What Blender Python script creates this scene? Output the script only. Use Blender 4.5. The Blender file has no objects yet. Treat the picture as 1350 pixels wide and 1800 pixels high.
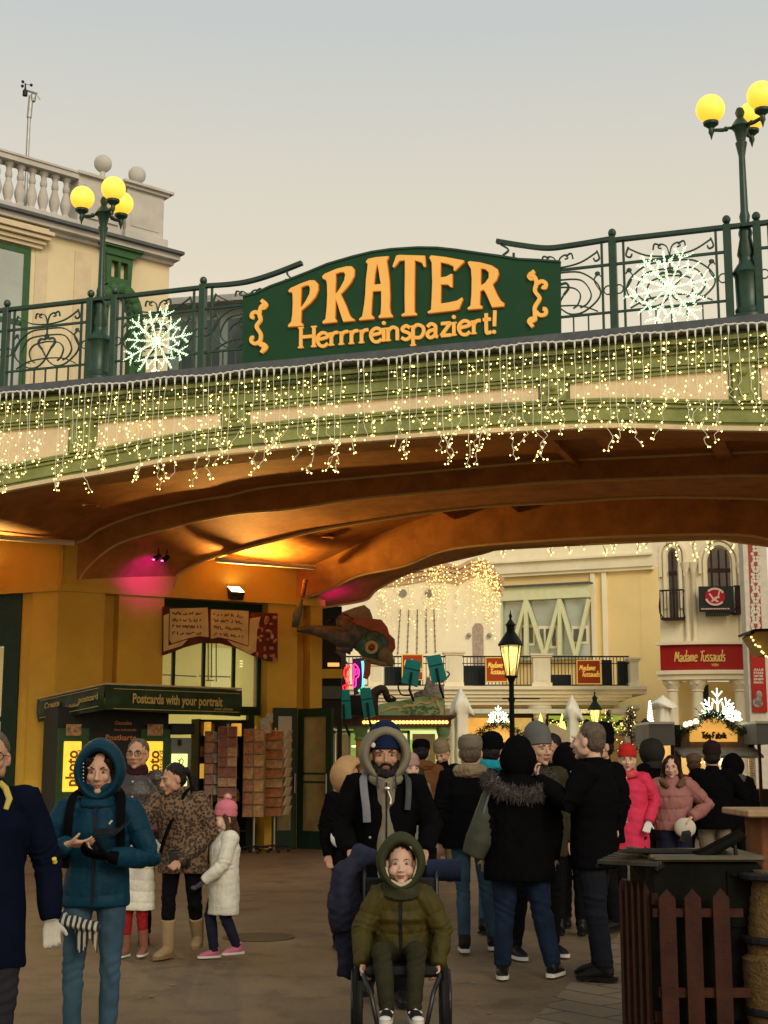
import bpy, bmesh, math, random
import numpy as np
from mathutils import Vector, Matrix
R = math.radians
C = bpy.context.scene.collection
SC = bpy.context.scene
# ---------------------------------------------------------------- camera
EYE = 1.6
FPX = 2500.0
TILT = math.atan(435 / FPX)
cam_data = bpy.data.cameras.new('camera')
cam = bpy.data.objects.new('camera', cam_data)
C.objects.link(cam)
cam_data.sensor_fit = 'VERTICAL'
cam_data.sensor_height = 36
cam_data.lens = 50
cam_data.clip_end = 2000
cam.location = (0, 0, EYE)
cam.rotation_euler = (math.pi / 2 + TILT, 0, 0)
SC.camera = cam
# ---------------------------------------------------------------- sky, dusk light, exposure
SUN_EL, SUN_ROT = 8.0, 156.0
world = bpy.data.worlds.new('World')
SC.world = world
world.use_nodes = True
wn, wl = world.node_tree.nodes, world.node_tree.links
wn.clear()
w_out = wn.new('ShaderNodeOutputWorld')
w_bg = wn.new('ShaderNodeBackground')
w_sky = wn.new('ShaderNodeTexSky')
w_sky.sky_type = 'NISHITA'
w_sky.sun_disc = False
w_sky.sun_elevation = R(SUN_EL)
w_sky.sun_rotation = R(SUN_ROT)
w_sky.air_density = 0.6
w_sky.dust_density = 1.5
w_sky.ozone_density = 0.6
w_mix = wn.new('ShaderNodeMixRGB')
w_mix.blend_type = 'MIX'
w_mix.inputs[0].default_value = 0.8
w_gain = wn.new('ShaderNodeMixRGB')
w_gain.blend_type = 'MULTIPLY'
w_gain.inputs[0].default_value = 1.0
w_gain.inputs[2].default_value = (0.9, 0.9, 0.9, 1)
# a thin dusk overcast that warms towards the horizon, by the height of the view direction in the world
w_tc = wn.new('ShaderNodeTexCoord')
w_sep = wn.new('ShaderNodeSeparateXYZ')
w_ramp = wn.new('ShaderNodeValToRGB')
cr = w_ramp.color_ramp
cr.elements[0].position = 0.0
cr.elements[0].color = (8.6, 7.0, 5.0, 1)
cr.elements[1].position = 1.0
cr.elements[1].color = (4.6, 5.1, 5.3, 1)
for pos, col in ((0.20, (8.2, 7.0, 5.4, 1)), (0.31, (8.1, 6.95, 4.9, 1)), (0.40, (7.0, 6.5, 5.35, 1)), (0.48, (5.8, 5.95, 5.65, 1))):
 e = cr.elements.new(pos)
 e.color = col
wl.new(w_tc.outputs['Generated'], w_sep.inputs[0])
wl.new(w_sep.outputs[2], w_ramp.inputs[0])
wl.new(w_sky.outputs[0], w_gain.inputs[1])
wl.new(w_gain.outputs[0], w_mix.inputs[1])
wl.new(w_ramp.outputs[0], w_mix.inputs[2])
wl.new(w_mix.outputs[0], w_bg.inputs[0])
w_bg.inputs[1].default_value = 0.12
wl.new(w_bg.outputs[0], w_out.inputs[0])
sun_data = bpy.data.lights.new('dusk_sun', 'SUN')
sun_data.energy = 1.5
sun_data.angle = R(25)
sun_data.color = (1.0, 0.86, 0.66)
sun = bpy.data.objects.new('dusk_sun', sun_data)
C.objects.link(sun)
sun.rotation_euler = (R(60), 0, R(24))
SC.view_settings.view_transform = 'Standard'
SC.view_settings.look = 'None'
SC.view_settings.gamma = 1
SC.view_settings.exposure = 0.0
SC.render.film_transparent = False
SC.cycles.max_bounces = 6
SC.cycles.sample_clamp_indirect = 4
# ---------------------------------------------------------------- where a point of the photograph stands
_c, _s = math.cos(TILT), math.sin(TILT)
def ray(x, y):
 r = (x - 675) / FPX
 u = (900 - y) / FPX
 return np.array([r, _c - u * _s, _s + u * _c])
def atY(x, y, Y):
 d = ray(x, y)
 return np.array([0, 0, EYE]) + d * (Y / d[1])
def atZ(x, y, Z):
 d = ray(x, y)
 return np.array([0, 0, EYE]) + d * ((Z - EYE) / d[2])
class Frame:
 """a vertical plane: a runs along it, b away behind it, z up"""
 def __init__(s, O, u):
  s.O = np.array([O[0], O[1]], float)
  s.u = np.array([u[0], u[1]], float) / math.hypot(u[0], u[1])
  s.v = np.array([-s.u[1], s.u[0]])
  s.ang = math.atan2(s.u[1], s.u[0])
 def w(s, a, b, z):
  p = s.O + s.u * a + s.v * b
  return (p[0], p[1], z)
 def px(s, x, y, b=0.0):
  d = ray(x, y)
  t = (np.dot(s.O + s.v * b, s.v)) / (d[0] * s.v[0] + d[1] * s.v[1])
  p = np.array([0, 0, EYE]) + d * t
  return float(np.dot(p[:2] - s.O, s.u)), float(p[2])
 def loc(s, p):
  q = np.array([p[0], p[1]]) - s.O
  return float(q @ s.u), float(q @ s.v), p[2]
WORLD = Frame((0, 0), (1, 0))
# ---------------------------------------------------------------- materials
MATS = {}
def mat(name, col, rough=0.7, metal=0.0, var=0.12, vscale=6.0, bump=0.0, bscale=40.0, emit=None, estr=0.0, spec=None, sheen=0.0, col2=None, alpha=None, trans=0.0, detail=6, coat=0.0):
 if name in MATS:
  return MATS[name]
 col = col or (.5, .5, .5)
 m = bpy.data.materials.new(name)
 m.use_nodes = True
 nt = m.node_tree
 n, l = nt.nodes, nt.links
 p = n['Principled BSDF']
 p.inputs['Roughness'].default_value = rough
 p.inputs['Metallic'].default_value = metal
 if spec is None and rough >= .4 and metal == 0:
  spec = .18
 if spec is not None:
  p.inputs['Specular IOR Level'].default_value = spec
 if sheen:
  p.inputs['Sheen Weight'].default_value = sheen
 if coat:
  p.inputs['Coat Weight'].default_value = coat
 if trans:
  p.inputs['Transmission Weight'].default_value = trans
 c = (col[0], col[1], col[2], 1)
 p.inputs['Base Color'].default_value = c
 if var > 0:
  tc = n.new('ShaderNodeTexCoord')
  nz = n.new('ShaderNodeTexNoise')
  nz.inputs['Scale'].default_value = vscale
  nz.inputs['Detail'].default_value = detail
  nz.inputs['Roughness'].default_value = 0.65
  rp = n.new('ShaderNodeValToRGB')
  rp.color_ramp.elements[0].position = 0.32
  rp.color_ramp.elements[1].position = 0.68
  a = col2 if col2 else tuple(x * (1 - var) for x in col)
  b = col if col2 else tuple(min(1, x * (1 + var)) for x in col)
  rp.color_ramp.elements[0].color = (a[0], a[1], a[2], 1)
  rp.color_ramp.elements[1].color = (b[0], b[1], b[2], 1)
  l.new(tc.outputs['Object'], nz.inputs['Vector'])
  l.new(nz.outputs['Fac'], rp.inputs[0])
  l.new(rp.outputs[0], p.inputs['Base Color'])
 if bump > 0:
  tc2 = n.new('ShaderNodeTexCoord')
  nb = n.new('ShaderNodeTexNoise')
  nb.inputs['Scale'].default_value = bscale
  nb.inputs['Detail'].default_value = 5
  bp = n.new('ShaderNodeBump')
  bp.inputs['Strength'].default_value = bump
  bp.inputs['Distance'].default_value = 0.02
  l.new(tc2.outputs['Object'], nb.inputs['Vector'])
  l.new(nb.outputs['Fac'], bp.inputs['Height'])
  l.new(bp.outputs[0], p.inputs['Normal'])
 if emit:
  p.inputs['Emission Color'].default_value = (emit[0], emit[1], emit[2], 1)
  p.inputs['Emission Strength'].default_value = estr
 if alpha is not None:
  p.inputs['Alpha'].default_value = alpha
 MATS[name] = m
 return m
# ---------------------------------------------------------------- things, parts and meshes
ROOTLOC = {}
def tag(o, label=None, cat=None, group=None, kind=None):
 if label: o['label'] = label
 if cat: o['category'] = cat
 if group: o['group'] = group
 if kind: o['kind'] = kind
 return o
def thing(name, label, cat, loc, group=None):
 o = bpy.data.objects.new(name, None)
 o.empty_display_size = 0.2
 C.objects.link(o)
 o.location = loc
 ROOTLOC[o.name] = np.array(loc, float)
 return tag(o, label, cat, group)
def root_of(o):
 while o.parent:
  o = o.parent
 return o
def link_mesh(name, me, mats, parent=None, loc=None, smooth=False):
 o = bpy.data.objects.new(name, me)
 C.objects.link(o)
 for m in (mats if isinstance(mats, (list, tuple)) else [mats]):
  me.materials.append(m)
 if smooth:
  me.polygons.foreach_set('use_smooth', [True] * len(me.polygons))
 if parent is not None:
  off = ROOTLOC[root_of(parent).name]
  me.transform(Matrix.Translation(Vector(-off)))
  o.parent = parent
 elif loc is not None:
  me.transform(Matrix.Translation(-Vector(loc)))
  o.location = loc
  ROOTLOC[o.name] = np.array(loc, float)
 else:
  ROOTLOC[o.name] = np.zeros(3)
 return o
def catmull(pts, n=6, closed=False):
 P = [np.array(p, float) for p in pts]
 if len(P) < 3:
  return P
 out = []
 N = len(P)
 rng = range(N) if closed else range(N - 1)
 for i in rng:
  if closed:
   p0, p1, p2, p3 = P[i - 1], P[i], P[(i + 1) % N], P[(i + 2) % N]
  else:
   p0, p1, p2, p3 = P[max(i - 1, 0)], P[i], P[i + 1], P[min(i + 2, N - 1)]
  for k in range(n):
   t = k / n
   out.append(0.5 * ((2 * p1) + (-p0 + p2) * t + (2 * p0 - 5 * p1 + 4 * p2 - p3) * t * t + (-p0 + 3 * p1 - 3 * p2 + p3) * t ** 3))
 if not closed:
  out.append(P[-1])
 return out
class MB:
 def __init__(s, fr=None):
  s.v = []
  s.f = []
  s.mi = []
  s.fr = fr
  s.cur = 0
 def add(s, vs, fs):
  k = len(s.v)
  if s.fr is not None:
   vs = [s.fr.w(*p) for p in vs]
  s.v += [tuple(float(c) for c in p) for p in vs]
  for f in fs:
   s.f.append(tuple(k + i for i in f))
   s.mi.append(s.cur)
  return s
 def box(s, a0, a1, b0, b1, z0, z1):
  vs = [(a0, b0, z0), (a1, b0, z0), (a1, b1, z0), (a0, b1, z0), (a0, b0, z1), (a1, b0, z1), (a1, b1, z1), (a0, b1, z1)]
  return s.add(vs, [(0, 3, 2, 1), (4, 5, 6, 7), (0, 1, 5, 4), (1, 2, 6, 5), (2, 3, 7, 6), (3, 0, 4, 7)])
 def bbox(s, a0, a1, b0, b1, z0, z1, r=0.01):
  """box with its edges cut off"""
  vs, ix = [], {}
  X, Y, Z = (a0, a1), (b0, b1), (z0, z1)
  for i in (0, 1):
   for j in (0, 1):
    for k in (0, 1):
     sx, sy, sz = (1 - 2 * i) * r, (1 - 2 * j) * r, (1 - 2 * k) * r
     ix[i, j, k, 0] = len(vs); vs.append((X[i], Y[j] + sy, Z[k] + sz))
     ix[i, j, k, 1] = len(vs); vs.append((X[i] + sx, Y[j], Z[k] + sz))
     ix[i, j, k, 2] = len(vs); vs.append((X[i] + sx, Y[j] + sy, Z[k]))
  fs = []
  for i in (0, 1):
   fs.append([ix[i, 0, 0, 0], ix[i, 1, 0, 0], ix[i, 1, 1, 0], ix[i, 0, 1, 0]])
   fs.append([ix[0, i, 0, 1], ix[1, i, 0, 1], ix[1, i, 1, 1], ix[0, i, 1, 1]])
   fs.append([ix[0, 0, i, 2], ix[1, 0, i, 2], ix[1, 1, i, 2], ix[0, 1, i, 2]])
  for i in (0, 1):
   for j in (0, 1):
    fs.append([ix[i, j, 0, 0], ix[i, j, 0, 1], ix[i, j, 1, 1], ix[i, j, 1, 0]])
    fs.append([ix[i, 0, j, 0], ix[i, 0, j, 2], ix[i, 1, j, 2], ix[i, 1, j, 0]])
    fs.append([ix[0, i, j, 1], ix[0, i, j, 2], ix[1, i, j, 2], ix[1, i, j, 1]])
    for k in (0, 1):
     fs.append([ix[i, j, k, 0], ix[i, j, k, 1], ix[i, j, k, 2]])
  return s.add(vs, fs)
 def tube(s, pts, r, n=8, caps=True, closed=False, flat=None):
  P = [np.array(p, float) for p in pts]
  N = len(P)
  rr = r if isinstance(r, (list, tuple, np.ndarray)) else [r] * N
  vs, fs = [], []
  ref = None
  for i in range(N):
   if closed:
    t = P[(i + 1) % N] - P[i - 1]
   else:
    t = P[min(i + 1, N - 1)] - P[max(i - 1, 0)]
   L = np.linalg.norm(t)
   t = t / L if L > 1e-9 else np.array([0, 0, 1.0])
   if ref is None:
    ref = np.array([0, 0, 1.0]) if abs(t[2]) < 0.8 else np.array([0, 1.0, 0])
   x = np.cross(ref, t)
   x /= max(np.linalg.norm(x), 1e-9)
   y = np.cross(t, x)
   ref = y
   q = rr[i]
   rx, ry = (q if isinstance(q, (tuple, list)) else (q, q))
   for k in range(n):
    an = 2 * math.pi * k / n
    vs.append(P[i] + x * math.cos(an) * rx + y * math.sin(an) * ry)
  M_ = N if closed else N - 1
  for i in range(M_):
   j = (i + 1) % N
   for k in range(n):
    fs.append((i * n + k, i * n + (k + 1) % n, j * n + (k + 1) % n, j * n + k))
  if caps and not closed:
   fs.append(tuple(range(n))[::-1])
   fs.append(tuple((N - 1) * n + k for k in range(n)))
  return s.add(vs, fs)
 def lathe(s, prof, c=(0, 0, 0), n=16, sx=1, sy=1, ang=0.0):
  vs, fs = [], []
  for (r, z) in prof:
   for k in range(n):
    an = 2 * math.pi * k / n + ang
    vs.append((c[0] + r * sx * math.cos(an), c[1] + r * sy * math.sin(an), c[2] + z))
  N = len(prof)
  for i in range(N - 1):
   for k in range(n):
    fs.append((i * n + k, i * n + (k + 1) % n, (i + 1) * n + (k + 1) % n, (i + 1) * n + k))
  fs.append(tuple(range(n))[::-1])
  fs.append(tuple((N - 1) * n + k for k in range(n)))
  return s.add(vs, fs)
 def ell(s, c, r, n=12, m=8, rot=None):
  vs, fs = [], []
  r = r if isinstance(r, (tuple, list)) else (r, r, r)
  for i in range(m + 1):
   th = math.pi * i / m
   for k in range(n):
    an = 2 * math.pi * k / n
    p = Vector((r[0] * math.sin(th) * math.cos(an), r[1] * math.sin(th) * math.sin(an), r[2] * math.cos(th)))
    if rot is not None:
     p = rot @ p
    vs.append((c[0] + p.x, c[1] + p.y, c[2] + p.z))
  for i in range(m):
   for k in range(n):
    fs.append((i * n + k, (i + 1) * n + k, (i + 1) * n + (k + 1) % n, i * n + (k + 1) % n))
  return s.add(vs, fs)
 def octa(s, c, r):
  x, y, z = c
  return s.add([(x + r, y, z), (x - r, y, z), (x, y + r, z), (x, y - r, z), (x, y, z + r * 1.2), (x, y, z - r * 1.2)],
                     [(0, 2, 4), (2, 1, 4), (1, 3, 4), (3, 0, 4), (2, 0, 5), (1, 2, 5), (3, 1, 5), (0, 3, 5)])
 def quad(s, *p):
  return s.add(list(p), [tuple(range(len(p)))])
 def loft(s, rows, close=False):
  """rows of points, all of one length"""
  n = len(rows[0])
  vs = [p for r_ in rows for p in r_]
  fs = []
  for i in range(len(rows) - 1):
   for k in range(n - 1):
    fs.append((i * n + k, i * n + k + 1, (i + 1) * n + k + 1, (i + 1) * n + k))
  return s.add(vs, fs)
 def prism(s, poly, b0, b1, holes=()):
  """polygon given as (a, z), standing between b0 and b1"""
  from mathutils.geometry import tessellate_polygon
  loops = [list(poly)] + [list(h) for h in holes]
  flat = [p for L in loops for p in L]
  tris = tessellate_polygon([[Vector((p[0], p[1], 0)) for p in L] for L in loops])
  n = len(flat)
  vs = [(p[0], b0, p[1]) for p in flat] + [(p[0], b1, p[1]) for p in flat]
  fs = [tuple(t) for t in tris] + [tuple(i + n for i in t)[::-1] for t in tris]
  k = 0
  for L in loops:
   m = len(L)
   for i in range(m):
    j = (i + 1) % m
    fs.append((k + i, k + j, n + k + j, n + k + i))
   k += m
  return s.add(vs, fs)
 def ribbon(s, pts, w, b0, b1, closed=False):
  """flat stroke in the (a, z) plane, w wide, between b0 and b1"""
  P = [np.array(p, float) for p in pts]
  N = len(P)
  ww = w if isinstance(w, (list, tuple)) else [w] * N
  vs = []
  for i in range(N):
   if closed:
    t = P[(i + 1) % N] - P[i - 1]
   else:
    t = P[min(i + 1, N - 1)] - P[max(i - 1, 0)]
   t = t / max(np.linalg.norm(t), 1e-9)
   nn = np.array([-t[1], t[0]]) * ww[i] / 2
   for q in (P[i] + nn, P[i] - nn):
    vs += [(q[0], b0, q[1]), (q[0], b1, q[1])]
  fs = []
  M_ = N if closed else N - 1
  for i in range(M_):
   k, j = 4 * i, 4 * ((i + 1) % N)
   fs += [(k, k + 2, j + 2, j), (k + 1, j + 1, j + 3, k + 3), (k, j, j + 1, k + 1), (k + 2, k + 3, j + 3, j + 2)]
  if not closed:
   fs += [(0, 1, 3, 2), (4 * N - 4, 4 * N - 2, 4 * N - 1, 4 * N - 3)]
  return s.add(vs, fs)
 def mesh(s, name, fix=True):
  me = bpy.data.meshes.new(name)
  me.from_pydata(s.v, [], s.f)
  if any(s.mi):
   me.polygons.foreach_set('material_index', s.mi)
  if fix:
   bm = bmesh.new()
   bm.from_mesh(me)
   bmesh.ops.recalc_face_normals(bm, faces=bm.faces)
   bm.to_mesh(me)
   bm.free()
  return me
 def build(s, name, mats, parent=None, loc=None, smooth=False, fix=True):
  me = s.mesh(name, fix)
  o = link_mesh(name, me, mats, parent, loc, smooth)
  if smooth and smooth != 'all':
   me.set_sharp_from_angle(angle=R(38))
  return o
def copy_tree(o, parent=None):
 c = o.copy()
 C.objects.link(c)
 c.parent = parent
 if parent is None and o.name in ROOTLOC:
  ROOTLOC[c.name] = ROOTLOC[o.name]
 for ch in list(o.children):
  copy_tree(ch, c)
 return c
TMP = []
def text2d(s, bold=0.0, n=3, spacing=1.0):
 """letters as a flat mesh: vertices in a unit of the cap height, faces, width"""
 cu = bpy.data.curves.new('t', 'FONT')
 cu.body = s
 cu.size = 1.0
 cu.offset = bold
 cu.resolution_u = n
 cu.space_character = spacing
 ob = bpy.data.objects.new('t', cu)
 C.objects.link(ob)
 dg = bpy.context.evaluated_depsgraph_get()
 me = bpy.data.meshes.new_from_object(ob.evaluated_get(dg))
 vs = [(v.co.x, v.co.y) for v in me.vertices]
 fs = [tuple(p.vertices) for p in me.polygons]
 bpy.data.objects.remove(ob)
 bpy.data.meshes.remove(me)
 bpy.data.curves.remove(cu)
 w = max([v[0] for v in vs] + [0.01])
 return vs, fs, w
def put_text(mb, s, a0, a1, zbase, h, b, bold=0.02, slope=0.0, vertical=False, shear=0.0):
 """write s between a0 and a1 with its base line at zbase and letters about h high"""
 vs, fs, w = text2d(s, bold)
 out = []
 for x, y in vs:
  if vertical:
   out.append((a0 - y * h / 0.72, b, zbase + (x / w) * (a1)))
  else:
   k = a0 + (x / w) * (a1 - a0) + shear * y * h
   out.append((k, b, zbase + y * h / 0.72 + slope * (k - a0)))
 mb.add(out, fs)
GL = {
 'H': ([[(0, 0), (0, 1)], [(.5, 0), (.5, 1)], [(0, .52), (.5, .52)]], .62),
 'e': ([[(.03, .33), (.4, .42), (.36, .58), (.2, .64), (.05, .5), (.02, .28), (.12, .05), (.28, 0), (.42, .12)]], .50),
 'r': ([[(.05, 0), (.05, .62)], [(.05, .42), (.15, .58), (.3, .6)]], .38),
 'i': ([[(0, 0), (0, .62)], [(-.02, .86), (.03, .86)]], .16),
 'n': ([[(0, 0), (0, .62)], [(0, .45), (.15, .62), (.32, .55), (.34, .4), (.34, 0)]], .50),
 's': ([[(.3, .53), (.18, .64), (.04, .55), (.05, .42), (.2, .33), (.32, .22), (.28, .06), (.14, 0), (0, .1)]], .42),
 'p': ([[(0, -.32), (0, .62)], [(0, .5), (.16, .64), (.36, .52), (.38, .25), (.25, .04), (0, .08)]], .50),
 'a': ([[(.02, .5), (.15, .63), (.3, .55), (.32, .4), (.32, .08), (.4, 0)], [(.32, .36), (.1, .3), (.02, .14), (.1, .0), (.22, .02), (.32, .14)]], .50),
 'z': ([[(.02, .6), (.19, .6), (.36, .6)], [(.36, .6), (.02, .04)], [(.02, .04), (.2, .04), (.38, .04)]], .48),
 't': ([[(.12, .9), (.12, .08), (.2, 0), (.3, .04)], [(0, .62), (.28, .62)]], .38),
 '!': ([[(0.02, .28), (.05, 1)], [(-.02, .02), (.04, .02)]], .2),
 'M': ([[(0, 0), (.05, .8), (.12, 1)], [(.12, 1), (.3, .3)], [(.3, .3), (.5, 1)], [(.5, 1), (.55, .4), (.62, 0)]], .75),
 'd': ([[(.34, .5), (.2, .62), (.04, .45), (.03, .15), (.15, 0), (.34, .2)], [(.3, 1.15), (.42, 1.05), (.36, .6), (.36, .05), (.45, .05)]], .52),
 'm': ([[(0, 0), (0, .62)], [(0, .45), (.12, .62), (.22, .5), (.22, 0)], [(.22, .45), (.35, .62), (.46, .5), (.46, 0)]], .6),
 'T': ([[(0, .95), (.3, 1), (.62, 1.05)], [(.3, 1), (.28, .5), (.2, 0)]], .5),
 'u': ([[(0, .62), (0, .2), (.1, 0), (.25, .05), (.34, .25)], [(.34, .62), (.34, .1), (.42, 0)]], .5),
 'F': ([[(0, 0), (0, 1)], [(0, 1), (.25, 1), (.42, .95)], [(0, .5), (.3, .52)]], .5),
 'b': ([[(0, 1), (0, .05)], [(0, .5), (.16, .64), (.36, .5), (.36, .2), (.22, 0), (0, .05)]], .5),
 'k': ([[(0, 0), (0, 1)], [(.32, .62), (.02, .3)], [(.08, .36), (.36, 0)]], .45),
 'g': ([[(.34, .5), (.2, .62), (.04, .45), (.06, .15), (.2, .05), (.34, .2)], [(.34, .62), (.34, -.2), (.15, -.32), (.0, -.2)]], .5),
 '-': ([[(.0, .35), (.2, .35)]], .32),
 'S': ([[(.4, .85), (.22, 1), (.05, .85), (.1, .62), (.32, .42), (.38, .2), (.2, 0), (0, .14)]], .5),
 ' ': ([], .3),
}
def put_strokes(mb, s, a0, a1, fz, h, b0, b1, w, shear=0.0, serif=0.0):
 tot = sum(GL[ch][1] for ch in s) - 0.12
 k = (a1 - a0) / tot
 x0 = 0.0
 for ch in s:
  st, adv = GL[ch]
  for path in st:
   pts = catmull(path, 5) if len(path) > 2 else path
   P = []
   for (x, y) in pts:
    a = a0 + (x0 + x) * k + shear * y * h
    P.append((a, fz(a) + y * h))
   if ch in 'i!' and len(path) == 2 and abs(path[0][1] - path[1][1]) < .01:
    cx = (P[0][0] + P[1][0]) / 2
    cz = P[0][1]
    mb.prism([(cx + w * .62 * math.cos(t), cz + w * .62 * math.sin(t)) for t in np.linspace(0, 2 * math.pi, 9)[:-1]], b0, b1)
    continue
   mb.ribbon(P, w, b0, b1)
   if serif and len(path) == 2 and abs(path[0][0] - path[1][0]) < .1 and ch not in '!':
    for q in (P[0], P[-1]):
     mb.ribbon([(q[0] - serif, q[1] + w * .2 * (1 if q is P[0] else -1)), (q[0] + serif, q[1] + w * .2 * (1 if q is P[0] else -1))], w * .4, b0 - .001, b1)
  x0 += adv
# ================================================================ palette
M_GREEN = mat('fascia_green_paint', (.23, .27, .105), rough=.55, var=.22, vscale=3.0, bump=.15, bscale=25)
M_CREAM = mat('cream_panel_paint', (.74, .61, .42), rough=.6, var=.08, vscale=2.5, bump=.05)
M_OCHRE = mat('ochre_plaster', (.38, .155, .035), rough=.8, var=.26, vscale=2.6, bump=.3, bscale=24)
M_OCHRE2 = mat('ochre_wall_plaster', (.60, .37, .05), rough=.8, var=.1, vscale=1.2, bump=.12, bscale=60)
M_TRIM = mat('pale_trim_paint', (.66, .55, .36), rough=.6, var=.08, vscale=4)
M_IRON = mat('green_iron', (.012, .05, .028), rough=.38, var=.25, vscale=9, bump=.05)
M_IRONB = mat('dark_iron', (.012, .022, .016), rough=.45, var=.2, vscale=9)
M_SIGNG = mat('sign_green_sheet', (.014, .065, .028), rough=.5, var=.1, vscale=2)
M_LEAD = mat('grey_lead_edge', (.10, .11, .12), rough=.5, var=.2, vscale=8)
M_DARKGREEN = mat('dark_green_joinery', (.008, .028, .014), rough=.4, var=.2, vscale=5)
M_STONE = mat('pale_stone', (.52, .50, .45), rough=.8, var=.13, vscale=2.2, bump=.1, bscale=30)
M_YWALL = mat('pale_yellow_render', (.74, .63, .40), rough=.85, var=.07, vscale=1.0, bump=.06, bscale=80)
M_WHITEWIRE = mat('white_cable', (.75, .76, .70), rough=.5, var=0)
M_BULB = mat('warm_bulb', (1, .85, .5), rough=.3, var=0, emit=(1.0, .68, .15), estr=8.0)
M_GLOBE = mat('lit_globe', (.9, .6, .15), rough=.3, var=0, emit=(1.0, .52, .03), estr=1.15)
M_BLACK = mat('black_plastic', (.012, .012, .013), rough=.45, var=.1)
M_ASPH = None
# ================================================================ ground
def ground_material():
 m = bpy.data.materials.new('worn_asphalt')
 m.use_nodes = True
 nt = m.node_tree
 n, l = nt.nodes, nt.links
 p = n['Principled BSDF']
 tc = n.new('ShaderNodeTexCoord')
 big = n.new('ShaderNodeTexNoise'); big.inputs['Scale'].default_value = .35; big.inputs['Detail'].default_value = 8; big.inputs['Roughness'].default_value = .6
 fine = n.new('ShaderNodeTexNoise'); fine.inputs['Scale'].default_value = 70; fine.inputs['Detail'].default_value = 4
 r1 = n.new('ShaderNodeValToRGB')
 r1.color_ramp.elements[0].position = .3; r1.color_ramp.elements[0].color = (.10, .068, .036, 1)
 r1.color_ramp.elements[1].position = .7; r1.color_ramp.elements[1].color = (.205, .145, .082, 1)
 r2 = n.new('ShaderNodeValToRGB')
 r2.color_ramp.elements[0].position = .3; r2.color_ramp.elements[0].color = (.62, .62, .62, 1)
 r2.color_ramp.elements[1].position = .75; r2.color_ramp.elements[1].color = (1.25, 1.22, 1.18, 1)
 mx = n.new('ShaderNodeMixRGB'); mx.blend_type = 'MULTIPLY'; mx.inputs[0].default_value = 1
 l.new(tc.outputs['Object'], big.inputs['Vector']); l.new(tc.outputs['Object'], fine.inputs['Vector'])
 l.new(big.outputs['Fac'], r1.inputs[0]); l.new(fine.outputs['Fac'], r2.inputs[0])
 l.new(r1.outputs[0], mx.inputs[1]); l.new(r2.outputs[0], mx.inputs[2])
 st = n.new('ShaderNodeTexNoise'); st.inputs['Scale'].default_value = 2.3; st.inputs['Detail'].default_value = 9; st.inputs['Roughness'].default_value = .7; st.inputs['Distortion'].default_value = .6
 r3 = n.new('ShaderNodeValToRGB')
 r3.color_ramp.elements[0].position = .36; r3.color_ramp.elements[0].color = (.62, .6, .58, 1)
 r3.color_ramp.elements[1].position = .5; r3.color_ramp.elements[1].color = (1, 1, 1, 1)
 e3 = r3.color_ramp.elements.new(.72); e3.color = (1.16, 1.14, 1.1, 1)
 mx2 = n.new('ShaderNodeMixRGB'); mx2.blend_type = 'MULTIPLY'; mx2.inputs[0].default_value = 1
 l.new(tc.outputs['Object'], st.inputs['Vector']); l.new(st.outputs['Fac'], r3.inputs[0])
 l.new(mx.outputs[0], mx2.inputs[1]); l.new(r3.outputs[0], mx2.inputs[2])
 mx = mx2
 l.new(mx.outputs[0], p.inputs['Base Color'])
 rr = n.new('ShaderNodeMapRange'); rr.inputs[3].default_value = .5; rr.inputs[4].default_value = .8
 l.new(big.outputs['Fac'], rr.inputs[0]); l.new(rr.outputs[0], p.inputs['Roughness'])
 bp = n.new('ShaderNodeBump'); bp.inputs['Strength'].default_value = .5; bp.inputs['Distance'].default_value = .01
 l.new(fine.outputs['Fac'], bp.inputs['Height']); l.new(bp.outputs[0], p.inputs['Normal'])
 return m
def paving_material():
 m = bpy.data.materials.new('concrete_paving')
 m.use_nodes = True
 nt = m.node_tree
 n, l = nt.nodes, nt.links
 p = n['Principled BSDF']
 p.inputs['Roughness'].default_value = .75
 tc = n.new('ShaderNodeTexCoord')
 mp = n.new('ShaderNodeMapping'); mp.inputs['Rotation'].default_value = (0, 0, R(52))
 br = n.new('ShaderNodeTexBrick')
 br.inputs['Scale'].default_value = 1
 br.inputs['Brick Width'].default_value = .62
 br.inputs['Row Height'].default_value = .31
 br.inputs['Mortar Size'].default_value = .012
 br.inputs['Color1'].default_value = (.15, .108, .06, 1)
 br.inputs['Color2'].default_value = (.19, .14, .085, 1)
 br.inputs['Mortar'].default_value = (.045, .036, .024, 1)
 nz = n.new('ShaderNodeTexNoise'); nz.inputs['Scale'].default_value = 25; nz.inputs['Detail'].default_value = 6
 mr = n.new('ShaderNodeMapRange'); mr.inputs[3].default_value = .7; mr.inputs[4].default_value = 1.25
 mx = n.new('ShaderNodeMixRGB'); mx.blend_type = 'MULTIPLY'; mx.inputs[0].default_value = 1
 l.new(tc.outputs['Object'], mp.inputs[0]); l.new(mp.outputs[0], br.inputs['Vector']); l.new(tc.outputs['Object'], nz.inputs['Vector'])
 l.new(nz.outputs['Fac'], mr.inputs[0]); l.new(br.outputs['Color'], mx.inputs[1]); l.new(mr.outputs[0], mx.inputs[2])
 l.new(mx.outputs[0], p.inputs['Base Color'])
 bp = n.new('ShaderNodeBump'); bp.inputs['Strength'].default_value = .6; bp.inputs['Distance'].default_value = .01
 l.new(br.outputs['Fac'], bp.inputs['Height']); bp.invert = True
 l.new(bp.outputs[0], p.inputs['Normal'])
 return m
g = MB()
g.quad((-150, -60, 0), (150, -60, 0), (150, 400, 0), (-150, 400, 0))
tag(g.build('ground', ground_material(), fix=False), kind='structure')
g = MB()
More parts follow.
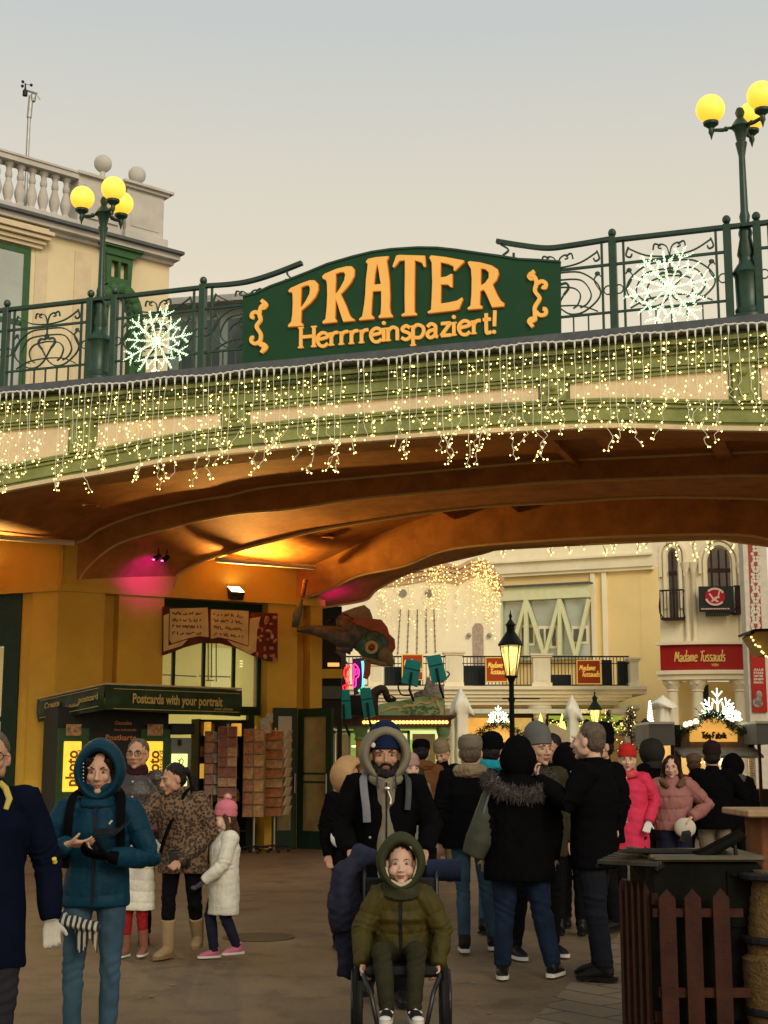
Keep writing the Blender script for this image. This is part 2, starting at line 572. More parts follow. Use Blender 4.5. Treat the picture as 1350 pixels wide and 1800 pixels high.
q = [atZ(x, y, .004) for x, y in ((930, 1800), (1140, 1590), (1180, 1560), (1900, 1560), (2400, 2300), (560, 2300))]
pv = [(p[0], p[1], .004) for p in q]
g.quad(*pv)
tag(g.build('pavement', paving_material(), fix=False), kind='structure')
# ================================================================ the footbridge
BR = Frame((-5.262, 18.913), (.94778, -.31893))
ZD = 6.6
B_A0, B_A1, B_B0, B_B1 = 5.2, 6.6, 8.4, 9.7
def curve(b, pl, crown, left=None):
 P = [BR.px(x, y, b) for x, y in pl]
 P = [p for p in P if p[0] <= crown + .8]
 if left:
  P = [(P[0][0] - 3.0, P[0][1] - left * 3.0)] + P
 P = catmull([np.array(p) for p in P], 6)
 A = np.array([p[0] for p in P]); Z = np.array([p[1] for p in P])
 def f(a):
  a = 2 * crown - a if a > crown else a
  return float(np.interp(a, A, Z))
 f.A = A
 return f
fCn = curve(0, [(0, 867), (200, 831), (333, 807), (500, 789), (600, 780), (752, 770), (850, 766)], 5.6, left=.14)
fC2 = curve(B_A0, [(0, 945), (131, 954), (178, 929), (244, 904), (333, 882), (400, 871), (500, 852), (900, 815)], 6.4, left=0)
fA1 = curve(B_A0, [(129, 1031), (147, 1000), (200, 956), (284, 929), (400, 902), (500, 893), (600, 878), (689, 868), (941, 846)], 6.4)
fA2 = curve(B_A1, [(300, 1044), (311, 1013), (356, 987), (400, 973), (489, 949), (600, 924), (815, 893), (1000, 882)], 6.4)
fD2 = curve(B_B0, [(380, 1000), (500, 1003), (552, 992), (622, 960), (700, 925), (800, 897), (1000, 880)], 6.6, left=0)
fB1 = curve(B_B0, [(500, 1060), (573, 1036), (630, 1010), (707, 994), (798, 962), (1000, 945)], 6.6)
fB2 = curve(B_B1, [(554, 1069), (641, 1055), (656, 1041), (707, 1012), (759, 994), (850, 972), (878, 965), (1035, 956)], 6.6)
A_L, A_R = -6.0, 19.0
bridge = thing('footbridge', 'green and cream arched footbridge with an ochre underside crossing over the crowd', 'bridge', BR.w(5, 5, 0))
AS = list(np.linspace(A_L, A_R, 126))
def strip(mb, a0, a1, f0, f1, bf, bb, step=.2):
 """band along the bridge between two height functions, front at bf, back at bb"""
 n = max(2, int((a1 - a0) / step) + 1)
 A = np.linspace(a0, a1, n)
 rows = []
 for a in A:
  z0, z1 = f0(a), f1(a)
  rows.append([(a, bf, z0), (a, bf, z1), (a, bb, z1), (a, bb, z0), (a, bf, z0)])
 mb.loft(rows)
 k = len(mb.v)
 for a in (A[0], A[-1]):
  mb.quad((a, bf, f0(a)), (a, bf, f1(a)), (a, bb, f1(a)), (a, bb, f0(a)))
m = MB(BR)
strip(m, A_L, A_R, lambda a: fCn(a) + .055, lambda a: 6.46, .0, .5)
m.build('fascia', M_GREEN, bridge)
m = MB(BR)
strip(m, A_L, A_R, lambda a: fCn(a), lambda a: fCn(a) + .054, -.05, .04)
m.build('edge_trim', M_TRIM, bridge)
m = MB(BR)
strip(m, A_L, A_R, lambda a: fCn(a) + .004, lambda a: fCn(a) + .052, .042, .55)
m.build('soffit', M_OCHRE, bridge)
m = MB(BR)
for off, h, pr in ((.10, .05, .035), (.26, .03, .025), (.31, .02, .045)):
 strip(m, A_L, A_R, lambda a: fCn(a) + off, lambda a: fCn(a) + off + h, -pr, -.001)
for z, h, pr in ((6.06, .03, .03), (6.10, .018, .05), (6.24, .025, .03), (6.30, .035, .06), (6.345, .05, .1)):
 strip(m, A_L, A_R, lambda a: z, lambda a: z + h, -pr, -.001, 25)
m.build('moulding', M_GREEN, bridge)
m = MB(BR)
for i in range(330):
 a = A_L + 25 * i / 330
 if -2 < a < 13:
  m.bbox(a, a + .05, -.085, -.062, 6.275, 6.325, .008)
m.build('rope_moulding', mat('dark_green_paint', (.055, .09, .035), rough=.6), bridge)
m = MB(BR)
strip(m, A_L, A_R, lambda a: 6.455, lambda a: 6.50, -.17, .3, 25)
strip(m, A_L, A_R, lambda a: 6.502, lambda a: 6.60, -.12, .2, 25)
m.build('deck_edge', M_LEAD, bridge)
m = MB(BR)
strip(m, A_L, A_R, lambda a: 6.35, lambda a: 6.56, .21, 10.0, 25)
m.build('deck', M_LEAD, bridge)
# pilasters and panels of the fascia, at the places the photograph gives
pil = [(-260, -215), (125, 172), (392, 438), (950, 1003), (1285, 1337), (1650, 1700)]
pa = []
for x0, x1 in pil:
 a0 = BR.px(x0, 720, 0)[0] if x0 > -200 else BR.px(0, 720, 0)[0] - (0 - x0) / 118
 a1 = BR.px(x1, 720, 0)[0] if x1 > -200 else BR.px(0, 720, 0)[0] - (0 - x1) / 118
 pa.append((a0, a1))
for a0, a1 in pa:
 m = MB(BR)
 g0, g1 = a0 + .04, a1 - .04
 m.box(g0, g1, -.075, -.002, fCn((g0 + g1) / 2) + .34, 6.06)
 m.box(g0 + .07, g1 - .07, -.10, -.076, fCn((g0 + g1) / 2) + .42, 5.98)
 m.box(g0 - .03, g1 + .03, -.12, -.002, 6.055, 6.095)
 m.ell(((g0 + g1) / 2, -.11, 5.95), (.05, .05, .05), 8, 6)
 m.build('pilaster', M_GREEN, bridge)
for i in range(len(pa) - 1):
 a0, a1 = pa[i][1] + (.02 if i != 3 else 0.0), pa[i + 1][0] - .02
 m = MB(BR)
 strip(m, a0, a1, lambda a: fCn(a) + .36, lambda a: 6.0, -.012, -.002)
 m.build('panel', M_CREAM, bridge)
 m = MB(BR)
 strip(m, a0 - .05, a1 + .05, lambda a: 6.0, lambda a: 6.03, -.05, -.013, 25)
 strip(m, a0 - .05, a1 + .05, lambda a: fCn(a) + .335, lambda a: fCn(a) + .36, -.05, -.013)
 m.build('panel_frame', M_GREEN, bridge)
# the underside: two vaulted bays between arched ribs
def ceil_rows(b0, b1, f0, f1, nb=6):
 rows = []
 for a in AS:
  rows.append([(a, b0 + (b1 - b0) * k / nb, f0(a) + (f1(a) - f0(a)) * k / nb) for k in range(nb + 1)])
 return rows
m = MB(BR)
m.loft(ceil_rows(.5, B_A0, lambda a: max(fCn(a) + .2, fC2(a) - .02), fC2))
m.loft(ceil_rows(B_A1, B_B0, lambda a: max(fA2(a) + .3, fD2(a)), fD2))
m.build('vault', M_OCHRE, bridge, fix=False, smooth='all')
def rib(f0, f1, b0, b1, top, name='arch_rib'):
 aL = max(f0.A[0], f1.A[0]) - 0.0
 aL0, aL1 = f0.A[0], f1.A[0]
 n = 70
 rows = []
 for k in range(n + 1):
  t = k / n
  t = t ** 1.6
  x0 = aL0 + (13 - aL0) * t
  x1 = aL1 + (13 - aL1) * t
  rows.append([(x0, b0, top), (x0, b0, f0(x0)), (x0 * .5 + x1 * .5, (b0 + b1) / 2, (f0(x0) + f1(x1)) / 2), (x1, b1, f1(x1)), (x1, b1, top)])
 mm = MB(BR)
 mm.loft(rows)
 mm.quad(*rows[0])
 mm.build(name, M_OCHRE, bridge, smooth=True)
 return rows
rA = rib(fA1, fA2, B_A0, B_A1, 6.3)
rB = rib(fB1, fB2, B_B0, B_B1, 6.3)
# mouldings that edge the ribs
for f, b, s in ((fA1, B_A0, 1), (fA2, B_A1, -1), (fB1, B_B0, 1), (fC2, B_A0, 1), (fB2, B_B1, -1)):
 aa = [a for a in np.linspace(f.A[0] + (1.5 if f is fC2 else 0), 12, 90)]
 off = .05
 mm = MB(BR)
 mm.tube([(a, b + s * off if f is not fC2 else b - .04, f(a) - .01) for a in aa], .03, 6)
 mm.build('rib_moulding', mat('light_ochre_moulding', (.60, .40, .15), rough=.7, var=.1), bridge, smooth='all')
for a, w in ((9.1, .22), (6.9, .1), (12.2, .2)):
 m = MB(BR)
 m.box(a, a + w, .56, B_A0 - .02, fC2(a) - .12, fC2(a) + .1)
 m.build('cross_beam', M_OCHRE, bridge)
for a in (3.9, 5.1, 8.8):
 m = MB(BR)
 m.box(a, a + .2, B_A1 + .02, B_B0 - .02, fD2(a) - .16, fD2(a) + .1)
 m.build('cross_beam', M_OCHRE, bridge)
# ---------------------------------------------------------------- the railing of the bridge
RZ = 1.15
def railpanel(a0, a1, skip_right=False):
 fr = MB(BR)
 w = .022
 B0, B1 = .02, .045
 z = ZD
 L = a1 - a0
 i0, i1 = a0 + .13, a1 - .13
 for a in (i0, i1):
  fr.box(a - .014, a + .014, B0, B1, z + .02, z + RZ - .03)
 fr.box(a0, a1, B0 - .004, B1 + .004, z + .82, z + .85)
 fr.box(a0, a1, B0 - .004, B1 + .004, z + .23, z + .255)
 n = 6
 for k in range(1, n):
  a = i0 + (i1 - i0) * k / n
  fr.box(a - .008, a + .008, B0, B1, z, z + .23)
 for a in ((a0 + i0) / 2, (i1 + a1) / 2):
  fr.ribbon([(a + .05 * math.cos(t), z + .52 + .055 * math.sin(t)) for t in np.linspace(0, 2 * math.pi, 13)[:-1]], .012, B0, B1 - .005, closed=True)
 cx = (i0 + i1) / 2
 hw = (i1 - i0) / 2
 def R_(pts, ww=.016, n_=5, b0=B0, b1=B1 - .003):
  fr.ribbon(catmull(pts, n_), ww, b0, b1)
 # swag under the hand rail
 R_([(i0 + .06, z + RZ - .14), (cx - hw * .5, z + .90), (cx, z + .865), (cx + hw * .5, z + .90), (i1 - .06, z + RZ - .14)])
 for s in (-1, 1):
  R_([(cx + s * (hw - .06), z + RZ - .12), (cx + s * (hw - .03), z + .93), (cx + s * (hw - .08), z + .90), (cx + s * (hw - .10), z + .94)], .02)
  R_([(cx, z + .86), (cx + s * .03, z + .98), (cx + s * .10, z + 1.02), (cx + s * .13, z + .98), (cx + s * .09, z + .965)], .014)
  R_([(cx + s * .10, z + 1.0), (cx + s * .17, z + 1.03), (cx + s * .19, z + .96)], .018)
  # outer oval of the scroll
  R_([(cx, z + .80), (cx + s * hw * .5, z + .78), (cx + s * hw * .88, z + .62), (cx + s * hw * .93, z + .45), (cx + s * hw * .6, z + .29), (cx + s * hw * .3, z + .265), (cx + s * .05, z + .33), (cx, z + .40), (cx - s * .07, z + .52)], .017)
  R_([(cx - s * .07, z + .52), (cx - s * .13, z + .6), (cx - s * .10, z + .66), (cx - s * .03, z + .655), (cx, z + .69)], .028)
  for q, zz in ((.74, .71), (.5, .62)):
   R_([(cx, z + zz), (cx + s * hw * q * .7, z + zz - .03), (cx + s * hw * q, z + .5), (cx + s * hw * q * .88, z + .38), (cx + s * hw * q * .66, z + .335)], .016)
  R_([(cx, z + .385), (cx + s * hw * .5, z + .36), (cx + s * hw * .88, z + .27)], .014)
  R_([(cx + s * (hw - .03), z + .52), (cx + s * (hw - .1), z + .66), (cx + s * (hw - .05), z + .73), (cx + s * (hw - .02), z + .70)], .014)
  fr.ell((cx + s * (hw - .06), .03, z + .74), (.035, .012, .03), 7, 5)
 fr.ribbon([(cx + .03 * math.cos(t), z + .69 + .035 * math.sin(t)) for t in np.linspace(0, 2 * math.pi, 11)[:-1]], .012, B0, B1 - .005, closed=True)
 fr.box(cx - .008, cx + .008, B0, B1, z + .72, z + .86)
 fr.build('railing_panel', M_IRON, bridge)
def railpost(a, h=1.22):
 p = MB(BR)
 p.bbox(a - .045, a + .045, -.01, .08, ZD, ZD + h - .05, .008)
 p.ell((a, .035, ZD + h + .01), (.05, .05, .055), 10, 8)
 p.build('railing_post', M_IRON, bridge)
def pa_at(x, y=600):
 return BR.px(x, BR_y(x), 0)[0]
def BR_y(x):
 return 684 - .0948 * x
P_ = [pa_at(x) for x in (3, 152, 195, 352)]
Q_ = [pa_at(x) for x in (1080, 1284, 1337)]
far_l = P_[0] - (P_[3] - P_[2])
for a in [far_l] + P_ + Q_ + [Q_[2] + 1.55]:
 railpost(a)
railpanel(far_l, P_[0])
railpanel(P_[0], P_[1])
railpanel(P_[2], P_[3])
railpanel(P_[3], P_[3] + (P_[3] - P_[2]))
railpanel(Q_[0], Q_[1])
railpanel(Q_[0] - (Q_[1] - Q_[0]), Q_[0])
railpanel(Q_[2], Q_[2] + 1.55)
for r0, r1 in ((far_l, P_[1] + .18), (P_[2] - .16, P_[3]), (Q_[0], Q_[1] + .16), (Q_[2] - .16, Q_[2] + 1.6)):
 m = MB(BR)
 m.box(r0, r1, -.005, .075, ZD + RZ - .035, ZD + RZ + .01)
 m.build('hand_rail', M_IRON, bridge)
def railcurve(pl):
 m = MB(BR)
 pts = [BR.px(x, y, .03) for x, y in pl]
 m.ribbon(catmull(pts, 5), .05, -.005, .07)
 m.build('hand_rail', M_IRON, bridge)
railcurve([(352, 503), (400, 500), (440, 494), (485, 480), (531, 462)])
railcurve([(1080, 419), (1000, 432), (960, 436), (915, 431), (873, 424)])
for x0, y0, x1, y1, bx in ((505, 477, 513, 490, 506), (880, 430, 884, 449, 894)):
 m = MB(BR)
 pts = [BR.px(*p, .03) for p in ((x0, y0), (bx, (y0 + y1) / 2), (x1, y1))]
 m.ribbon(catmull(pts, 5), .02, .01, .04)
 m.build('rail_bracket', M_IRON, bridge)
# ---------------------------------------------------------------- the sign
def z1(p): return BR.px(420 + p[0] / 4.5, 430 + p[1] / 4.5, -.03)
def z2(p): return BR.px(690 + p[0] / 4.5, 430 + p[1] / 4.5, -.03)
sign = thing('entrance_sign', 'dark green arched sign reading PRATER Herrrreinspaziert! in golden letters above the bridge edge', 'sign', BR.w(5.3, 0, ZD))
ol = [(426, 640), (427, 521), (449, 515.5), (475.5, 503), (509, 491), (542, 478), (575.5, 464), (620, 451), (653, 443), (687, 438), (734, 435), (768, 435.5), (801, 439), (845.5, 445.5), (879, 450), (912, 455.5), (945.5, 457), (985, 460), (986, 592)]
poly = [BR.px(x, y, -.03) for x, y in ol]
poly[0] = (poly[0][0], ZD + .005)
poly[-1] = (poly[-1][0], ZD + .005)
m = MB(BR)
m.prism(poly, -.03, .005)
m.build('sign_panel', M_SIGNG, sign)
m = MB(BR)
m.ribbon([BR.px(x, y, -.03) for x, y in ol[1:-1]], .025, -.045, .02)
m.build('sign_rim', M_IRON, sign)
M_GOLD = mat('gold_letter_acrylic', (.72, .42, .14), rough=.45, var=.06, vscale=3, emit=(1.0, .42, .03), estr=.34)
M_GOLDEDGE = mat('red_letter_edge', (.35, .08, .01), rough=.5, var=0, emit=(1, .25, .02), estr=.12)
LET = {'P': (z1, [(400,372),(418,352),(500,315),(570,290),(605,290),(632,318),(634,365),(612,420),(570,470),(528,505),(500,530),(496,620),(514,636),(514,648),(398,656),(402,640),(424,618),(432,560),(436,470),(434,395),(424,380),(404,382)],
   [(500,345),(540,328),(565,330),(572,360),(566,400),(540,450),(520,480),(498,512),(494,480),(498,400)]),
 'R': (z1, [(668,258),(690,238),(780,200),(860,180),(900,180),(920,205),(918,255),(890,310),(850,360),(812,400),(850,480),(880,560),(898,586),(922,600),(920,608),(834,616),(815,560),(790,480),(772,430),(766,590),(780,604),(780,618),(672,630),(670,616),(694,596),(704,500),(708,400),(706,320),(700,290),(690,282),(672,276)],
   [(772,238),(810,224),(840,224),(850,245),(842,290),(810,350),(775,400),(768,380),(772,300)]),
 'A': (z1, [(1014,140),(1030,122),(1090,108),(1190,100),(1188,112),(1174,138),(1184,200),(1196,300),(1200,420),(1198,500),(1204,545),(1222,570),(1220,580),(1114,586),(1114,574),(1130,556),(1134,480),(1134,372),(1064,376),(1056,470),(1052,560),(1074,580),(1072,594),(960,604),(960,594),(984,575),(1000,480),(1008,400),(1014,280),(1024,200),(1028,156),(1016,152)],
   [(1100,150),(1112,200),(1124,280),(1132,318),(1074,326),(1082,240)]),
 'T': (z2, [(8,180),(38,96),(60,90),(262,96),(268,180),(256,184),(240,150),(182,130),(180,250),(178,400),(178,540),(198,552),(196,564),(80,572),(80,560),(106,545),(104,400),(106,250),(106,130),(60,136),(30,176),(16,188)], None),
 'E': (z2, [(298,110),(312,94),(420,106),(570,134),(570,146),(500,214),(490,210),(492,180),(450,160),(386,146),(384,268),(430,262),(470,240),(478,240),(478,344),(466,342),(444,322),(388,322),(386,474),(450,466),(520,450),(556,426),(562,436),(530,516),(500,526),(288,550),(286,538),(312,524),(318,430),(322,300),(318,150),(306,124)], None),
 'r': (z2, [(602,148),(616,140),(700,150),(790,174),(836,204),(844,240),(826,290),(796,322),(830,400),(860,450),(888,472),(886,494),(794,502),(780,470),(750,400),(728,362),(698,376),(694,486),(716,494),(712,512),(602,520),(602,508),(624,490),(632,400),(634,280),(628,200),(608,164)],
   [(704,196),(740,200),(768,226),(768,270),(740,310),(704,334),(702,300)])}
for k, (zf, outl, hole) in LET.items():
 m = MB(BR)
 o2 = [zf(p) for p in outl]
 hs = [[zf(p) for p in hole]] if hole else []
 m.prism(o2, -.075, -.031, hs)
 lt = m.build('letter', M_GOLD, sign)
 m = MB(BR)
 m.ribbon(o2, .018, -.05, -.032, closed=True)
 for h_ in hs:
  m.ribbon(h_, .018, -.05, -.032, closed=True)
 m.build('letter_edge', M_GOLDEDGE, lt)
m = MB(BR)
bl0, bl1 = z1((470, 835)), z2((822, 690))
fz = lambda a: bl0[1] + .02 + (bl1[1] - bl0[1] - .03) * (a - bl0[0]) / (bl1[0] - bl0[0])
put_strokes(m, 'Herrrreinspaziert!', bl0[0] + .04, bl1[0], fz, .275, -.06, -.031, .041, serif=.036)
m.build('subtitle_lettering', M_GOLD, sign)
for zf, mn, curls in ((z1, [(185,445),(208,475),(180,500),(168,560),(178,600),(150,640),(150,665),(178,710),(178,750),(170,790),(205,815),(185,860)], ([(178,580),(150,540),(115,545),(105,575),(125,582)], [(168,770),(135,788),(105,770),(105,742),(122,738)], [(180,500),(205,505),(222,480),(200,455)], [(175,795),(200,790),(222,815),(200,845)])),
                      (z2, [(1128,215),(1095,245),(1128,260),(1142,310),(1130,370),(1165,420),(1160,450),(1130,500),(1130,560),(1130,600),(1088,615),(1115,655)], ([(1148,315),(1180,295),(1215,310),(1210,345),(1185,338)], [(1140,535),(1170,562),(1212,555),(1215,518),(1192,512)], [(1128,262),(1100,275),(1082,255),(1100,230)], [(1130,595),(1100,590),(1082,615),(1105,640)]))):
 m = MB(BR)
 for path in (mn,) + curls:
  m.ribbon([(p[0], p[1]) for p in catmull([np.array(zf(p)) for p in path], 4)], .045, -.06 - .001 * len(path), -.031)
 m.build('scroll_ornament', M_GOLD, sign)
# ================================================================ three-globe lamps on the bridge
def globe_lamp(px, py, label, H, gr, arm, group='three-globe lamps on the bridge', rot=0.0):
 a = BR.px(px, py, .12)[0]
 base = BR.w(a, .12, ZD)
 t = thing('street_lamp', label, 'street lamp', base, group)
 m = MB(WORLD)
 X, Y, Z = base
 k = H / 2.35
 prof = [(.15, 0), (.15, .05), (.12, .08), (.125, .12), (.11, .15), (.115, .5), (.135, .54), (.12, .58), (.075, .66), (.07, .72), (.085, .76), (.055, .95), (.065, 1.0), (.058, 1.04), (.04, 1.12), (.05, 1.2), (.036, 1.26), (.03, 1.9), (.045, 2.0), (.055, 2.06), (.04, 2.08), (.06, 2.2), (.09, 2.25), (.06, 2.31), (.03, 2.36), (.045, 2.42), (.03, 2.47), (.0, 2.48)]
 m.lathe([(r * 1.28, z * k) for r, z in prof], (X, Y, Z), 14)
 m.build('post', M_IRON, t, smooth=True)
 for an in (188, -38, 72):
  d = np.array([math.cos(R(an + rot)), math.sin(R(an + rot))])
  u2 = BR.u * d[0] + BR.v * d[1]
  def P(r, z): return (X + u2[0] * r, Y + u2[1] * r, Z + z)
  hz = 2.24 * k
  m = MB()
  m.tube([P(.02, hz), P(arm * .4, hz + .01), P(arm * .6, hz - .01), P(arm, hz)], [.03, .018, .026, .02], 8)
  m.ell(P(arm * .5, hz), .032, 8, 6)
  m.lathe([(.004, -.12), (.02, -.06), (.035, -.03), (.03, .02), (.05, .04), (.09, .07), (.095, .1), (.06, .11)], P(arm, hz), 12)
  ar = m.build('arm', M_IRON, t, smooth=True)
  m = MB()
  c = P(arm, hz + .11 + gr * .93)
  m.ell(c, gr, 24, 16)
  m.build('globe', M_GLOBE, ar, smooth='all')
globe_lamp(172, 664, 'green lamp with three glowing yellow globes beside the cream corner building', 2.5, .165, .32)
globe_lamp(1317, 559, 'taller green lamp with three glowing yellow globes right of the sign on the bridge', 2.5, .172, .34)
# ================================================================ lit snowflakes on the railing
M_ICE = mat('cool_white_led', (.8, 1, .8), rough=.3, var=0, emit=(.72, 1.0, .62), estr=1.5)
M_ICE2 = mat('led_tube', (.7, .85, .7), rough=.3, var=0, emit=(.62, .9, .55), estr=.55)
def snowflake(cx, cy, rad, label, seed, b=-.08, fr=None, n=10, group='snowflakes on the bridge railing'):
 fr = fr or BR
 rnd = random.Random(seed)
 a, z = fr.px(cx, cy, b)
 t = thing('snowflake_light', label, 'light decoration', fr.w(a, b, z), group)
 for k in range(n):
  an = 2 * math.pi * k / n + .12
  long_ = rad if k % 2 == 0 else rad * .86
  m = MB(fr)
  def P(r, s): return (a + r * math.cos(an) - s * math.sin(an), b + rnd.uniform(-.015, .015), z + r * math.sin(an) + s * math.cos(an))
  m.cur = 1
  m.tube([P(.03, 0), P(long_, 0)], .008, 5)
  segs = [((.04, 0), (long_, 0))]
  for f, l in ((.62, .24),) if k % 2 else ((.45, .22), (.72, .2)):
   for s in (-1, 1):
    segs.append(((long_ * f, 0), (long_ * (f + l * .8), s * long_ * l)))
  for s0, s1 in segs[1:]:
   m.tube([P(*s0), P(*s1)], .006, 5)
  m.cur = 0
  for s0, s1 in segs:
   L = math.hypot(s1[0] - s0[0], s1[1] - s0[1])
   N = int(L / .029)
   for i in range(N + 1):
    q = i / max(N, 1)
    for sd in (-.012, .012):
     p = P(s0[0] + (s1[0] - s0[0]) * q, s0[1] + (s1[1] - s0[1]) * q)
     m.octa((p[0] + sd * rnd.uniform(.3, 1.2), p[1] - .01, p[2] + sd * rnd.uniform(.3, 1.2)), .0078)
  m.build('arm', [M_ICE, M_ICE2], t, fix=False)
 m = MB(fr)
 m.lathe([(.0, -.02), (.05, -.015), (.05, .015), (0, .02)], (a, b, z), 10)
 m.build('hub', M_ICE2, t)
snowflake(275, 601, .51, 'lit snowflake on the railing left of the PRATER sign', 1, n=11)
snowflake(1176, 506, .52, 'larger lit snowflake on the railing right of the PRATER sign', 2, n=12)
# ================================================================ icicle lights along the bridge edge
rnd = random.Random(7)
a_first, a_last = BR.px(-60, 700, -.2)[0], BR.px(1580, 700, -.2)[0]
NC = 7
names = ['far left end', 'left snowflake', 'first letters of PRATER', 'middle of PRATER', 'scroll right of PRATER', 'right snowflake', 'tall globe lamp at right']
for c in range(NC):
 c0 = a_first + (a_last - a_first) * c / NC
 c1 = a_first + (a_last - a_first) * (c + 1) / NC
 t = thing('icicle_light_curtain', 'icicle light curtain on the bridge edge below the ' + names[c], 'string lights', BR.w((c0 + c1) / 2, -.2, 6.5), 'icicle light curtains along the bridge edge')
 n = int((c1 - c0) / .1)
 m = MB(BR)
 pts = []
 for k in range(n * 3 + 1):
  a = c0 + (c1 - c0) * k / (n * 3)
  pts.append((a, -.2, 6.475 + (.006 if k % 3 == 0 else -.004) + rnd.uniform(-.004, .004) + .012 * math.sin(a * 5.3)))
 m.tube(pts, .013, 5)
 m.build('cable', M_WHITEWIRE, t, smooth='all')
 for k in range(n):
  if rnd.random() < .03: continue
  a = c0 + (c1 - c0) * (k + .5) / n + rnd.uniform(-.02, .02)
  L = rnd.uniform(.95, 1.42) if rnd.random() < .8 else rnd.uniform(.75, 1.0)
  z0 = 6.47
  w = MB(BR)
  bl = MB(BR)
  w.tube([(a, -.2, z0), (a, -.2, z0 - .05), (a, -.2, z0 - .10)], [.014, .013, .006], 5)
  pts = [(a, -.2, z0 - .08)]
  x, b_, z = a, -.2, z0 - .08
  zend = z0 - L
  amp = .007
  while z > zend:
   loose = z < z0 - L * .72
   x += rnd.uniform(-1, 1) * (amp if not loose else .05)
   b_ += rnd.uniform(-1, 1) * (.008 if not loose else .03)
   z -= rnd.uniform(.05, .075) if not loose else rnd.uniform(.03, .06)
   b_ = min(-.15, max(-.3, b_))
   pts.append((x, b_, z))
   if rnd.random() < (.62 if not loose else .78):
    dx = rnd.choice((-1, 1)) * rnd.uniform(.02, .05)
    q = (x + dx, b_ + rnd.uniform(-.02, .01), z + rnd.uniform(-.012, .012))
    w.tube([(x, b_, z), q], .003, 3, caps=False)
    bl.octa(q, rnd.choice((.007, .0085, .010, .0125)))
  w.tube(pts, .0036, 4)
  bl.octa(pts[-1], .010)
  o = w.build('strand', M_WHITEWIRE, t, fix=False)
  bl.build('bulbs', M_BULB, o, fix=False)
# ================================================================ the wall at the left end of the passage
WL = Frame((-5.63, 24.2), (3.77, 2.2))
ZS = 4.45
arc = thing('station_building', 'ochre plastered pillars and shop windows at the left end of the bridge', 'building', WL.w(2.4, 0, 0))
def wx(x, y=1200, b=0.0): return WL.px(x, y, b)[0]
def wz(x, y, b=0.0): return WL.px(x, y, b)[1]
a97, a180, a205, a285 = wx(97), wx(180), wx(205), wx(285)
a460, a525, a548, a566 = wx(470), wx(522), wx(545), wx(566)
def pillar(a0, a1, b0, b1, top, base=True):
 m = MB(WL)
 m.box(a0, a1, b0, b1, 0, top)
 o = m.build('pillar', M_OCHRE2, arc)
 if base:
  m = MB(WL)
  m.box(a0 - .05, a1 + .05, b0 - .06, b1 - .02, 0.012, 1.12)
  m.add([(a0 - .05, b0 - .06, 1.12), (a1 + .05, b0 - .06, 1.12), (a1 + .001, b0 - .001, 1.24), (a0 - .001, b0 - .001, 1.24)], [(0, 1, 2, 3)])
  m.box(a0 - .055, a1 + .055, b0 - .066, b1 - .02, 1.0, 1.02)
  m.build('plinth', M_OCHRE2, o)
pillar(a97, a180, 0, .9, ZS)
pillar(a205, a285, 0, .9, ZS)
pillar(a460, a525, 0.0, .6, ZS)
pillar(a548, a566, 0.0, .6, ZS, False)
for r_ in ((a180, a205, .25, .9), (a525, a548, .3, .6)):
 m = MB(WL)
 m.box(*r_, 0, ZS)
 m.build('recess_wall', M_OCHRE2, arc)
# turned corner towards the light, and the shop front left of it
pL = atY(30, 1200, 24.55)
pA = WL.w(a97, 0, 0)
CH = Frame((pL[0], pL[1]), (pA[0] - pL[0], pA[1] - pL[1]))
wCH = math.hypot(pA[0] - pL[0], pA[1] - pL[1])
m = MB(CH)
m.box(.25, wCH - .002, .0, .5, 0, ZS - .01)
m.box(-.02, .25, .08, .5, 0, ZS - .01)
o = m.build('pillar', M_OCHRE2, arc)
m = MB(CH)
m.box(.22, wCH + .03, -.07, .4, .012, 1.14)
m.add([(.22, -.07, 1.14), (wCH + .03, -.07, 1.14), (wCH, -.001, 1.26), (.25, -.001, 1.26)], [(0, 1, 2, 3)])
m.build('plinth', M_OCHRE2, o)
m = MB(CH)
m.box(-.35, -.02, .05, .3, 0, ZS - .01)
m.box(-3.0, -.35, .1, .25, 3.55, ZS - .01)
m.box(-3.0, -.35, .1, .2, 2.25, 2.33)
m.box(-3.0, -.35, .1, .25, 0, .5)
m.build('shopfront_frame', M_DARKGREEN, arc)
M_SHOPGLOW = mat('lit_shop_back_wall', (.5, .38, .18), rough=.9, var=.5, vscale=2.2, emit=(.62, .42, .13), estr=.55)
M_GLASS = bpy.data.materials.new('window_glass')
M_GLASS.use_nodes = True
_p = M_GLASS.node_tree.nodes['Principled BSDF']
_p.inputs['Base Color'].default_value = (.75, .8, .7, 1)
_p.inputs['Roughness'].default_value = .03
_p.inputs['Alpha'].default_value = .22
MATS['window_glass'] = M_GLASS
m = MB(CH)
m.box(-3.0, -.35, .14, .16, .5, 3.55)
m.build('window_pane', M_GLASS, arc)
m = MB(CH)
m.box(-3.0, .0, .9, .95, 0, 3.6)
m.build('shop_interior', M_SHOPGLOW, arc)
# frieze over the pillars up to the vault and under the railing level
m = MB(WL)
m.box(a97 - .0, a566, .03, .5, ZS, 6.34)
m.box(a97 - .03, a566 + .03, -.05, .5, ZS - .005, ZS + .12)
m.build('frieze', M_OCHRE2, arc)
m = MB(CH)
m.box(-4.0, wCH + .03, .03, .5, ZS - .004, 6.33)
m.box(-4.0, wCH + .06, -.04, .5, ZS - .008, ZS + .14)
m.build('frieze', M_OCHRE2, arc)
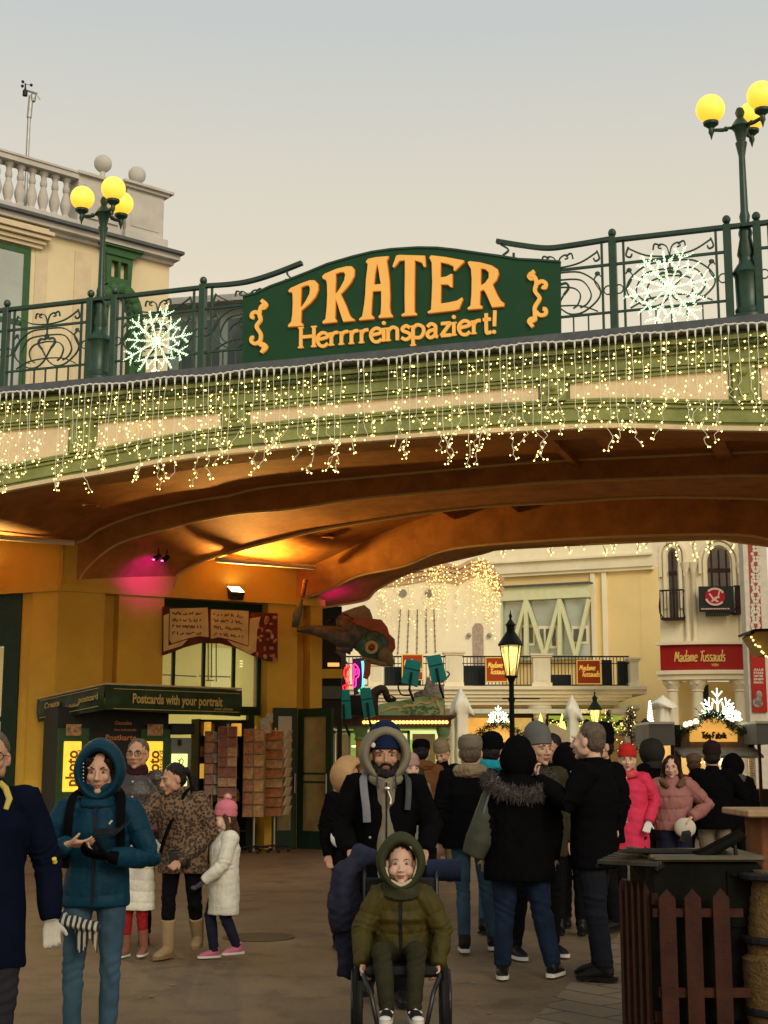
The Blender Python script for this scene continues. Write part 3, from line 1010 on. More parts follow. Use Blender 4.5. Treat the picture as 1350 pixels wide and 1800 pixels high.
# window bay between the second and third pillar
zt = wz(370, 1150) ; zb = wz(440, 1243)
m = MB(WL)
for x, w in ((305, .05), (358, .05), (411, .05), (458, .14)):
 a = wx(x, 1180, .3)
 m.box(a - w / 2, a + w / 2, .28, .36, zb, 4.0)
m.box(a285, a460, .27, .4, zb - .14, zb + .02)
m.box(a285, a460, .27, .4, 3.95, ZS)
a = wx(440, 1350, .3)
m.box(a - .06, a + .06, .28, .4, 0, zb - .14)
m.box(a285, a460, .27, .37, 0, .45)
m.build('window_frame', M_DARKGREEN, arc)
m = MB(WL)
m.box(a285, a460, .31, .33, zb + .02, 3.95)
m.build('window_pane', M_GLASS, arc)
M_ROOM = mat('lit_room_plaster', (.55, .5, .25), rough=.9, var=.12, vscale=1.5, emit=(.52, .44, .13), estr=.62)
M_ROOM2 = mat('brightly_lit_panel', (.7, .65, .4), rough=.9, var=0, emit=(.66, .60, .22), estr=.85)
m = MB(WL)
m.box(a285 - .2, a460 + .1, 2.0, 2.1, 0, 4.4)
m.box(a285 - .2, a285 - .1, .5, 2.0, 0, 4.4)
m.box(a460 - .0, a460 + .1, .62, 2.0, 0, 4.4)
m.build('shop_interior', M_ROOM, arc)
m = MB(WL)
m.box(a460 - .55, a460 - .1, 1.2, 1.3, zb - .0, zb + 1.15)
m.build('lit_panel', M_ROOM2, arc)
m = MB(WL)
m.tube([WL.loc(WL.w(a285 + .8, .9, zb + z))[0:3] for z in (.3, .32)], .01)
for x0, y0, x1, y1 in ((366, 1130, 366, 1195), (372, 1130, 372, 1192), (380, 1130, 380, 1198), (350, 1188, 405, 1190), (285, 1186, 345, 1189), (362, 1196, 376, 1196)):
 p0, p1 = WL.px(x0, y0, .9), WL.px(x1, y1, .9)
 m.tube([(p0[0], .9, p0[1]), (p1[0], .9, p1[1])], .012, 5)
m.build('shop_fittings', M_BLACK, arc)
# lettering seen through the glass from behind
m = MB(WL)
q0, q1 = WL.px(421, 1172, 1.1), WL.px(442, 1172, 1.1)
vs_, fs_, w_ = text2d('SIE', .03)
m.add([(q1[0] - x / w_ * (q1[0] - q0[0]), 1.1, q0[1] + y * .17) for x, y in vs_], fs_)
m.build('window_lettering', mat('bright_letters', (.9, .9, .4), emit=(1, .95, .4), estr=1.2, var=0), arc, fix=False)
# ================================================================ lamps under the bridge
M_LAMPW = mat('lamp_lens', (1, .9, .6), var=0, emit=(1, .84, .42), estr=14)
def add_light(name, kind, loc, energy, col, size=.1, rot=None, spot=None, blend=.5):
 d = bpy.data.lights.new(name, kind)
 d.energy = energy
 d.color = col
 if kind == 'SPOT':
  d.spot_size = spot
  d.spot_blend = blend
  d.shadow_soft_size = size
 elif kind == 'AREA':
  d.size = size
 else:
  d.shadow_soft_size = size
 o = bpy.data.objects.new(name, d)
 C.objects.link(o)
 o.location = loc
 if rot is not None:
  o.rotation_euler = rot
 return o
def aim(o, tgt):
 d = Vector(tgt) - Vector(o.location)
 o.rotation_euler = d.to_track_quat('-Z', 'Y').to_euler()
def floodlight(x, y, label, energy, fr=WL, b=-.16, tgt=None, loc=None):
 if loc is None:
  a, z = fr.px(x, y, b)
  loc = fr.w(a, b, z)
 else:
  a, b, z = fr.loc(loc)
 t = thing('floodlight', label, 'floodlight', loc, 'floodlights on the station frieze')
 m = MB(fr)
 m.add([(a - .13, b - .1, z - .02), (a + .13, b - .1, z - .02), (a + .13, b + .12, z + .1), (a - .13, b + .12, z + .1), (a - .11, b - .06, z - .16), (a + .11, b - .06, z - .16), (a + .11, b + .1, z - .12), (a - .11, b + .1, z - .12)],
          [(4, 5, 1, 0), (5, 6, 2, 1), (6, 7, 3, 2), (7, 4, 0, 3), (4, 7, 6, 5)])
 m.box(a - .02, a + .02, b + .05, b + .19, z - .14, z - .08)
 m.build('housing', M_BLACK, t)
 m = MB(fr)
 m.add([(a - .12, b - .095, z - .012), (a + .12, b - .095, z - .012), (a + .12, b + .115, z + .102), (a - .12, b + .115, z + .102)], [(0, 1, 2, 3)])
 m.build('lens', M_LAMPW, t)
 p = fr.w(a, b - .08, z + .12)
 l = add_light('floodlight_glow', 'SPOT', p, energy, (1, .56, .13), .08, spot=R(150), blend=.6)
 aim(l, tgt if tgt is not None else fr.w(a, b - 1.2, z + 2))
 l.parent = t
 l.location = Vector(p) - Vector(loc)
 return l
floodlight(415, 1040, 'lit floodlight on the ochre frieze above the scroll banner', 750, tgt=WL.w(wx(440), -2.2, 6.4))
floodlight(0, 0, 'lit floodlight on the frieze at the left edge', 650, fr=CH, loc=CH.w(-.75, -.25, 4.72), tgt=CH.w(-.2, -3, 6.2))
def downlight(x, y, z, label, on=True):
 p = atZ(x, y, z)
 t = thing('ceiling_light', label, 'ceiling light', p, 'recessed lights under the bridge' if on else 'unlit fittings under the bridge')
 m = MB()
 m.lathe([(.13, 0), (.14, -.02), (.10, -.03), (.09, -.015), (0.0, -.012)], p, 16)
 m.build('rim', M_TRIM if on else M_OCHRE, t, smooth=True)
 if on:
  m = MB()
  m.lathe([(.0, -.03), (.08, -.028), (.085, -.02), (0, -.018)], p, 14)
  m.build('lens', M_LAMPW, t)
for x, y, f, b, lab, on in ((213, 832, fC2, 1.2, 'lit round lamp under the bridge edge at left', True), (577, 898, fA1, B_A0 + .7, 'lit round lamp set in the first arched rib', True)):
 a, z = BR.px(x, y, b)
 zz = f(a) - .01 if f is fA1 else z
 downlight(x, y, z, lab, on)
for x, y, b, lab in ((160, 886, 3.0, 'unlit round ceiling fitting in the first vault'), (575, 944, 7.6, 'unlit round ceiling fitting in the second vault')):
 a, z = BR.px(x, y, b)
 downlight(x, y, z, lab, False)
# pink spots
for i, (x, y) in enumerate(((277, 978), (292, 980))):
 a, z = BR.px(x, y, B_A0 + .35)
 p = BR.w(a, B_A0 + .35, z)
 t = thing('spotlight', ('left' if i == 0 else 'right') + ' one of the pair of small pink spotlights under the first rib', 'spotlight', p, 'pink spotlights under the rib')
 m = MB()
 m.tube([(p[0] + .06, p[1], p[2] + .02), (p[0] - .05, p[1], p[2] - .05)], [.035, .05], 10)
 m.tube([(p[0], p[1], p[2]), (p[0] + .02, p[1], p[2] + .14)], .012, 6)
 m.build('housing', M_BLACK, t)
 m = MB()
 m.lathe([(0, 0), (.035, 0), (.035, .005), (0, .006)], (p[0] - .056, p[1], p[2] - .058), 8)
 m.build('lens', mat('pink_lens', (1, .3, .8), var=0, emit=(1, .08, .55), estr=14), t)
 l = add_light('pink_glow', 'SPOT', (p[0] - .07, p[1], p[2] - .08), 26, (.6, .0, 1), .03, spot=R(80), blend=1)
 q = BR.px(235, 1040, B_A0 + .8)
 aim(l, BR.w(q[0] + .1, B_A0 + .9, q[1] + .25))
 l.parent = t
 l.location = Vector((-.07, 0, -.08))
p = atY(583, 1092, 26.5)
t = thing('spotlight', 'small pink spotlight on the last ochre pillar beside the bird figure', 'spotlight', tuple(p), 'pink spotlights under the rib')
m = MB()
m.tube([tuple(p + [-.1, .02, -.02]), tuple(p), tuple(p + [.03, -.02, .07])], [.015, .03, .04], 8)
m.build('housing', M_BLACK, t)
l = add_light('pink_glow', 'SPOT', tuple(p + [.04, -.03, .09]), 20, (.7, 0, .8), .03, spot=R(95), blend=1)
aim(l, BR.w(BR.px(600, 1035, B_B0 + .7)[0], B_B0 + .6, 4.9))
l.parent = t
l.location = (.04, -.03, .09)
for x, y, b in ((577, 898, B_A0 + .7), (213, 832, 1.2), (420, 955, 7.4)):  # warm light on the ground; the last spot is added without a fitting
 a, z = BR.px(x, y, b)
 q = BR.w(a, b, z - .1)
 l = add_light('ground_glow', 'SPOT', q, 70, (1, .55, .2), .1, rot=(0, 0, 0), spot=R(110), blend=1)
for p0, p1 in (((-40, 941, 23.5), (131, 955, 23.9)), ((380, 984, 24.9), (552, 997, 26.1))):
 m = MB()
 m.tube([tuple(atY(*p0)), tuple(atY(*p1))], .05, 6)
 m.build('vault_moulding', M_TRIM, bridge)
# ================================================================ upper storey of the corner building
US = Frame(atY(297, 470, 27.0)[:2], (2.79, 2.35))
def upx(x, y, b=0.0): return US.px(x, y, b)
aC, zC = upx(308, 441, -.35)           # tip of the cornice
aW = upx(297, 500)[0]                  # corner of the wall
up = thing('corner_building', 'cream corner building with stone balustrade and green window frames behind the bridge railing', 'building', US.w(aW - 2, 1, 0))
zc = zC
m = MB(US)
m.box(-6, aW, 0, 6, 6.62, zc - .2)
m.build('wall', M_YWALL, up)
m = MB(US)
m.box(-6, aW + .09, -.25, 6, zc - .13, zc - .03)
m.box(-6, aW + .04, -.1, 6, zc - .2, zc - .13)
m.build('cornice', M_STONE, up)
m = MB(US)
m.box(-6, aW + .13, -.35, 6, zc - .03, zc + .03)
m.add([(-6, -.35, zc + .03), (aW + .13, -.35, zc + .03), (aW + .0, -.1, zc + .12), (-6, -.1, zc + .12)], [(0, 1, 2, 3)])
m.build('roof_edge', M_LEAD, up)
zb0 = zc + .1
# balustrade
bal_top = upx(100, 300)[1]
bal_l = upx(137, 380)[0]
H_b = 1.0
m = MB(US)
m.box(-6, bal_l, .02, .32, zb0, zb0 + .16)
m.build('balustrade_base', M_STONE, up)
m = MB(US)
m.box(-6, bal_l, .0, .34, zb0 + .98, zb0 + 1.08)
m.box(-6, bal_l, -.03, .37, zb0 + 1.08, zb0 + 1.12)
m.build('balustrade_rail', M_STONE, up)
prof = [(.075, 0), (.075, .05), (.05, .08), (.085, .22), (.09, .3), (.05, .48), (.042, .52), (.055, .54), (.06, .6), (.042, .68), (.05, .74), (.075, .77), (.075, .82)]
a = bal_l - .18
while a > -5.9:
 mm = MB(US)
 mm.lathe([(r * 1.15, z) for r, z in prof], (a, .17, zb0 + .16), 12)
 mm.build('baluster', M_STONE, up, smooth=True)
 a -= .235
m = MB(US)
aP0 = upx(215, 400)[0]
m.box(bal_l, aP0 + .02, .02, .5, zb0, zb0 + 1.08)
m.box(bal_l - .04, aP0 + .02, -.06, .56, zb0 + 1.081, zb0 + 1.14)
m.box(bal_l + .12, aP0 - .1, -.02, .1, zb0 + .25, zb0 + .9)
m.build('parapet', M_STONE, up)
m = MB(US)
aW -= .2
m.box(aP0, aW + .08, -.12, .7, zb0 - .02, zb0 + .18)
m.box(aP0 + .05, aW, -.06, .62, zb0 + .18, zb0 + 1.06)
m.box(aP0 - .03, aW + .08, -.13, .7, zb0 + 1.06, zb0 + 1.12)
m.box(aP0 - .08, aW + .15, -.2, .76, zb0 + 1.12, zb0 + 1.17)
m.box(aP0 + .15, aW - .1, -.075, -.055, zb0 + .3, zb0 + .96)
aW += .2
m.build('pedestal', M_STONE, up)
for x, y, bb, b in ((181, 288, zb0 + 1.14, .25), (241, 308, zb0 + 1.17, .2)):
 a, z = upx(x, y, b)
 m = MB(US)
 m.lathe([(.09, bb), (.09, bb + .05), (.05, bb + .1), (.05, z)], (a, b, 0), 12)
 m.ell((a, b, z), .175, 18, 12)
 m.build('ball_finial', M_STONE, up, smooth=True)
# window at the left edge
M_WG = mat('green_window_paint', (.045, .115, .045), rough=.5, var=.12)
aw = upx(52, 480)[0]
zt_, zb_ = upx(40, 435)[1], 7.2
m = MB(US)
m.box(aw - 2.2, aw, -.03, .08, zt_ - .12, zt_)
m.box(aw - .13, aw, -.03, .08, zb_, zt_ - .12)
m.box(aw - 2.2, aw - .13, -.028, .08, zt_ - 1.5, zt_ - 1.4)
wf = m.build('window_frame', M_WG, up)
m = MB(US)
m.box(aw - 2.2, aw - .13, -.012, .02, zb_, zt_ - .12)
m.build('window_pane', mat('pale_reflecting_glass', (.42, .46, .42), rough=.12, var=.15, vscale=.8, metal=.3), wf)
m = MB(US)
for k, (dz, pr) in enumerate(((-.02, .1), (.05, .16), (.13, .24), (.21, .3), (.29, .2))):
 m.box(aw - 2.4, aw + .12 + pr * .7, -pr, -.001, zt_ + .04 + dz, zt_ + .04 + dz + .066)
m.build('window_hood', M_TRIM, up)
m = MB(US)
m.box(aw + .1, aw + .35, -.02, -.001, 6.62, zt_ + .09)
m.box(aw + .9, aw + 1.25, -.02, -.001, 6.62, zc - .36)
m.build('wall_band', M_TRIM, up)
# ornamental aedicule
ax0, ax1 = upx(158, 450)[0], upx(243, 450)[0]
zt2 = upx(195, 425)[1]
cx = (ax0 + ax1) / 2 + .06
hw = (ax1 - ax0) / 2
m = MB(US)
m.prism([(cx - hw, zt2), (cx - hw * .2, zt2 - .02), (cx + hw, zt2 - .1), (cx + hw * .85, zt2 - .2), (cx + hw * .5, zt2 - .3), (cx + hw * .45, zt2 - .95), (cx - hw * .55, zt2 - .9), (cx - hw * .6, zt2 - .3), (cx - hw * .9, zt2 - .15)], -.16, -.002,
  [[(cx - hw * .38, zt2 - .42), (cx - hw * .1, zt2 - .42), (cx - hw * .1, zt2 - .75), (cx - hw * .38, zt2 - .75)], [(cx + .0, zt2 - .42), (cx + hw * .3, zt2 - .42), (cx + hw * .3, zt2 - .75), (cx + .0, zt2 - .75)]])
m.box(cx - hw, cx + hw, -.26, -.002, zt2 - .02, zt2 + .05)
m.box(cx - hw * .85, cx + hw * .85, -.22, -.161, zt2 - .16, zt2 - .1)
m.box(cx - hw * .65, cx + hw * .6, -.2, -.161, zt2 - .32, zt2 - .27)
aro = [(cx + hw * .72 * math.cos(t), zt2 - 1.5 + .55 * math.sin(t)) for t in np.linspace(0, math.pi, 17)]
m.ribbon([(cx - hw * .72, 6.7)] + aro[::-1] + [(cx + hw * .72, 6.7)], .26, -.19, -.002)
for p in aro[::2]:
 m.ell((p[0], -.2, p[1]), (.12, .07, .12), 8, 6)
for k in range(7):
 for s in (-1, 1):
  m.ell((cx + s * (hw * .8 + .05 * math.sin(k * 2)), -.2, zt2 - 1.7 - k * .2), (.12, .06, .13), 8, 6)
m.build('window_surround', M_WG, up)
m = MB(US)
m.prism([(cx - hw * .4, 6.7), (cx + hw * .4, 6.7), (cx + hw * .4, zt2 - 1.45), (cx + hw * .2, zt2 - 1.15), (cx - hw * .2, zt2 - 1.15), (cx - hw * .4, zt2 - 1.45)], -.03, -.001)
m.build('niche_panel', M_STONE, up)
# low grey structure behind the railing, right of the corner
GB = Frame((-3.6, 31), (.97, -.2))
t = thing('annex_building', 'low grey building with dark glass seen through the railing left of the sign', 'building', GB.w(1.2, 1, 0))
g0 = GB.px(300, 520)[0]; g1 = GB.px(470, 520)[0]
zg = GB.px(330, 532)[1]
m = MB(GB)
m.box(g0, g1, 0, 3, 6.62, zg - .15)
m.build('wall', mat('grey_green_cladding', (.20, .24, .22), rough=.5, var=.1), t)
m = MB(GB)
m.box(g0 - .4, g1 + .3, -.4, 3.2, zg - .15, zg)
m.build('roof', mat('pale_grey_roof', (.35, .35, .33), rough=.6), t)
m = MB(GB)
for k in range(4):
 a0 = g0 + .25 + k * (g1 - g0) / 4
 m.box(a0, a0 + (g1 - g0) / 4 - .2, -.02, -.002, 6.7, zg - .45)
m.build('window', mat('dark_reflecting_glass', (.05, .07, .07), rough=.08, var=.1), t)
# weather station on the roof
p0 = US.w(*[upx(48, 275, 1.0)[0], 1.0, 0])
zz0, zz1 = zb0, upx(44, 145, 1.0)[1]
t = thing('weather_station', 'thin grey mast with a cup wind gauge standing on the balustraded roof', 'weather mast', (p0[0], p0[1], zz0))
M_GM = mat('galvanised_metal', (.32, .34, .33), rough=.45, metal=.5, var=.15)
m = MB()
X, Y = p0[0], p0[1]
m.tube([(X, Y, zz0), (X, Y, zz1 - .55)], .035, 8)
m.tube([(X, Y, zz1 - .7), (X + .02, Y, zz1 - .25)], .05, 8)
m.build('mast', M_GM, t, smooth=True)
m = MB()
m.tube([(X + .14, Y, zz1 - .2), (X - .1, Y, zz1 - .12)], .022, 6)
m.lathe([(.05, 0), (.06, .06), (.06, .12), (.03, .16)], (X + .06, Y, zz1 - .36), 8)
m.tube([(X + .12, Y, zz1 - .2), (X + .2, Y, zz1 - .32)], .012, 5)
m.build('instrument_arm', M_GM, t)
m = MB()
m.lathe([(.05, -.1), (.05, 0), (.02, .04), (.01, .16)], (X - .1, Y, zz1 - .14), 8)
for k in range(3):
 an = k * 2.09 + .3
 c = (X - .1 + .11 * math.cos(an), Y + .11 * math.sin(an), zz1)
 m.tube([(X - .1, Y, zz1), c], .006, 4)
 m.ell(c, .032, 7, 5)
m.build('wind_gauge', M_BLACK, t)
# ================================================================ scroll banner under the frieze
def FY(Y): return Frame((0, Y), (1, 0))
rnd = random.Random(11)
t = thing('scroll_banner', 'dark red banner board with two open parchment pages of handwriting above the shop window', 'banner', WL.w(wx(390), -.2, 3.6))
def wp(x, y, b=-.15): return WL.px(x, y, b)
m = MB(WL)
m.prism([wp(*p) for p in ((288, 1066), (489, 1078), (489, 1162), (472, 1162), (445, 1152), (420, 1140), (390, 1131), (355, 1130), (325, 1138), (300, 1148), (287, 1152))], -.13, -.09)
m.build('banner_board', mat('dark_red_print', (.16, .025, .012), rough=.5, var=.5, vscale=3.5, col2=(.05, .012, .008)), t)
M_PARCH = mat('parchment_print', (.62, .46, .20), rough=.6, var=.2, vscale=3)
m = MB(WL)
m.prism([wp(*p) for p in ((299, 1070), (365, 1068), (367, 1120), (350, 1118), (330, 1122), (302, 1131), (298, 1125))], -.15, -.131)
m.build('parchment_page', M_PARCH, t)
m = MB(WL)
m.prism([wp(*p) for p in ((371, 1071), (437, 1074), (436, 1135), (405, 1124), (385, 1120), (371, 1123))], -.15, -.131)
m.build('parchment_page', M_PARCH, t)
m = MB(WL)
m.prism([wp(*p) for p in ((440, 1087), (458, 1084), (452, 1110), (450, 1145), (440, 1150), (410, 1134), (400, 1125), (437, 1137))], -.148, -.131)
m.prism([wp(*p) for p in ((288, 1082), (297, 1078), (296, 1135), (330, 1124), (320, 1135), (288, 1145))], -.148, -.131)
m.build('parchment_curl', M_PARCH, t)
m = MB(WL)
for (x0, x1, ys, dy) in ((303, 360, (1078, 1090, 1101, 1113), 1.5), (375, 432, (1080, 1091, 1103, 1115), 4)):
 for y in ys:
  x = x0
  pts = []
  while x < x1 - rnd.uniform(0, 8):
   if rnd.random() < .15 and len(pts) > 2:
    m.ribbon([(p[0], p[1]) for p in pts], .016, -.156, -.151)
    pts = []
    x += 2.5
   yy = y + dy * (x - x0) / (x1 - x0)
   a, z = wp(x, yy)
   pts.append((a, z + rnd.choice((-.02, .015, .03, -.012))))
   x += 1.15
  if len(pts) > 2: m.ribbon(pts, .016, -.156, -.151)
m.build('handwriting', mat('brown_ink', (.09, .03, .01), rough=.7, var=0), t, fix=False)
m = MB(WL)
for i in range(26):
 x, y = rnd.uniform(449, 486), rnd.uniform(1085, 1160)
 a, z = wp(x, y)
 m.ell((a, -.134, z), (rnd.uniform(.02, .06), .012, rnd.uniform(.02, .06)), 7, 4)
m.build('flower_print', mat('flower_print', (.5, .35, .15), rough=.6, var=.6, vscale=12, col2=(.25, .03, .02)), t)
# ================================================================ photo kiosk with awning
KF = Frame(WL.w(0, -.95, 0)[:2], WL.u)
kio = thing('photo_kiosk', 'dark green photo kiosk with a lettered awning and glowing yellow photo panels', 'kiosk', KF.w(KF.px(200, 1300)[0], .3, 0))
M_AWN = mat('dark_green_tarpaulin', (.018, .036, .014), rough=.42, var=.35, vscale=3, bump=.25, bscale=8)
M_AWNL = mat('awning_gold_lettering', (.42, .30, .10), rough=.6, var=0)
K0 = atY(185, 1203, 22.9)
K1 = atY(425, 1212, 24.6)
K2 = atY(66, 1229, 24.25)
AF = Frame(K0[:2], K1[:2] - K0[:2])
Lf = math.hypot(*(K1[:2] - K0[:2]))
def val(fr, L, zt0, zt1, zb0_, zb1_, n=40, seed=1):
 r_ = random.Random(seed)
 mm = MB(fr)
 rows = []
 for i in range(n + 1):
  q = i / n
  row = []
  for k in range(7):
   s = k / 6
   zt = zt0 + (zt1 - zt0) * q
   zb = zb0_ + (zb1_ - zb0_) * q
   z = zt + (zb - zt) * s
   wv = .018 * math.sin(q * 31 + s * 2.2) + .022 * math.sin(q * 13 - s * 4) * s
   row.append((q * L, wv - .02 * math.sin(s * 3.14), z + (.012 * math.sin(q * 25) if k == 0 else 0)))
  rows.append(row)
 mm.loft(rows)
 return mm
zK = K0[2]
mm = val(AF, Lf, zK, zK - .01, zK - .40, zK - .46)
o = mm.build('awning_valance', M_AWN, kio, smooth='all', fix=False)
mm = MB(AF)
put_text(mm, 'Postcards with your portrait', .18 * Lf, .84 * Lf, zK - .28, .155, -.05, bold=.03, slope=-.01)
put_text(mm, 'your photo', .78 * Lf, .92 * Lf, zK - .36, .04, -.05, bold=.02)
for z in (zK - .07, zK - .385):
 mm.add([(.05 * Lf, -.05, z), (.97 * Lf, -.05, z - .01), (.97 * Lf, -.05, z + .0), (.05 * Lf, -.05, z + .01)], [(0, 1, 2, 3)])
mm.build('awning_lettering', M_AWNL, o, fix=False)
SF = Frame(K2[:2], K0[:2] - K2[:2])
Ls = math.hypot(*(K0[:2] - K2[:2]))
zl = K2[2]
mm = val(SF, Ls, zl, zK, zl - .39, zK - .40, 16)
o = mm.build('awning_valance', M_AWN, kio, smooth='all', fix=False)
mm = MB(SF)
sl = (zK - zl) / Ls
for s_, f0, f1, zz, h in (('Create', .15, .38, -.20, .10), ('your individual', .37, .66, -.27, .06), ('postcard', .66, .94, -.22, .10)):
 put_text(mm, s_, f0 * Ls, f1 * Ls, zl + sl * f0 * Ls + zz, h, -.05, bold=.03, slope=sl * 1.1)
for dz in (-.05, -.34):
 mm.add([(.08 * Ls, -.05, zl + dz + sl * .08 * Ls), (.95 * Ls, -.05, zl + dz + sl * .95 * Ls), (.95 * Ls, -.05, zl + dz + .012 + sl * .95 * Ls), (.08 * Ls, -.05, zl + dz + .012 + sl * .08 * Ls)], [(0, 1, 2, 3)])
mm.build('awning_lettering', M_AWNL, o, fix=False)
mm = MB()
b1 = WL.w(WL.loc(K1)[0], -.03, 0); b0_ = WL.w(WL.loc(K2)[0] + .55, -.1, 0)
mm.quad(tuple(K2 + [0, 0, .01]), tuple(K0 + [0, 0, .015]), (b0_[0] + 1.0, b0_[1] + .4, 2.72), (b0_[0], b0_[1] - .05, 2.56))
mm.quad(tuple(K0 + [0, 0, .015]), tuple(K1 + [0, 0, .01]), (b1[0], b1[1], 2.72), (b0_[0] + 1.0, b0_[1] + .4, 2.72))
mm.build('awning_roof', mat('grey_tarpaulin_top', (.30, .27, .19), rough=.7, var=.2), kio, fix=False)
mm = MB()
mm.tube([tuple(K2 + [0, -.02, .0]), tuple(K0 + [0, -.02, .01]), tuple(K1 + [0, -.02, .01])], .016, 6)
mm.build('awning_edge', mat('pale_awning_hem', (.45, .36, .22), rough=.7, var=.1), kio)
def kp(x, y, b=0.0): return KF.px(x, y, b)
k_l, k_m, k_r = kp(100, 1400)[0], kp(245, 1400)[0], kp(297, 1400)[0]
mm = MB(KF)
mm.box(k_l, k_r, .1, .85, 0, 2.45)
mm.build('cabinet', mat('black_cabinet', (.012, .014, .012), rough=.5, var=.2), kio)
for x0, x1 in ((100, 153), (245, 297)):
 mm = MB(KF)
 mm.box(kp(x0, 1400)[0], kp(x1, 1400)[0], 0, .095, 0, 2.1)
 mm.build('door_post', mat('kiosk_green', (.02, .06, .02), rough=.45, var=.2), kio)
M_PHOTO = mat('glowing_photo_panel', (.9, .55, .08), rough=.4, var=.35, vscale=5, emit=(1, .50, .035), estr=1.05)
for x0, x1 in ((112, 143), (255, 286)):
 mm = MB(KF)
 a0, z1_ = kp(x0, 1303); a1, _ = kp(x1, 1303); _, z0_ = kp(x0, 1392)
 mm.bbox(a0, a1, -.03, -.002, z0_, z1_, .012)
 o = mm.build('lit_panel', M_PHOTO, kio)
 mm = MB(KF)
 vs, fs, w = text2d('photo', .03)
 H_ = z1_ - z0_
 mm.add([(a0 + (a1 - a0) * .78 - y * .27, -.034, z0_ + .08 + x / w * H_ * .72) for x, y in vs], fs)
 vs, fs, w = text2d('postcard', .02)
 mm.add([(a0 + (a1 - a0) * .97 - y * .09, -.034, z0_ + .18 + x / w * H_ * .6) for x, y in vs], fs)
 mm.build('panel_lettering', mat('brown_lettering', (.28, .12, .01), rough=.6, var=0), o, fix=False)
 mm = MB(KF)
 a0, z1_ = kp(x0 + 4, 1273); a1, _ = kp(x1, 1273); _, z0_ = kp(x0, 1293)
 mm.box(a0, a1, -.02, -.002, z0_, z1_)
 mm.build('picture_plate', mat('sepia_picture', (.5, .28, .12), rough=.5, var=.8, vscale=14, col2=(.08, .03, .015)), kio)
mm = MB(KF)
for s_, x0, x1, y, h in (('Gestalte', 202, 232, 1274, .06), ('Ihre individuelle', 201, 240, 1285, .04), ('Postkarte', 185, 240, 1301, .09)):
 a0 = kp(x0, y, .08)[0]; a1, z_ = kp(x1, y, .08)
 put_text(mm, s_, a0, a1, z_, h, .09, bold=.02)
mm.build('kiosk_lettering', mat('dull_red_lettering', (.42, .16, .06), rough=.6, var=0), kio, fix=False)
# ticket machine
TM = thing('ticket_machine', 'grey order terminal with a bright yellow-green screen beside the photo kiosk', 'machine', KF.w(kp(316, 1400)[0], .2, 0))
mm = MB(KF)
a0, a1 = kp(299, 1400)[0], kp(336, 1400)[0]
zt_ = kp(316, 1297)[1]
mm.bbox(a0, a1, .02, .45, 0, zt_, .015)
mm.build('casing', mat('grey_casing', (.14, .15, .13), rough=.5, var=.15), TM)
mm = MB(KF)
mm.bbox(a0 - .02, a1 + .03, -.05, .5, zt_ + .06, kp(316, 1272)[1], .02)
mm.build('canopy', M_BLACK, TM)
mm = MB(KF)
s0, sz1 = kp(302, 1325); s1, _ = kp(330, 1325); _, sz0 = kp(302, 1382)
mm.bbox(s0, s1, -.0, .019, sz0, sz1, .004)
sc_ = mm.build('screen', mat('lit_screen', (.8, .9, .4), rough=.3, var=.1, emit=(.85, 1, .30), estr=1.0), TM)
mm = MB(KF)
pts = [kp(*p) for p in ((313, 1338), (317, 1334), (315, 1342), (320, 1344), (314, 1347))]
mm.ribbon(pts, .02, -.006, -.001)
mm.ribbon([kp(*p) for p in ((318, 1333), (322, 1336), (321, 1343))], .015, -.006, -.001)
mm.build('screen_mark', M_BLACK, sc_)
mm = MB(KF)
q = kp(316, 1305)
mm.box(q[0] - .03, q[0] + .03, -.005, .02, q[1] - .05, q[1] + .05)
mm.build('card_slot', M_BLACK, TM)
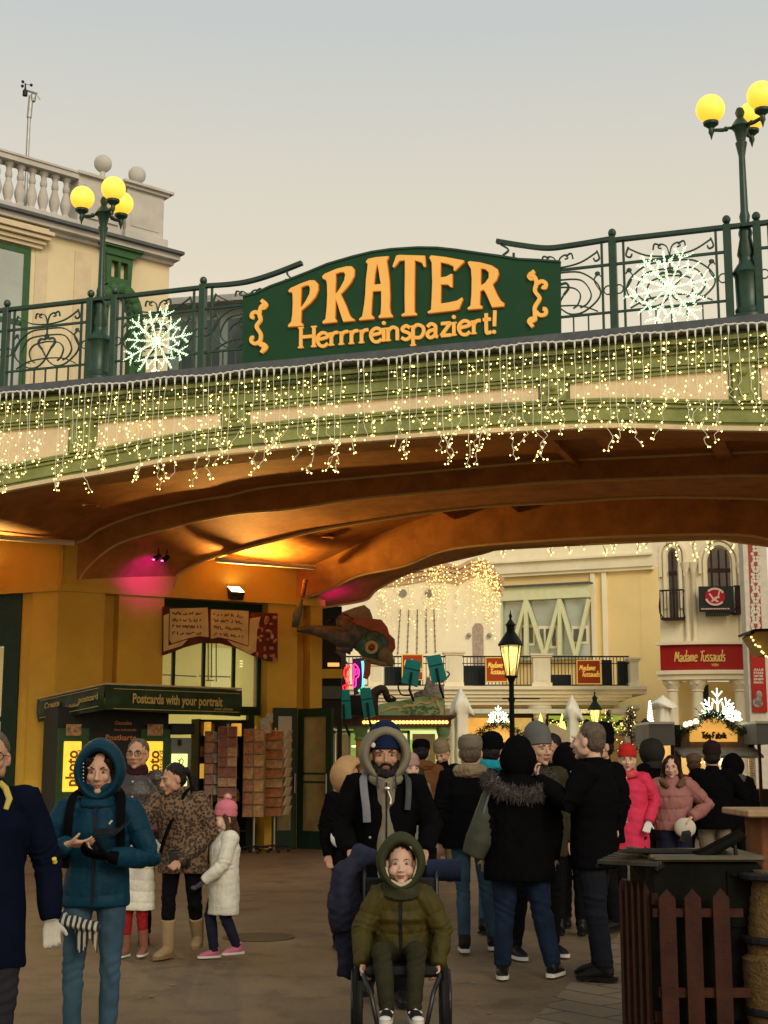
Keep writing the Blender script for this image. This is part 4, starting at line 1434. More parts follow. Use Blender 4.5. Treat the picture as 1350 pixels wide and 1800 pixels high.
# ================================================================ postcard racks and shelves
cards = [mat('card_print_%s' % n, c, rough=.35, var=.75, vscale=16, col2=c2, detail=3) for n, c, c2 in (
 ('red_brown', (.42, .15, .035), (.16, .05, .012)), ('orange', (.42, .17, .04), (.16, .05, .012)), ('tan', (.45, .26, .10), (.18, .08, .03)),
 ('crimson', (.26, .06, .02), (.09, .02, .01)), ('ochre', (.5, .28, .06), (.2, .08, .02)), ('grey', (.3, .27, .2), (.08, .07, .05)))]
M_WIRE = mat('dull_chrome_wire', (.35, .3, .22), rough=.35, metal=.7, var=.1)
M_CARDEDGE = mat('card_edge_paper', (.6, .45, .28), rough=.6, var=.1)
def postcard_rack(x, Y, cols, rows, cw, ch, z0, label, pal, seed, yaw=-.1, side=False):
 r_ = random.Random(seed)
 base = atY(x, 1480, Y)
 fr = Frame((base[0], Y), (math.cos(yaw), math.sin(yaw)))
 t = thing('postcard_rack', label, 'postcard rack', (base[0], Y, 0), 'postcard racks outside the shop')
 mm = MB(fr)
 topz = z0 + rows * ch
 mm.tube([(0, .1, .03), (0, .1, topz + .05)], .022, 8)
 mm.build('pole', M_WIRE, t)
 mm = MB(fr)
 for an in (.4, 2.0, 3.6, 5.2):
  mm.tube([(0, .1, .12), (.26 * math.cos(an), .1 + .26 * math.sin(an), .09)], .018, 6)
  mm.lathe([(.0, 0), (.028, 0), (.028, .05), (0, .05)], (.26 * math.cos(an), .1 + .26 * math.sin(an), 0.0), 8)
 mm.build('wheeled_base', M_BLACK, t)
 w = cols * cw
 mm = MB(fr)
 for r in range(rows + 1):
  z = z0 + r * ch
  mm.tube([(-w / 2, -.03, z), (w / 2, -.03, z)], .005, 4)
 for c in range(cols + 1):
  a = -w / 2 + c * cw
  mm.tube([(a, -.02, z0), (a, -.02, topz)], .004, 4)
 mm.box(-w / 2, w / 2, .03, .05, z0, topz)
 mm.build('wire_frame', M_WIRE, t)
 for r in range(rows):
  for c in range(cols):
   mm = MB(fr)
   a = -w / 2 + c * cw + .008
   z = z0 + r * ch + r_.uniform(0, .008)
   lean = .03
   mm.add([(a, -.035, z), (a + cw - .016, -.035, z), (a + cw - .016, .005 + lean * .4, z + ch * .93), (a, .005 + lean * .4, z + ch * .93),
     (a, -.02, z), (a + cw - .016, -.02, z), (a + cw - .016, .02 + lean * .4, z + ch * .93), (a, .02 + lean * .4, z + ch * .93)],
                   [(0, 1, 2, 3), (4, 7, 6, 5), (0, 4, 5, 1), (1, 5, 6, 2), (2, 6, 7, 3), (3, 7, 4, 0)])
   mm.build('postcard', cards[r_.choice(pal)], t)
 if side:
  for r in range(rows):
   mm = MB(fr)
   z = z0 + r * ch + .02
   a = w / 2 + .02
   mm.add([(a, 0, z), (a + .06, .22, z), (a + .12, .22, z + ch * .95), (a + .06, 0, z + ch * .95), (a - .012, 0.0, z), (a + .048, .22, z), (a + .108, .22, z + ch * .95), (a + .048, 0, z + ch * .95)],
                   [(0, 1, 2, 3), (4, 7, 6, 5), (0, 4, 5, 1), (1, 5, 6, 2), (2, 6, 7, 3), (3, 7, 4, 0)])
   mm.build('postcard', M_CARDEDGE, t)
 return t
postcard_rack(444, 25.2, 2, 7, .185, .215, .62, 'orange-brown postcard rack with two columns of tall cards beside the green door', (0, 1, 2, 4), 3)
postcard_rack(480, 25.5, 1, 9, .31, .165, .62, 'postcard rack of wide cards with edge-on cards at its side, next to the green door', (0, 0, 2, 1), 4, side=True)
postcard_rack(397, 24.9, 2, 8, .16, .17, .8, 'dark red postcard rack left of the orange-brown rack', (3, 3, 0, 2), 5, yaw=.1)
postcard_rack(372, 25.0, 2, 6, .15, .18, 1.0, 'dim postcard rack nearest the order terminal', (3, 5, 0), 6, yaw=.25)
t = thing('poster_pair', 'two small white notices clipped above the postcard racks', 'notice', FY(25.3).w(FY(25.3).px(468, 1290)[0], 0, 1.9))
for pl in (((456, 1263), (470, 1260), (477, 1288), (459, 1290)), ((468, 1256), (480, 1253), (480, 1270), (470, 1270))):
 mm = MB(FY(25.35))
 mm.prism([FY(25.35).px(*p) for p in pl], -.01 if pl[0][0] > 460 else .012, .005 if pl[0][0] > 460 else .02)
 mm.build('notice', mat('white_notice_print', (.5, .46, .36), rough=.6, var=.5, vscale=25, col2=(.25, .22, .16)), t)
SH = Frame(WL.w(0, -.15, 0)[:2], WL.u)
t = thing('souvenir_shelf', 'dark shelf crowded with souvenirs and boxed goods in front of the shop window', 'shelf', SH.w(SH.px(372, 1380)[0], 0, 0))
s0, s1 = SH.px(337, 1380)[0], SH.px(425, 1380)[0]
mm = MB(SH)
mm.box(s0, s1, .05, .08, .2, 2.3)
for z in (.35, .85, 1.25, 1.62, 1.98):
 mm.box(s0, s1, -.28, .049, z, z + .025)
for a in (s0, s1 - .03):
 mm.box(a, a + .03, -.27, .049, .026, 2.3)
mm.build('shelf_frame', M_BLACK, t)
for z in (.875, 1.275, 1.645, 2.005):
 a = s0 + .05
 while a < s1 - .15:
  w = rnd.uniform(.07, .16); h = rnd.uniform(.12, .27)
  mm = MB(SH)
  if rnd.random() < .5:
   mm.bbox(a, a + w, -.22, -.08, z, z + h, .01)
  else:
   mm.lathe([(w * .4, 0), (w * .5, h * .2), (w * .3, h * .5), (w * .35, h * .7), (w * .2, h), (0, h * 1.02)], (a + w / 2, -.15, z), 9)
  mm.build('souvenir', rnd.choice(cards + [M_PARCH, mat('glowing_souvenir', (.8, .5, .1), emit=(1, .5, .05), estr=.5, var=.5)]), t)
  a += w + .03
# ================================================================ green door standing open
def door_leaf(x0, x1, yt, yb, Y0, Y1, label, glass):
 p0 = atY(x0, yb, Y0); p1 = atY(x1, yb, Y1)
 fr = Frame(p0[:2], p1[:2] - p0[:2])
 L = math.hypot(*(p1[:2] - p0[:2]))
 zt = atY(x0, yt, Y0)[2]
 t = thing('door', label, 'door', (p0[0], p0[1], 0), 'green doors of the passage')
 mm = MB(fr)
 f = .16 * L if glass else .2 * L
 mm.box(0, f, 0, .06, .02, zt)
 mm.box(L - f, L, 0, .06, .02, zt)
 mm.box(f, L - f, 0, .06, .02, .34)
 mm.box(f, L - f, 0, .06, zt - .15, zt)
 mm.box(f, L - f, .01, .05, zt * .53, zt * .53 + .035)
 mm.box(f, L - f, .01, .05, zt * .47, zt * .47 + .035)
 mm.build('frame', M_DARKGREEN, t)
 mm = MB(fr)
 mm.box(f, L - f, .025, .035, .34, zt - .15)
 mm.build('pane', mat('dim_tan_glass', (.20, .15, .07), rough=.12, var=.35, vscale=1.3), t)
 mm = MB(fr)
 mm.tube([(L - f * .5, -.05, 1.0), (L - f * .5, -.05, 1.35)], .014, 6)
 mm.build('handle', M_GM, t)
door_leaf(521, 581, 1246, 1492, 26.3, 25.7, 'glazed dark green door leaf standing open right of the postcard racks', True)
door_leaf(478, 520, 1244, 1486, 26.2, 26.35, 'dark green side panel of the doorway behind the postcard racks', False)
# ================================================================ bird-like fairground creature leaning out of the wall
CF = FY(25.9)
def cp(x, y, b=0.0):
 a, z = CF.px(x, y, b)
 return (a, b, z)
t = thing('bird_figure', 'big bird-headed fairground figure with red comb and round eye leaning out under the bridge', 'fairground figure', CF.w(*cp(600, 1200)))
M_FEATH = mat('grey_feather_paint', (.15, .12, .11), rough=.45, var=.5, vscale=9, bump=.7, bscale=22, col2=(.03, .04, .035))
M_SCALE = mat('green_black_scales', (.07, .20, .13), rough=.35, var=.6, vscale=14, bump=1.0, bscale=26, col2=(.015, .03, .022))
M_COMB = mat('dark_red_comb', (.30, .07, .02), rough=.4, var=.3, vscale=8)
M_BEAK = mat('horn_beak', (.24, .17, .09), rough=.4, var=.25, vscale=6)
mm = MB(CF)
mm.tube([cp(522, 1106, .1), cp(545, 1107, .08), cp(575, 1112, .05), cp(602, 1120), cp(625, 1128)], [(.05, .05), (.09, .08), (.14, .13), (.19, .2), (.17, .2)], 14)
mm.tube([cp(600, 1085, .2), cp(612, 1105, .1), cp(640, 1125)], [.12, .2, .22], 12)
mm.build('body', M_FEATH, t, smooth='all')
mm = MB(CF)
mm.ell(cp(655, 1134), (.30, .22, .27), 20, 14)
mm.ell(cp(637, 1128, .0), (.2, .18, .2), 14, 10)
mm.build('head', M_SCALE, t, smooth='all')
mm = MB(CF)
top = [(622, 1112), (630, 1104), (642, 1105), (655, 1106), (668, 1107), (677, 1116), (680, 1124), (688, 1130), (689, 1140), (683, 1148), (676, 1152), (670, 1140), (660, 1125), (645, 1117), (630, 1118)]
mm.prism([CF.px(655 + (p[0] - 655) * 1.18, 1142 + (p[1] - 1142) * 1.5) for p in top], -.06, .06)
mm.build('comb', M_COMB, t)
mm = MB(CF)
mm.prism([CF.px(*p) for p in ((640, 1160), (652, 1163), (651, 1185), (646, 1194), (638, 1192), (640, 1175))], -.04, .04)
mm.build('wattle', M_COMB, t)
mm = MB(CF)
mm.tube([cp(668, 1143), cp(680, 1154), cp(689, 1166), cp(691, 1172)], [(.18, .17), (.13, .13), (.06, .06), (.008, .008)], 14)
mm.tube([cp(636, 1150, -.02), cp(655, 1162, -.02), cp(675, 1167, -.02), cp(689, 1171)], [(.05, .05), (.09, .06), (.07, .05), (.01, .01)], 12)
mm.build('beak', M_BEAK, t, smooth='all')
ex = cp(653, 1138, -.2)
mm = MB(CF)
mm.ell(ex, (.1, .05, .1), 16, 10)
ey = mm.build('eye', mat('amber_eye', (.55, .38, .12), rough=.2, var=.2), t, smooth='all')
mm = MB(CF)
mm.ell((ex[0], ex[1] - .02, ex[2]), (.07, .045, .07), 14, 8)
mm.build('iris', mat('brown_iris', (.12, .03, .01), rough=.1, var=0), ey, smooth='all')
mm = MB(CF)
mm.tube([(ex[0] + .105 * math.cos(q), ex[1] - .02, ex[2] + .105 * math.sin(q)) for q in np.linspace(0, 2 * math.pi, 17)[:-1]], .016, 6, closed=True)
mm.build('eyelid', mat('tan_eyelid', (.5, .4, .2), rough=.5), ey)
mm = MB(CF)
mm.tube([cp(592, 1142), cp(600, 1150), cp(606, 1162), cp(612, 1168)], [.06, .04, .025, .015], 8)
mm.tube([cp(618, 1140), cp(605, 1137), cp(592, 1142)], [.12, .1, .06], 8)
mm.build('leg', M_FEATH, t, smooth='all')
mm = MB(CF)
mm.prism([CF.px(*p) for p in ((600, 1075), (625, 1066), (640, 1062), (650, 1070), (655, 1084), (648, 1089), (628, 1097), (612, 1088))], .12, .3)
mm.build('wing', M_BEAK, t)
mm = MB(CF)
mm.tube([cp(612, 1092), cp(616, 1088), cp(628, 1096), cp(640, 1104), cp(646, 1112)], [.03, .05, .04, .035, .02], 8)
mm.tube([cp(613, 1092), cp(611, 1100), cp(618, 1110)], [.03, .04, .03], 8)
mm.build('red_ribbon', mat('red_brown_paint', (.2, .04, .02), rough=.4, var=.4), t, smooth='all')
t2 = thing('dagger_prop', 'upright prop dagger with a twisted red handle in front of the ochre pillar', 'prop', CF.w(*cp(520, 1105, -.1)))
mm = MB(CF)
mm.tube([cp(518, 1103, -.1), cp(523, 1080, -.1), cp(530, 1053, -.1)], [(.06, .02), (.08, .03), (.03, .02)], 8)
mm.build('blade', mat('dull_green_blade', (.10, .10, .055), rough=.35, var=.3), t2, smooth='all')
mm = MB(CF)
for k in range(9):
 q = k / 8
 c = cp(532 + 5 * q, 1048 - 28 * q, -.1)
 mm.ell(c, (.05, .045, .024), 9, 6)
mm.build('handle', mat('banded_red_handle', (.22, .07, .02), rough=.4, var=.5, vscale=15), t2)
t = thing('ride_entrance', 'dark ride entrance with an ochre beam between the last pillar and the neon sign', 'entrance', tuple(atY(583, 1480, 29.5) * [1, 1, 0]))
f29 = FY(29.5)
def pxbox(m, x0, x1, y0, y1, b0, b1):
 a0, z1_ = f29.px(x0, y0, b0); a1, z0_ = f29.px(x1, y1, b0)
 m.box(a0, a1, b0, b1, z0_, z1_)
for nm, mt, q in (('shade_backing', M_BLACK, (556, 600, 1066, 1262, .2, .3)), ('beam', M_OCHRE2, (556, 602, 1176, 1192, 0, .19)), ('grey_panel', mat('blue_grey_panel', (.09, .10, .12)), (556, 598, 1206, 1228, 0, .19)), ('lit_strip', mat('orange_lit_strip', (1, .5, .2), var=0, emit=(1, .4, .1), estr=1.3), (576, 596, 1165, 1171, 0, .1))):  # black backing stands in for the shade of the room behind
 m = MB(f29)
 pxbox(m, *q)
 m.build(nm, mt, t)
m = MB(f29)
for x in (560, 597):
 a, z = f29.px(x, 1262, .1)
 m.box(a - .05, a + .05, .1, .18, 0, z)
m.build('post', M_BLACK, t)
# ================================================================ the square behind the bridge
rnd = random.Random(21)
M_WARMW = mat('warm_white_render', (.95, .86, .62), rough=.85, var=.07, vscale=.6)
M_YEL = mat('yellow_render', (.86, .66, .30), rough=.85, var=.07, vscale=.5)
M_STUCCO = mat('cream_stucco', (.88, .79, .56), rough=.8, var=.08, vscale=1.2)
M_PINKST = mat('pinkish_stucco', (.55, .38, .24), rough=.8, var=.1, vscale=1.5)
M_PALEG = mat('pale_green_steel', (.74, .75, .46), rough=.5, var=.06)
M_RED = mat('signal_red_board', (.34, .012, .008), rough=.5, var=.08)
M_ORED = mat('orange_red_board', (.42, .05, .01), rough=.5, var=.05)
M_YLET = mat('yellow_lettering', (.85, .6, .12), rough=.5, var=0, emit=(1, .65, .1), estr=.25)
M_CLOTH = mat('pale_canvas', (.78, .76, .62), rough=.8, var=.12, vscale=2, bump=.2, bscale=6)
M_GREYC = mat('grey_canvas', (.22, .22, .21), rough=.7, var=.15, vscale=2)
M_DARKW = mat('dark_brown_wood', (.035, .018, .010), rough=.6, var=.4, vscale=6)
M_WGLOW = mat('warm_lit_interior', (.6, .4, .15), rough=.9, var=.6, vscale=2.5, emit=(1, .62, .16), estr=.5)
M_GGLOW = mat('green_lit_interior', (.35, .5, .2), rough=.6, var=.6, vscale=1.6, emit=(.42, .62, .12), estr=.42)
M_SMALLB = mat('tiny_warm_bulb', (1, .8, .4), var=0, emit=(1, .66, .22), estr=2.6)
F50 = FY(50)
F56 = Frame((atY(875, 1100, 58)[0], 58), (atY(1100, 1100, 55.8)[0] - atY(875, 1100, 58)[0], 55.8 - 58))
def bx_px(m, fr, x0, x1, y0, y1, b0, b1, bref=None):
 """box whose front face fills this part of the photograph on that plane"""
 br_ = b0 if bref is None else bref
 a0 = fr.px(x0, (y0 + y1) / 2, br_)[0]
 a1 = fr.px(x1, (y0 + y1) / 2, br_)[0]
 zt = fr.px((x0 + x1) / 2, y0, br_)[1]
 zb = fr.px((x0 + x1) / 2, y1, br_)[1]
 m.box(a0, a1, b0, b1, zb, zt)
 return a0, a1, zb, zt
main = thing('theatre_building', 'yellow building with pale cornice and glazed truss behind the terrace', 'building', F56.w(3, 2, 0))
m = MB(F56)
a0, a1 = F56.px(560, 1050)[0], F56.px(1130, 1050)[0]
zt = F56.px(875, 1011)[1]
m.box(a0, a1, 0, 3, 0, zt)
m.build('wall', M_YEL, main)
m = MB(F56)
m.box(a0, a1 + .5, -.3, 3, zt, zt + .42)
m.box(a0, a1 + .5, -.45, 3, zt + .421, zt + .5)
m.box(a0, a1 + .4, .1, 3, zt + .5, zt + 2.6)
m.build('cornice', M_STUCCO, main)
m = MB(F56)
m.box(a0, a1 + .5, -.2, -.001, zt - .12, zt - .002)
for x in (1045, 1065):
 a = F56.px(x, 1100)[0]
 m.box(a - .09, a + .09, -.12, -.002, 0, zt - .125)
m.build('pilaster', M_WARMW, main)
# curved corner
m = MB(F56)
ac = a1 - .1
rows = []
for k in range(13):
 an = math.pi * .5 * k / 12
 rows.append([(ac + 1.6 * math.sin(an), 1.6 - 1.6 * math.cos(an) - .01, 0), (ac + 1.6 * math.sin(an), 1.6 - 1.6 * math.cos(an) - .01, zt)])
m.loft(rows)
m.build('corner_wall', M_YEL, main, smooth='all', fix=False)
# glazed truss
m = MB(F56)
bx_px(m, F56, 872, 1036, 1029, 1053, -.6, -.4)
def bar(m, fr, p, q, w, b0, b1):
 m.ribbon([fr.px(*p, b0), fr.px(*q, b0)], w, b0, b1)
for p, q, w in (((924, 1053), (924, 1152), .16), ((983, 1053), (983, 1152), .14), ((924, 1053), (897, 1152), .14), ((924, 1053), (956, 1152), .14), ((983, 1053), (957, 1152), .14), ((983, 1053), (1011, 1152), .14), ((1034, 1053), (1012, 1152), .13), ((878, 1053), (878, 1152), .2)):
 bar(m, F56, p, q, w, -.6 + .004 * len(m.v) / 8 % .05, -.4)
m.build('truss', M_PALEG, main)
m = MB(F56)
bx_px(m, F56, 875, 1036, 1053, 1160, -.3, -.28)
m.build('truss_glazing', mat('sky_reflecting_glass', (.50, .55, .50), rough=.12, var=.2, vscale=.5, metal=.35), main)
m = MB(F56)
bx_px(m, F56, 872, 1037, 1026, 1029, -.75, -.3)
m.build('truss_roof', M_LEAD, main)
for x0, x1, y0, y1 in ((914, 940, 1098, 1135), (946, 981, 1100, 1140), (1005, 1034, 1100, 1132)):
 m = MB(F56)
 A0, A1, Z0, Z1 = bx_px(m, F56, x0, x1, y0, y1, -.34, -.3)
 w = m.build('window', M_STUCCO, main)
 m = MB(F56)
 n = 3 if x1 - x0 > 30 else 2
 for k in range(n):
  q0 = A0 + .08 + (A1 - A0 - .08) * k / n
  m.box(q0, q0 + (A1 - A0) / n - .12, -.355, -.341, Z0 + .1, Z1 - .12)
 m.build('pane', mat('grey_pane', (.12, .14, .13), rough=.2, var=.2), w)
# ---------------------------------------------------------------- the wall covered in fairy lights
F52 = FY(52)
lw = thing('lit_facade', 'cream gabled facade covered in warm fairy lights left of the yellow building', 'building', F52.w(-1, .5, 0))
ztop = [(560, 1012), (640, 1006), (700, 1001), (745, 993), (785, 995), (808, 999), (822, 990), (840, 984), (855, 990), (868, 1006), (879, 1022)]
m = MB(F52)
P = [F52.px(x, y) for x, y in ztop]
m.prism([(P[0][0], 0)] + [(p[0], p[1] - .1) for p in P] + [(P[-1][0], 0)], 0, 2)
m.build('wall', M_WARMW, lw)
m = MB(F52)
for k, (dz, pr, w) in enumerate(((0, .35, .12), (-.16, .25, .14), (-.34, .16, .16), (-.55, .08, .1))):
 m.ribbon([(p[0] + (.1 if i == len(P) - 1 else 0), p[1] + dz) for i, p in enumerate(P)], w, -pr, -.001)
m.build('gable_cornice', M_PINKST, lw)
m = MB(F52)
for x in (708, 754):
 a, z = F52.px(x, 1043)
 m.prism([(a + .15 * math.cos(t_), z + .15 * math.sin(t_)) for t_ in np.linspace(0, 2 * math.pi, 15)[:-1]], -.04, -.002)
m.build('round_vent', mat('grey_mesh_vent', (.25, .25, .22), rough=.6), lw)
m = MB(F52)
a, z = F52.px(840, 1098)
m.prism([(a - .2, 4.0), (a + .2, 4.0), (a + .2, z - .1), (a + .1, z + .05), (a - .1, z + .05), (a - .2, z - .1)], -.03, -.002)
m.build('arched_niche', mat('pinkish_curtain', (.42, .33, .26), rough=.8, var=.2, vscale=8), lw)
m = MB(F52)
for x in (824, 860):
 q = F52.px(x, 1117)
 m.ell((q[0], -.1, q[1]), .09, 8, 6)
m.build('wall_lamp', M_GM, lw)
for i, (x, y1) in enumerate(((703, 1148), (718, 1146), (733, 1150), (748, 1146), (762, 1145))):
 t = thing('hanging_chain', 'thin dark decorative chain hanging on the fairy-lit facade', 'decoration', F52.w(*F52.px(x, 1080)[:1], -.06, F52.px(x, 1080)[1]), 'chains on the lit facade')
 m = MB(F52)
 q0, q1 = F52.px(x + 1, 1072, -.06), F52.px(x + (x - 733) * .12, y1, -.06)
 m.tube([(q0[0], -.06, q0[1]), (q1[0], -.06, q1[1])], .014, 4)
 for k in range(9):
  f = k / 8
  m.ell((q0[0] + (q1[0] - q0[0]) * f, -.06, q0[1] + (q1[1] - q0[1]) * f), (.035, .03, .02 + .02 * (k % 3 == 2)), 6, 4)
 m.build('chain', mat('dull_bronze', (.22, .17, .08), rough=.5, metal=.4), t)
t = thing('fairy_light_net', 'dense net of warm fairy lights over the cream gabled facade', 'string lights', F52.w(-1, -.2, 6))
for i in range(64):
 u_ = rnd.random()
 x = 640 + 240 * (u_ ** .75)
 yt = float(np.interp(x, [p[0] for p in ztop], [p[1] for p in ztop])) + 2
 heavy = x > 800
 L = rnd.uniform(20, 125) if not heavy else rnd.uniform(40, 120)
 if 690 < x < 780 and rnd.random() < .5: L = rnd.uniform(60, 115)
 m = MB(F52)
 w = MB(F52)
 y = yt
 pts = []
 while y < yt + L:
  q = F52.px(x + rnd.uniform(-4, 4), y, -.25)
  pts.append((q[0], -.25 + rnd.uniform(-.05, .05), q[1]))
  if rnd.random() < (.95 if y < yt + 25 else .62):
   m.octa(pts[-1], rnd.choice((.013, .017, .021, .028)))
  y += rnd.uniform(4.5, 9)
 if len(pts) < 3 or not m.v: continue
 w.tube(pts, .006, 3)
 o = w.build('strand', mat('clear_cable', (.6, .5, .3), var=0), t, fix=False)
 m.build('bulbs', M_SMALLB, o, fix=False)
m = MB(F52)
for i in range(150):
 k = rnd.uniform(0, len(P) - 1.01)
 j = int(k)
 p = (P[j][0] + (P[j + 1][0] - P[j][0]) * (k - j), P[j][1] + (P[j + 1][1] - P[j][1]) * (k - j))
 if F52.px(640, 1000)[0] < p[0]:
  m.octa((p[0] + rnd.uniform(-.1, .1), -.4, p[1] - rnd.uniform(-.05, .65)), rnd.choice((.018, .024, .03)))
m.build('cornice_bulbs', M_SMALLB, t, fix=False)
# icicle lights on the far edge of the bridge, seen under it
BF = Frame(BR.w(0, 10.1, 0)[:2], BR.u)
t = thing('icicle_light_curtain', 'sparse icicle lights hanging in front of the cornice just below the far bridge edge', 'string lights', BF.w(7.5, 0, 6))
for i in range(15):
 x = 880 + i * 29 + rnd.uniform(-9, 9)
 y0 = 945
 w = MB(BF); m = MB(BF)
 pts = []
 y = y0
 xx = x
 while y < 950 + rnd.uniform(8, 50) or y < 960:
  xx += rnd.uniform(-3, 3)
  q = BF.px(xx, y, .1)
  pts.append((q[0], .1, q[1]))
  if y > 955:
   for s in (-1, 1):
    if rnd.random() < .6:
     b_ = BF.px(xx + s * rnd.uniform(2, 6), y + rnd.uniform(-2, 2), .1)
     w.tube([pts[-1], (b_[0], .1, b_[1])], .004, 3)
     m.octa((b_[0], .1, b_[1]), rnd.choice((.016, .02, .024)))
  y += rnd.uniform(4, 7)
 q = BF.px(xx, y, .1)
 m.octa((q[0], .1, q[1]), .02)
 pts = [(pts[0][0], .1, 6.4)] + pts
 w.tube(pts, .006, 3)
 o = w.build('strand', M_DARKW, t, fix=False)
 m.build('bulbs', M_SMALLB, o, fix=False)
# ---------------------------------------------------------------- terrace on an arcade
ter = thing('terrace', 'cream terrace on an arcade with stone piers and black railings', 'terrace', F50.w(2, 1, 0))
zf = F50.px(950, 1208)[1]
A0, A1 = F50.px(560, 1200)[0], F50.px(1128, 1200)[0]
m = MB(F50)
for k, (y0, y1, pr) in enumerate(((1206, 1212, .5), (1212, 1220, .38), (1220, 1226, .3), (1226, 1232, .2), (1232, 1239, .1))):
 z1_, z0_ = F50.px(950, y0, -pr)[1], F50.px(950, y1, -pr)[1]
 m.box(A0, A1 + (.1 if k < 2 else -.2 * k), -pr, 6, z0_ + .002, z1_)
m.build('terrace_slab', M_STUCCO, ter)
for x0, x1, y0 in ((650, 672, 1165), (783, 812, 1146), (936, 966, 1150), (1106, 1120, 1157)):
 m = MB(F50)
 a0, a1 = F50.px(x0, 1180)[0], F50.px(x1, 1180)[0]
 zt_ = F50.px(x0, y0)[1]
 m.box(a0, a1, -.3, .3, zf, zt_ - .12)
 m.box(a0 - .06, a1 + .06, -.36, .36, zt_ - .12, zt_ - .06)
 m.box(a0 - .1, a1 + .1, -.4, .4, zt_ - .059, zt_)
 m.box(a0 - .05, a1 + .05, -.35, .35, zf + .001, zf + .14)
 m.box(a0 + .1, a1 - .1, -.32, -.301, zf + .2, zt_ - .2)
 m.build('pier', M_STUCCO, ter)
for x0, x1 in ((590, 650), (672, 783), (812, 936), (966, 1106)):
 m = MB(F50)
 a0, a1 = F50.px(x0, 1180)[0], F50.px(x1, 1180)[0]
 zt_ = F50.px((x0 + x1) / 2, 1153)[1]
 m.box(a0, a1, -.03, .03, zt_ - .05, zt_)
 m.box(a0, a1, -.02, .02, zt_ - .28, zt_ - .25)
 m.box(a0, a1, -.02, .02, zf + .05, zf + .09)
 n = int((a1 - a0) / .12)
 for k in range(n):
  a = a0 + (a1 - a0) * (k + .5) / n
  m.box(a - .012, a + .012, -.012, .012, zf + .09, zt_ - .05)
 m.build('railing', M_BLACK, ter)
for q in ((676, 740, 1172), (815, 852, 1170), (968, 1004, 1186), (1058, 1076, 1160), (1086, 1108, 1162)):
 m = MB(F50)
 bx_px(m, F50, *q, 1204, .3, .34)
 m.build('windbreak', mat('dark_windbreak_fabric', (.03, .04, .045), rough=.7), ter)
def stroke_sign(fr, x0, x1, y0, y1, b, label, cat, texts, mboard, cleat, grp, rim=None):
 a0, z1_ = fr.px(x0, y0, b); a1, z0_ = fr.px(x1, y1, b)
 t = thing('sign_board', label, cat, fr.w((a0 + a1) / 2, b, z0_), grp)
 mm = MB(fr)
 mm.box(a0, a1, b, b + .05, z0_, z1_)
 mm.build('board', mboard, t)
 if rim:
  mm = MB(fr)
  mm.ribbon([(a0 + .02, z0_ + .02), (a1 - .02, z0_ + .02), (a1 - .02, z1_ - .02), (a0 + .02, z1_ - .02)], .035, b - .012, b - .001, closed=True)
  mm.build('border', rim, t)
 mm = MB(fr)
 W_, H_ = a1 - a0, z1_ - z0_
 for s_, f0, f1, fz_, h, w in texts:
  put_strokes(mm, s_, a0 + W_ * f0, a0 + W_ * f1, lambda a: z0_ + H_ * fz_, H_ * h, b - .02, b - .002, w, shear=.15)
 mm.build('lettering', cleat, t)
 return t
F49 = FY(49.6)
for (x0, x1, y0, y1, lb) in ((706, 744, 1150, 1196, 'red square sign with yellow writing behind the teal spotlights on the terrace railing'), (853, 893, 1155, 1199, 'red square sign with yellow writing left of the big lantern on the terrace railing'), (1013, 1057, 1160, 1203, 'red square sign with yellow writing at the right part of the terrace railing')):
 stroke_sign(F49, x0, x1, y0, y1, 0, lb, 'sign', (('Madame', .12, .75, .58, .2, .028), ('Tussauds', .2, .92, .32, .2, .028)), M_ORED, M_YLET, 'square red signs on the terrace railing', M_YLET)
# under the terrace: columns, lit shop fronts
m = MB(F50)
m.box(A0, A1 - 1.2, 3.5, 3.6, 0, zf - .7)
m.build('arcade_wall', mat('shaded_arcade_wall', (.10, .07, .04), rough=.8, var=.4, vscale=.8), ter)  # dark tone puts the shadow under the terrace into the wall colour
for x in (800, 950, 1107):
 m = MB(F50)
 a = F50.px(x, 1290)[0]
 zt_ = F50.px(x, 1240)[1]
 m.lathe([(.3, 0), (.3, .2), (.21, .3), (.19, zt_ - .5), (.24, zt_ - .42), (.2, zt_ - .36), (.3, zt_ - .2), (.42, zt_ - .12), (.42, zt_)], (a, .1, 0), 14)
 m.build('column', M_STUCCO, ter, smooth=True)
m = MB(F50)
bx_px(m, F50, 812, 1112, 1246, 1254, -.6, -.5)
m.build('white_beam', mat('white_paint', (.7, .68, .55), rough=.6), ter)
for x0, x1, y0, y1, mt, lb in ((820, 935, 1262, 1330, M_WGLOW, 'brown lit shop front under the left part of the terrace'), (965, 1110, 1258, 1285, mat('lime_lit_fascia', (.4, .5, .1), var=.3, emit=(.5, .62, .08), estr=.5), 'lime green lit shop front under the right part of the terrace')):
 t = thing('shop_front', lb, 'shop front', F50.w(F50.px((x0 + x1) / 2, 1300)[0], 2.0, 0))
 m = MB(F50)
 a0, a1, z0_, z1_ = bx_px(m, F50, x0, x1, y0, y1, 2.0, 2.1)
 m.build('lit_fascia', mt, t)
 m = MB(F50)
 m.box(a0, a1, 2.0, 2.1, 0, z0_ - .002)
 m.build('window_front', mat('dim_lit_window', (.25, .16, .07), var=.6, vscale=1.2, emit=(.7, .4, .12), estr=.15), t)
t = thing('garland', 'dark evergreen garland with small lights along the lime green shop front', 'garland', F50.w(F50.px(1040, 1270)[0], 1.0, 2.6))
m = MB(F50)
w = MB(F50)
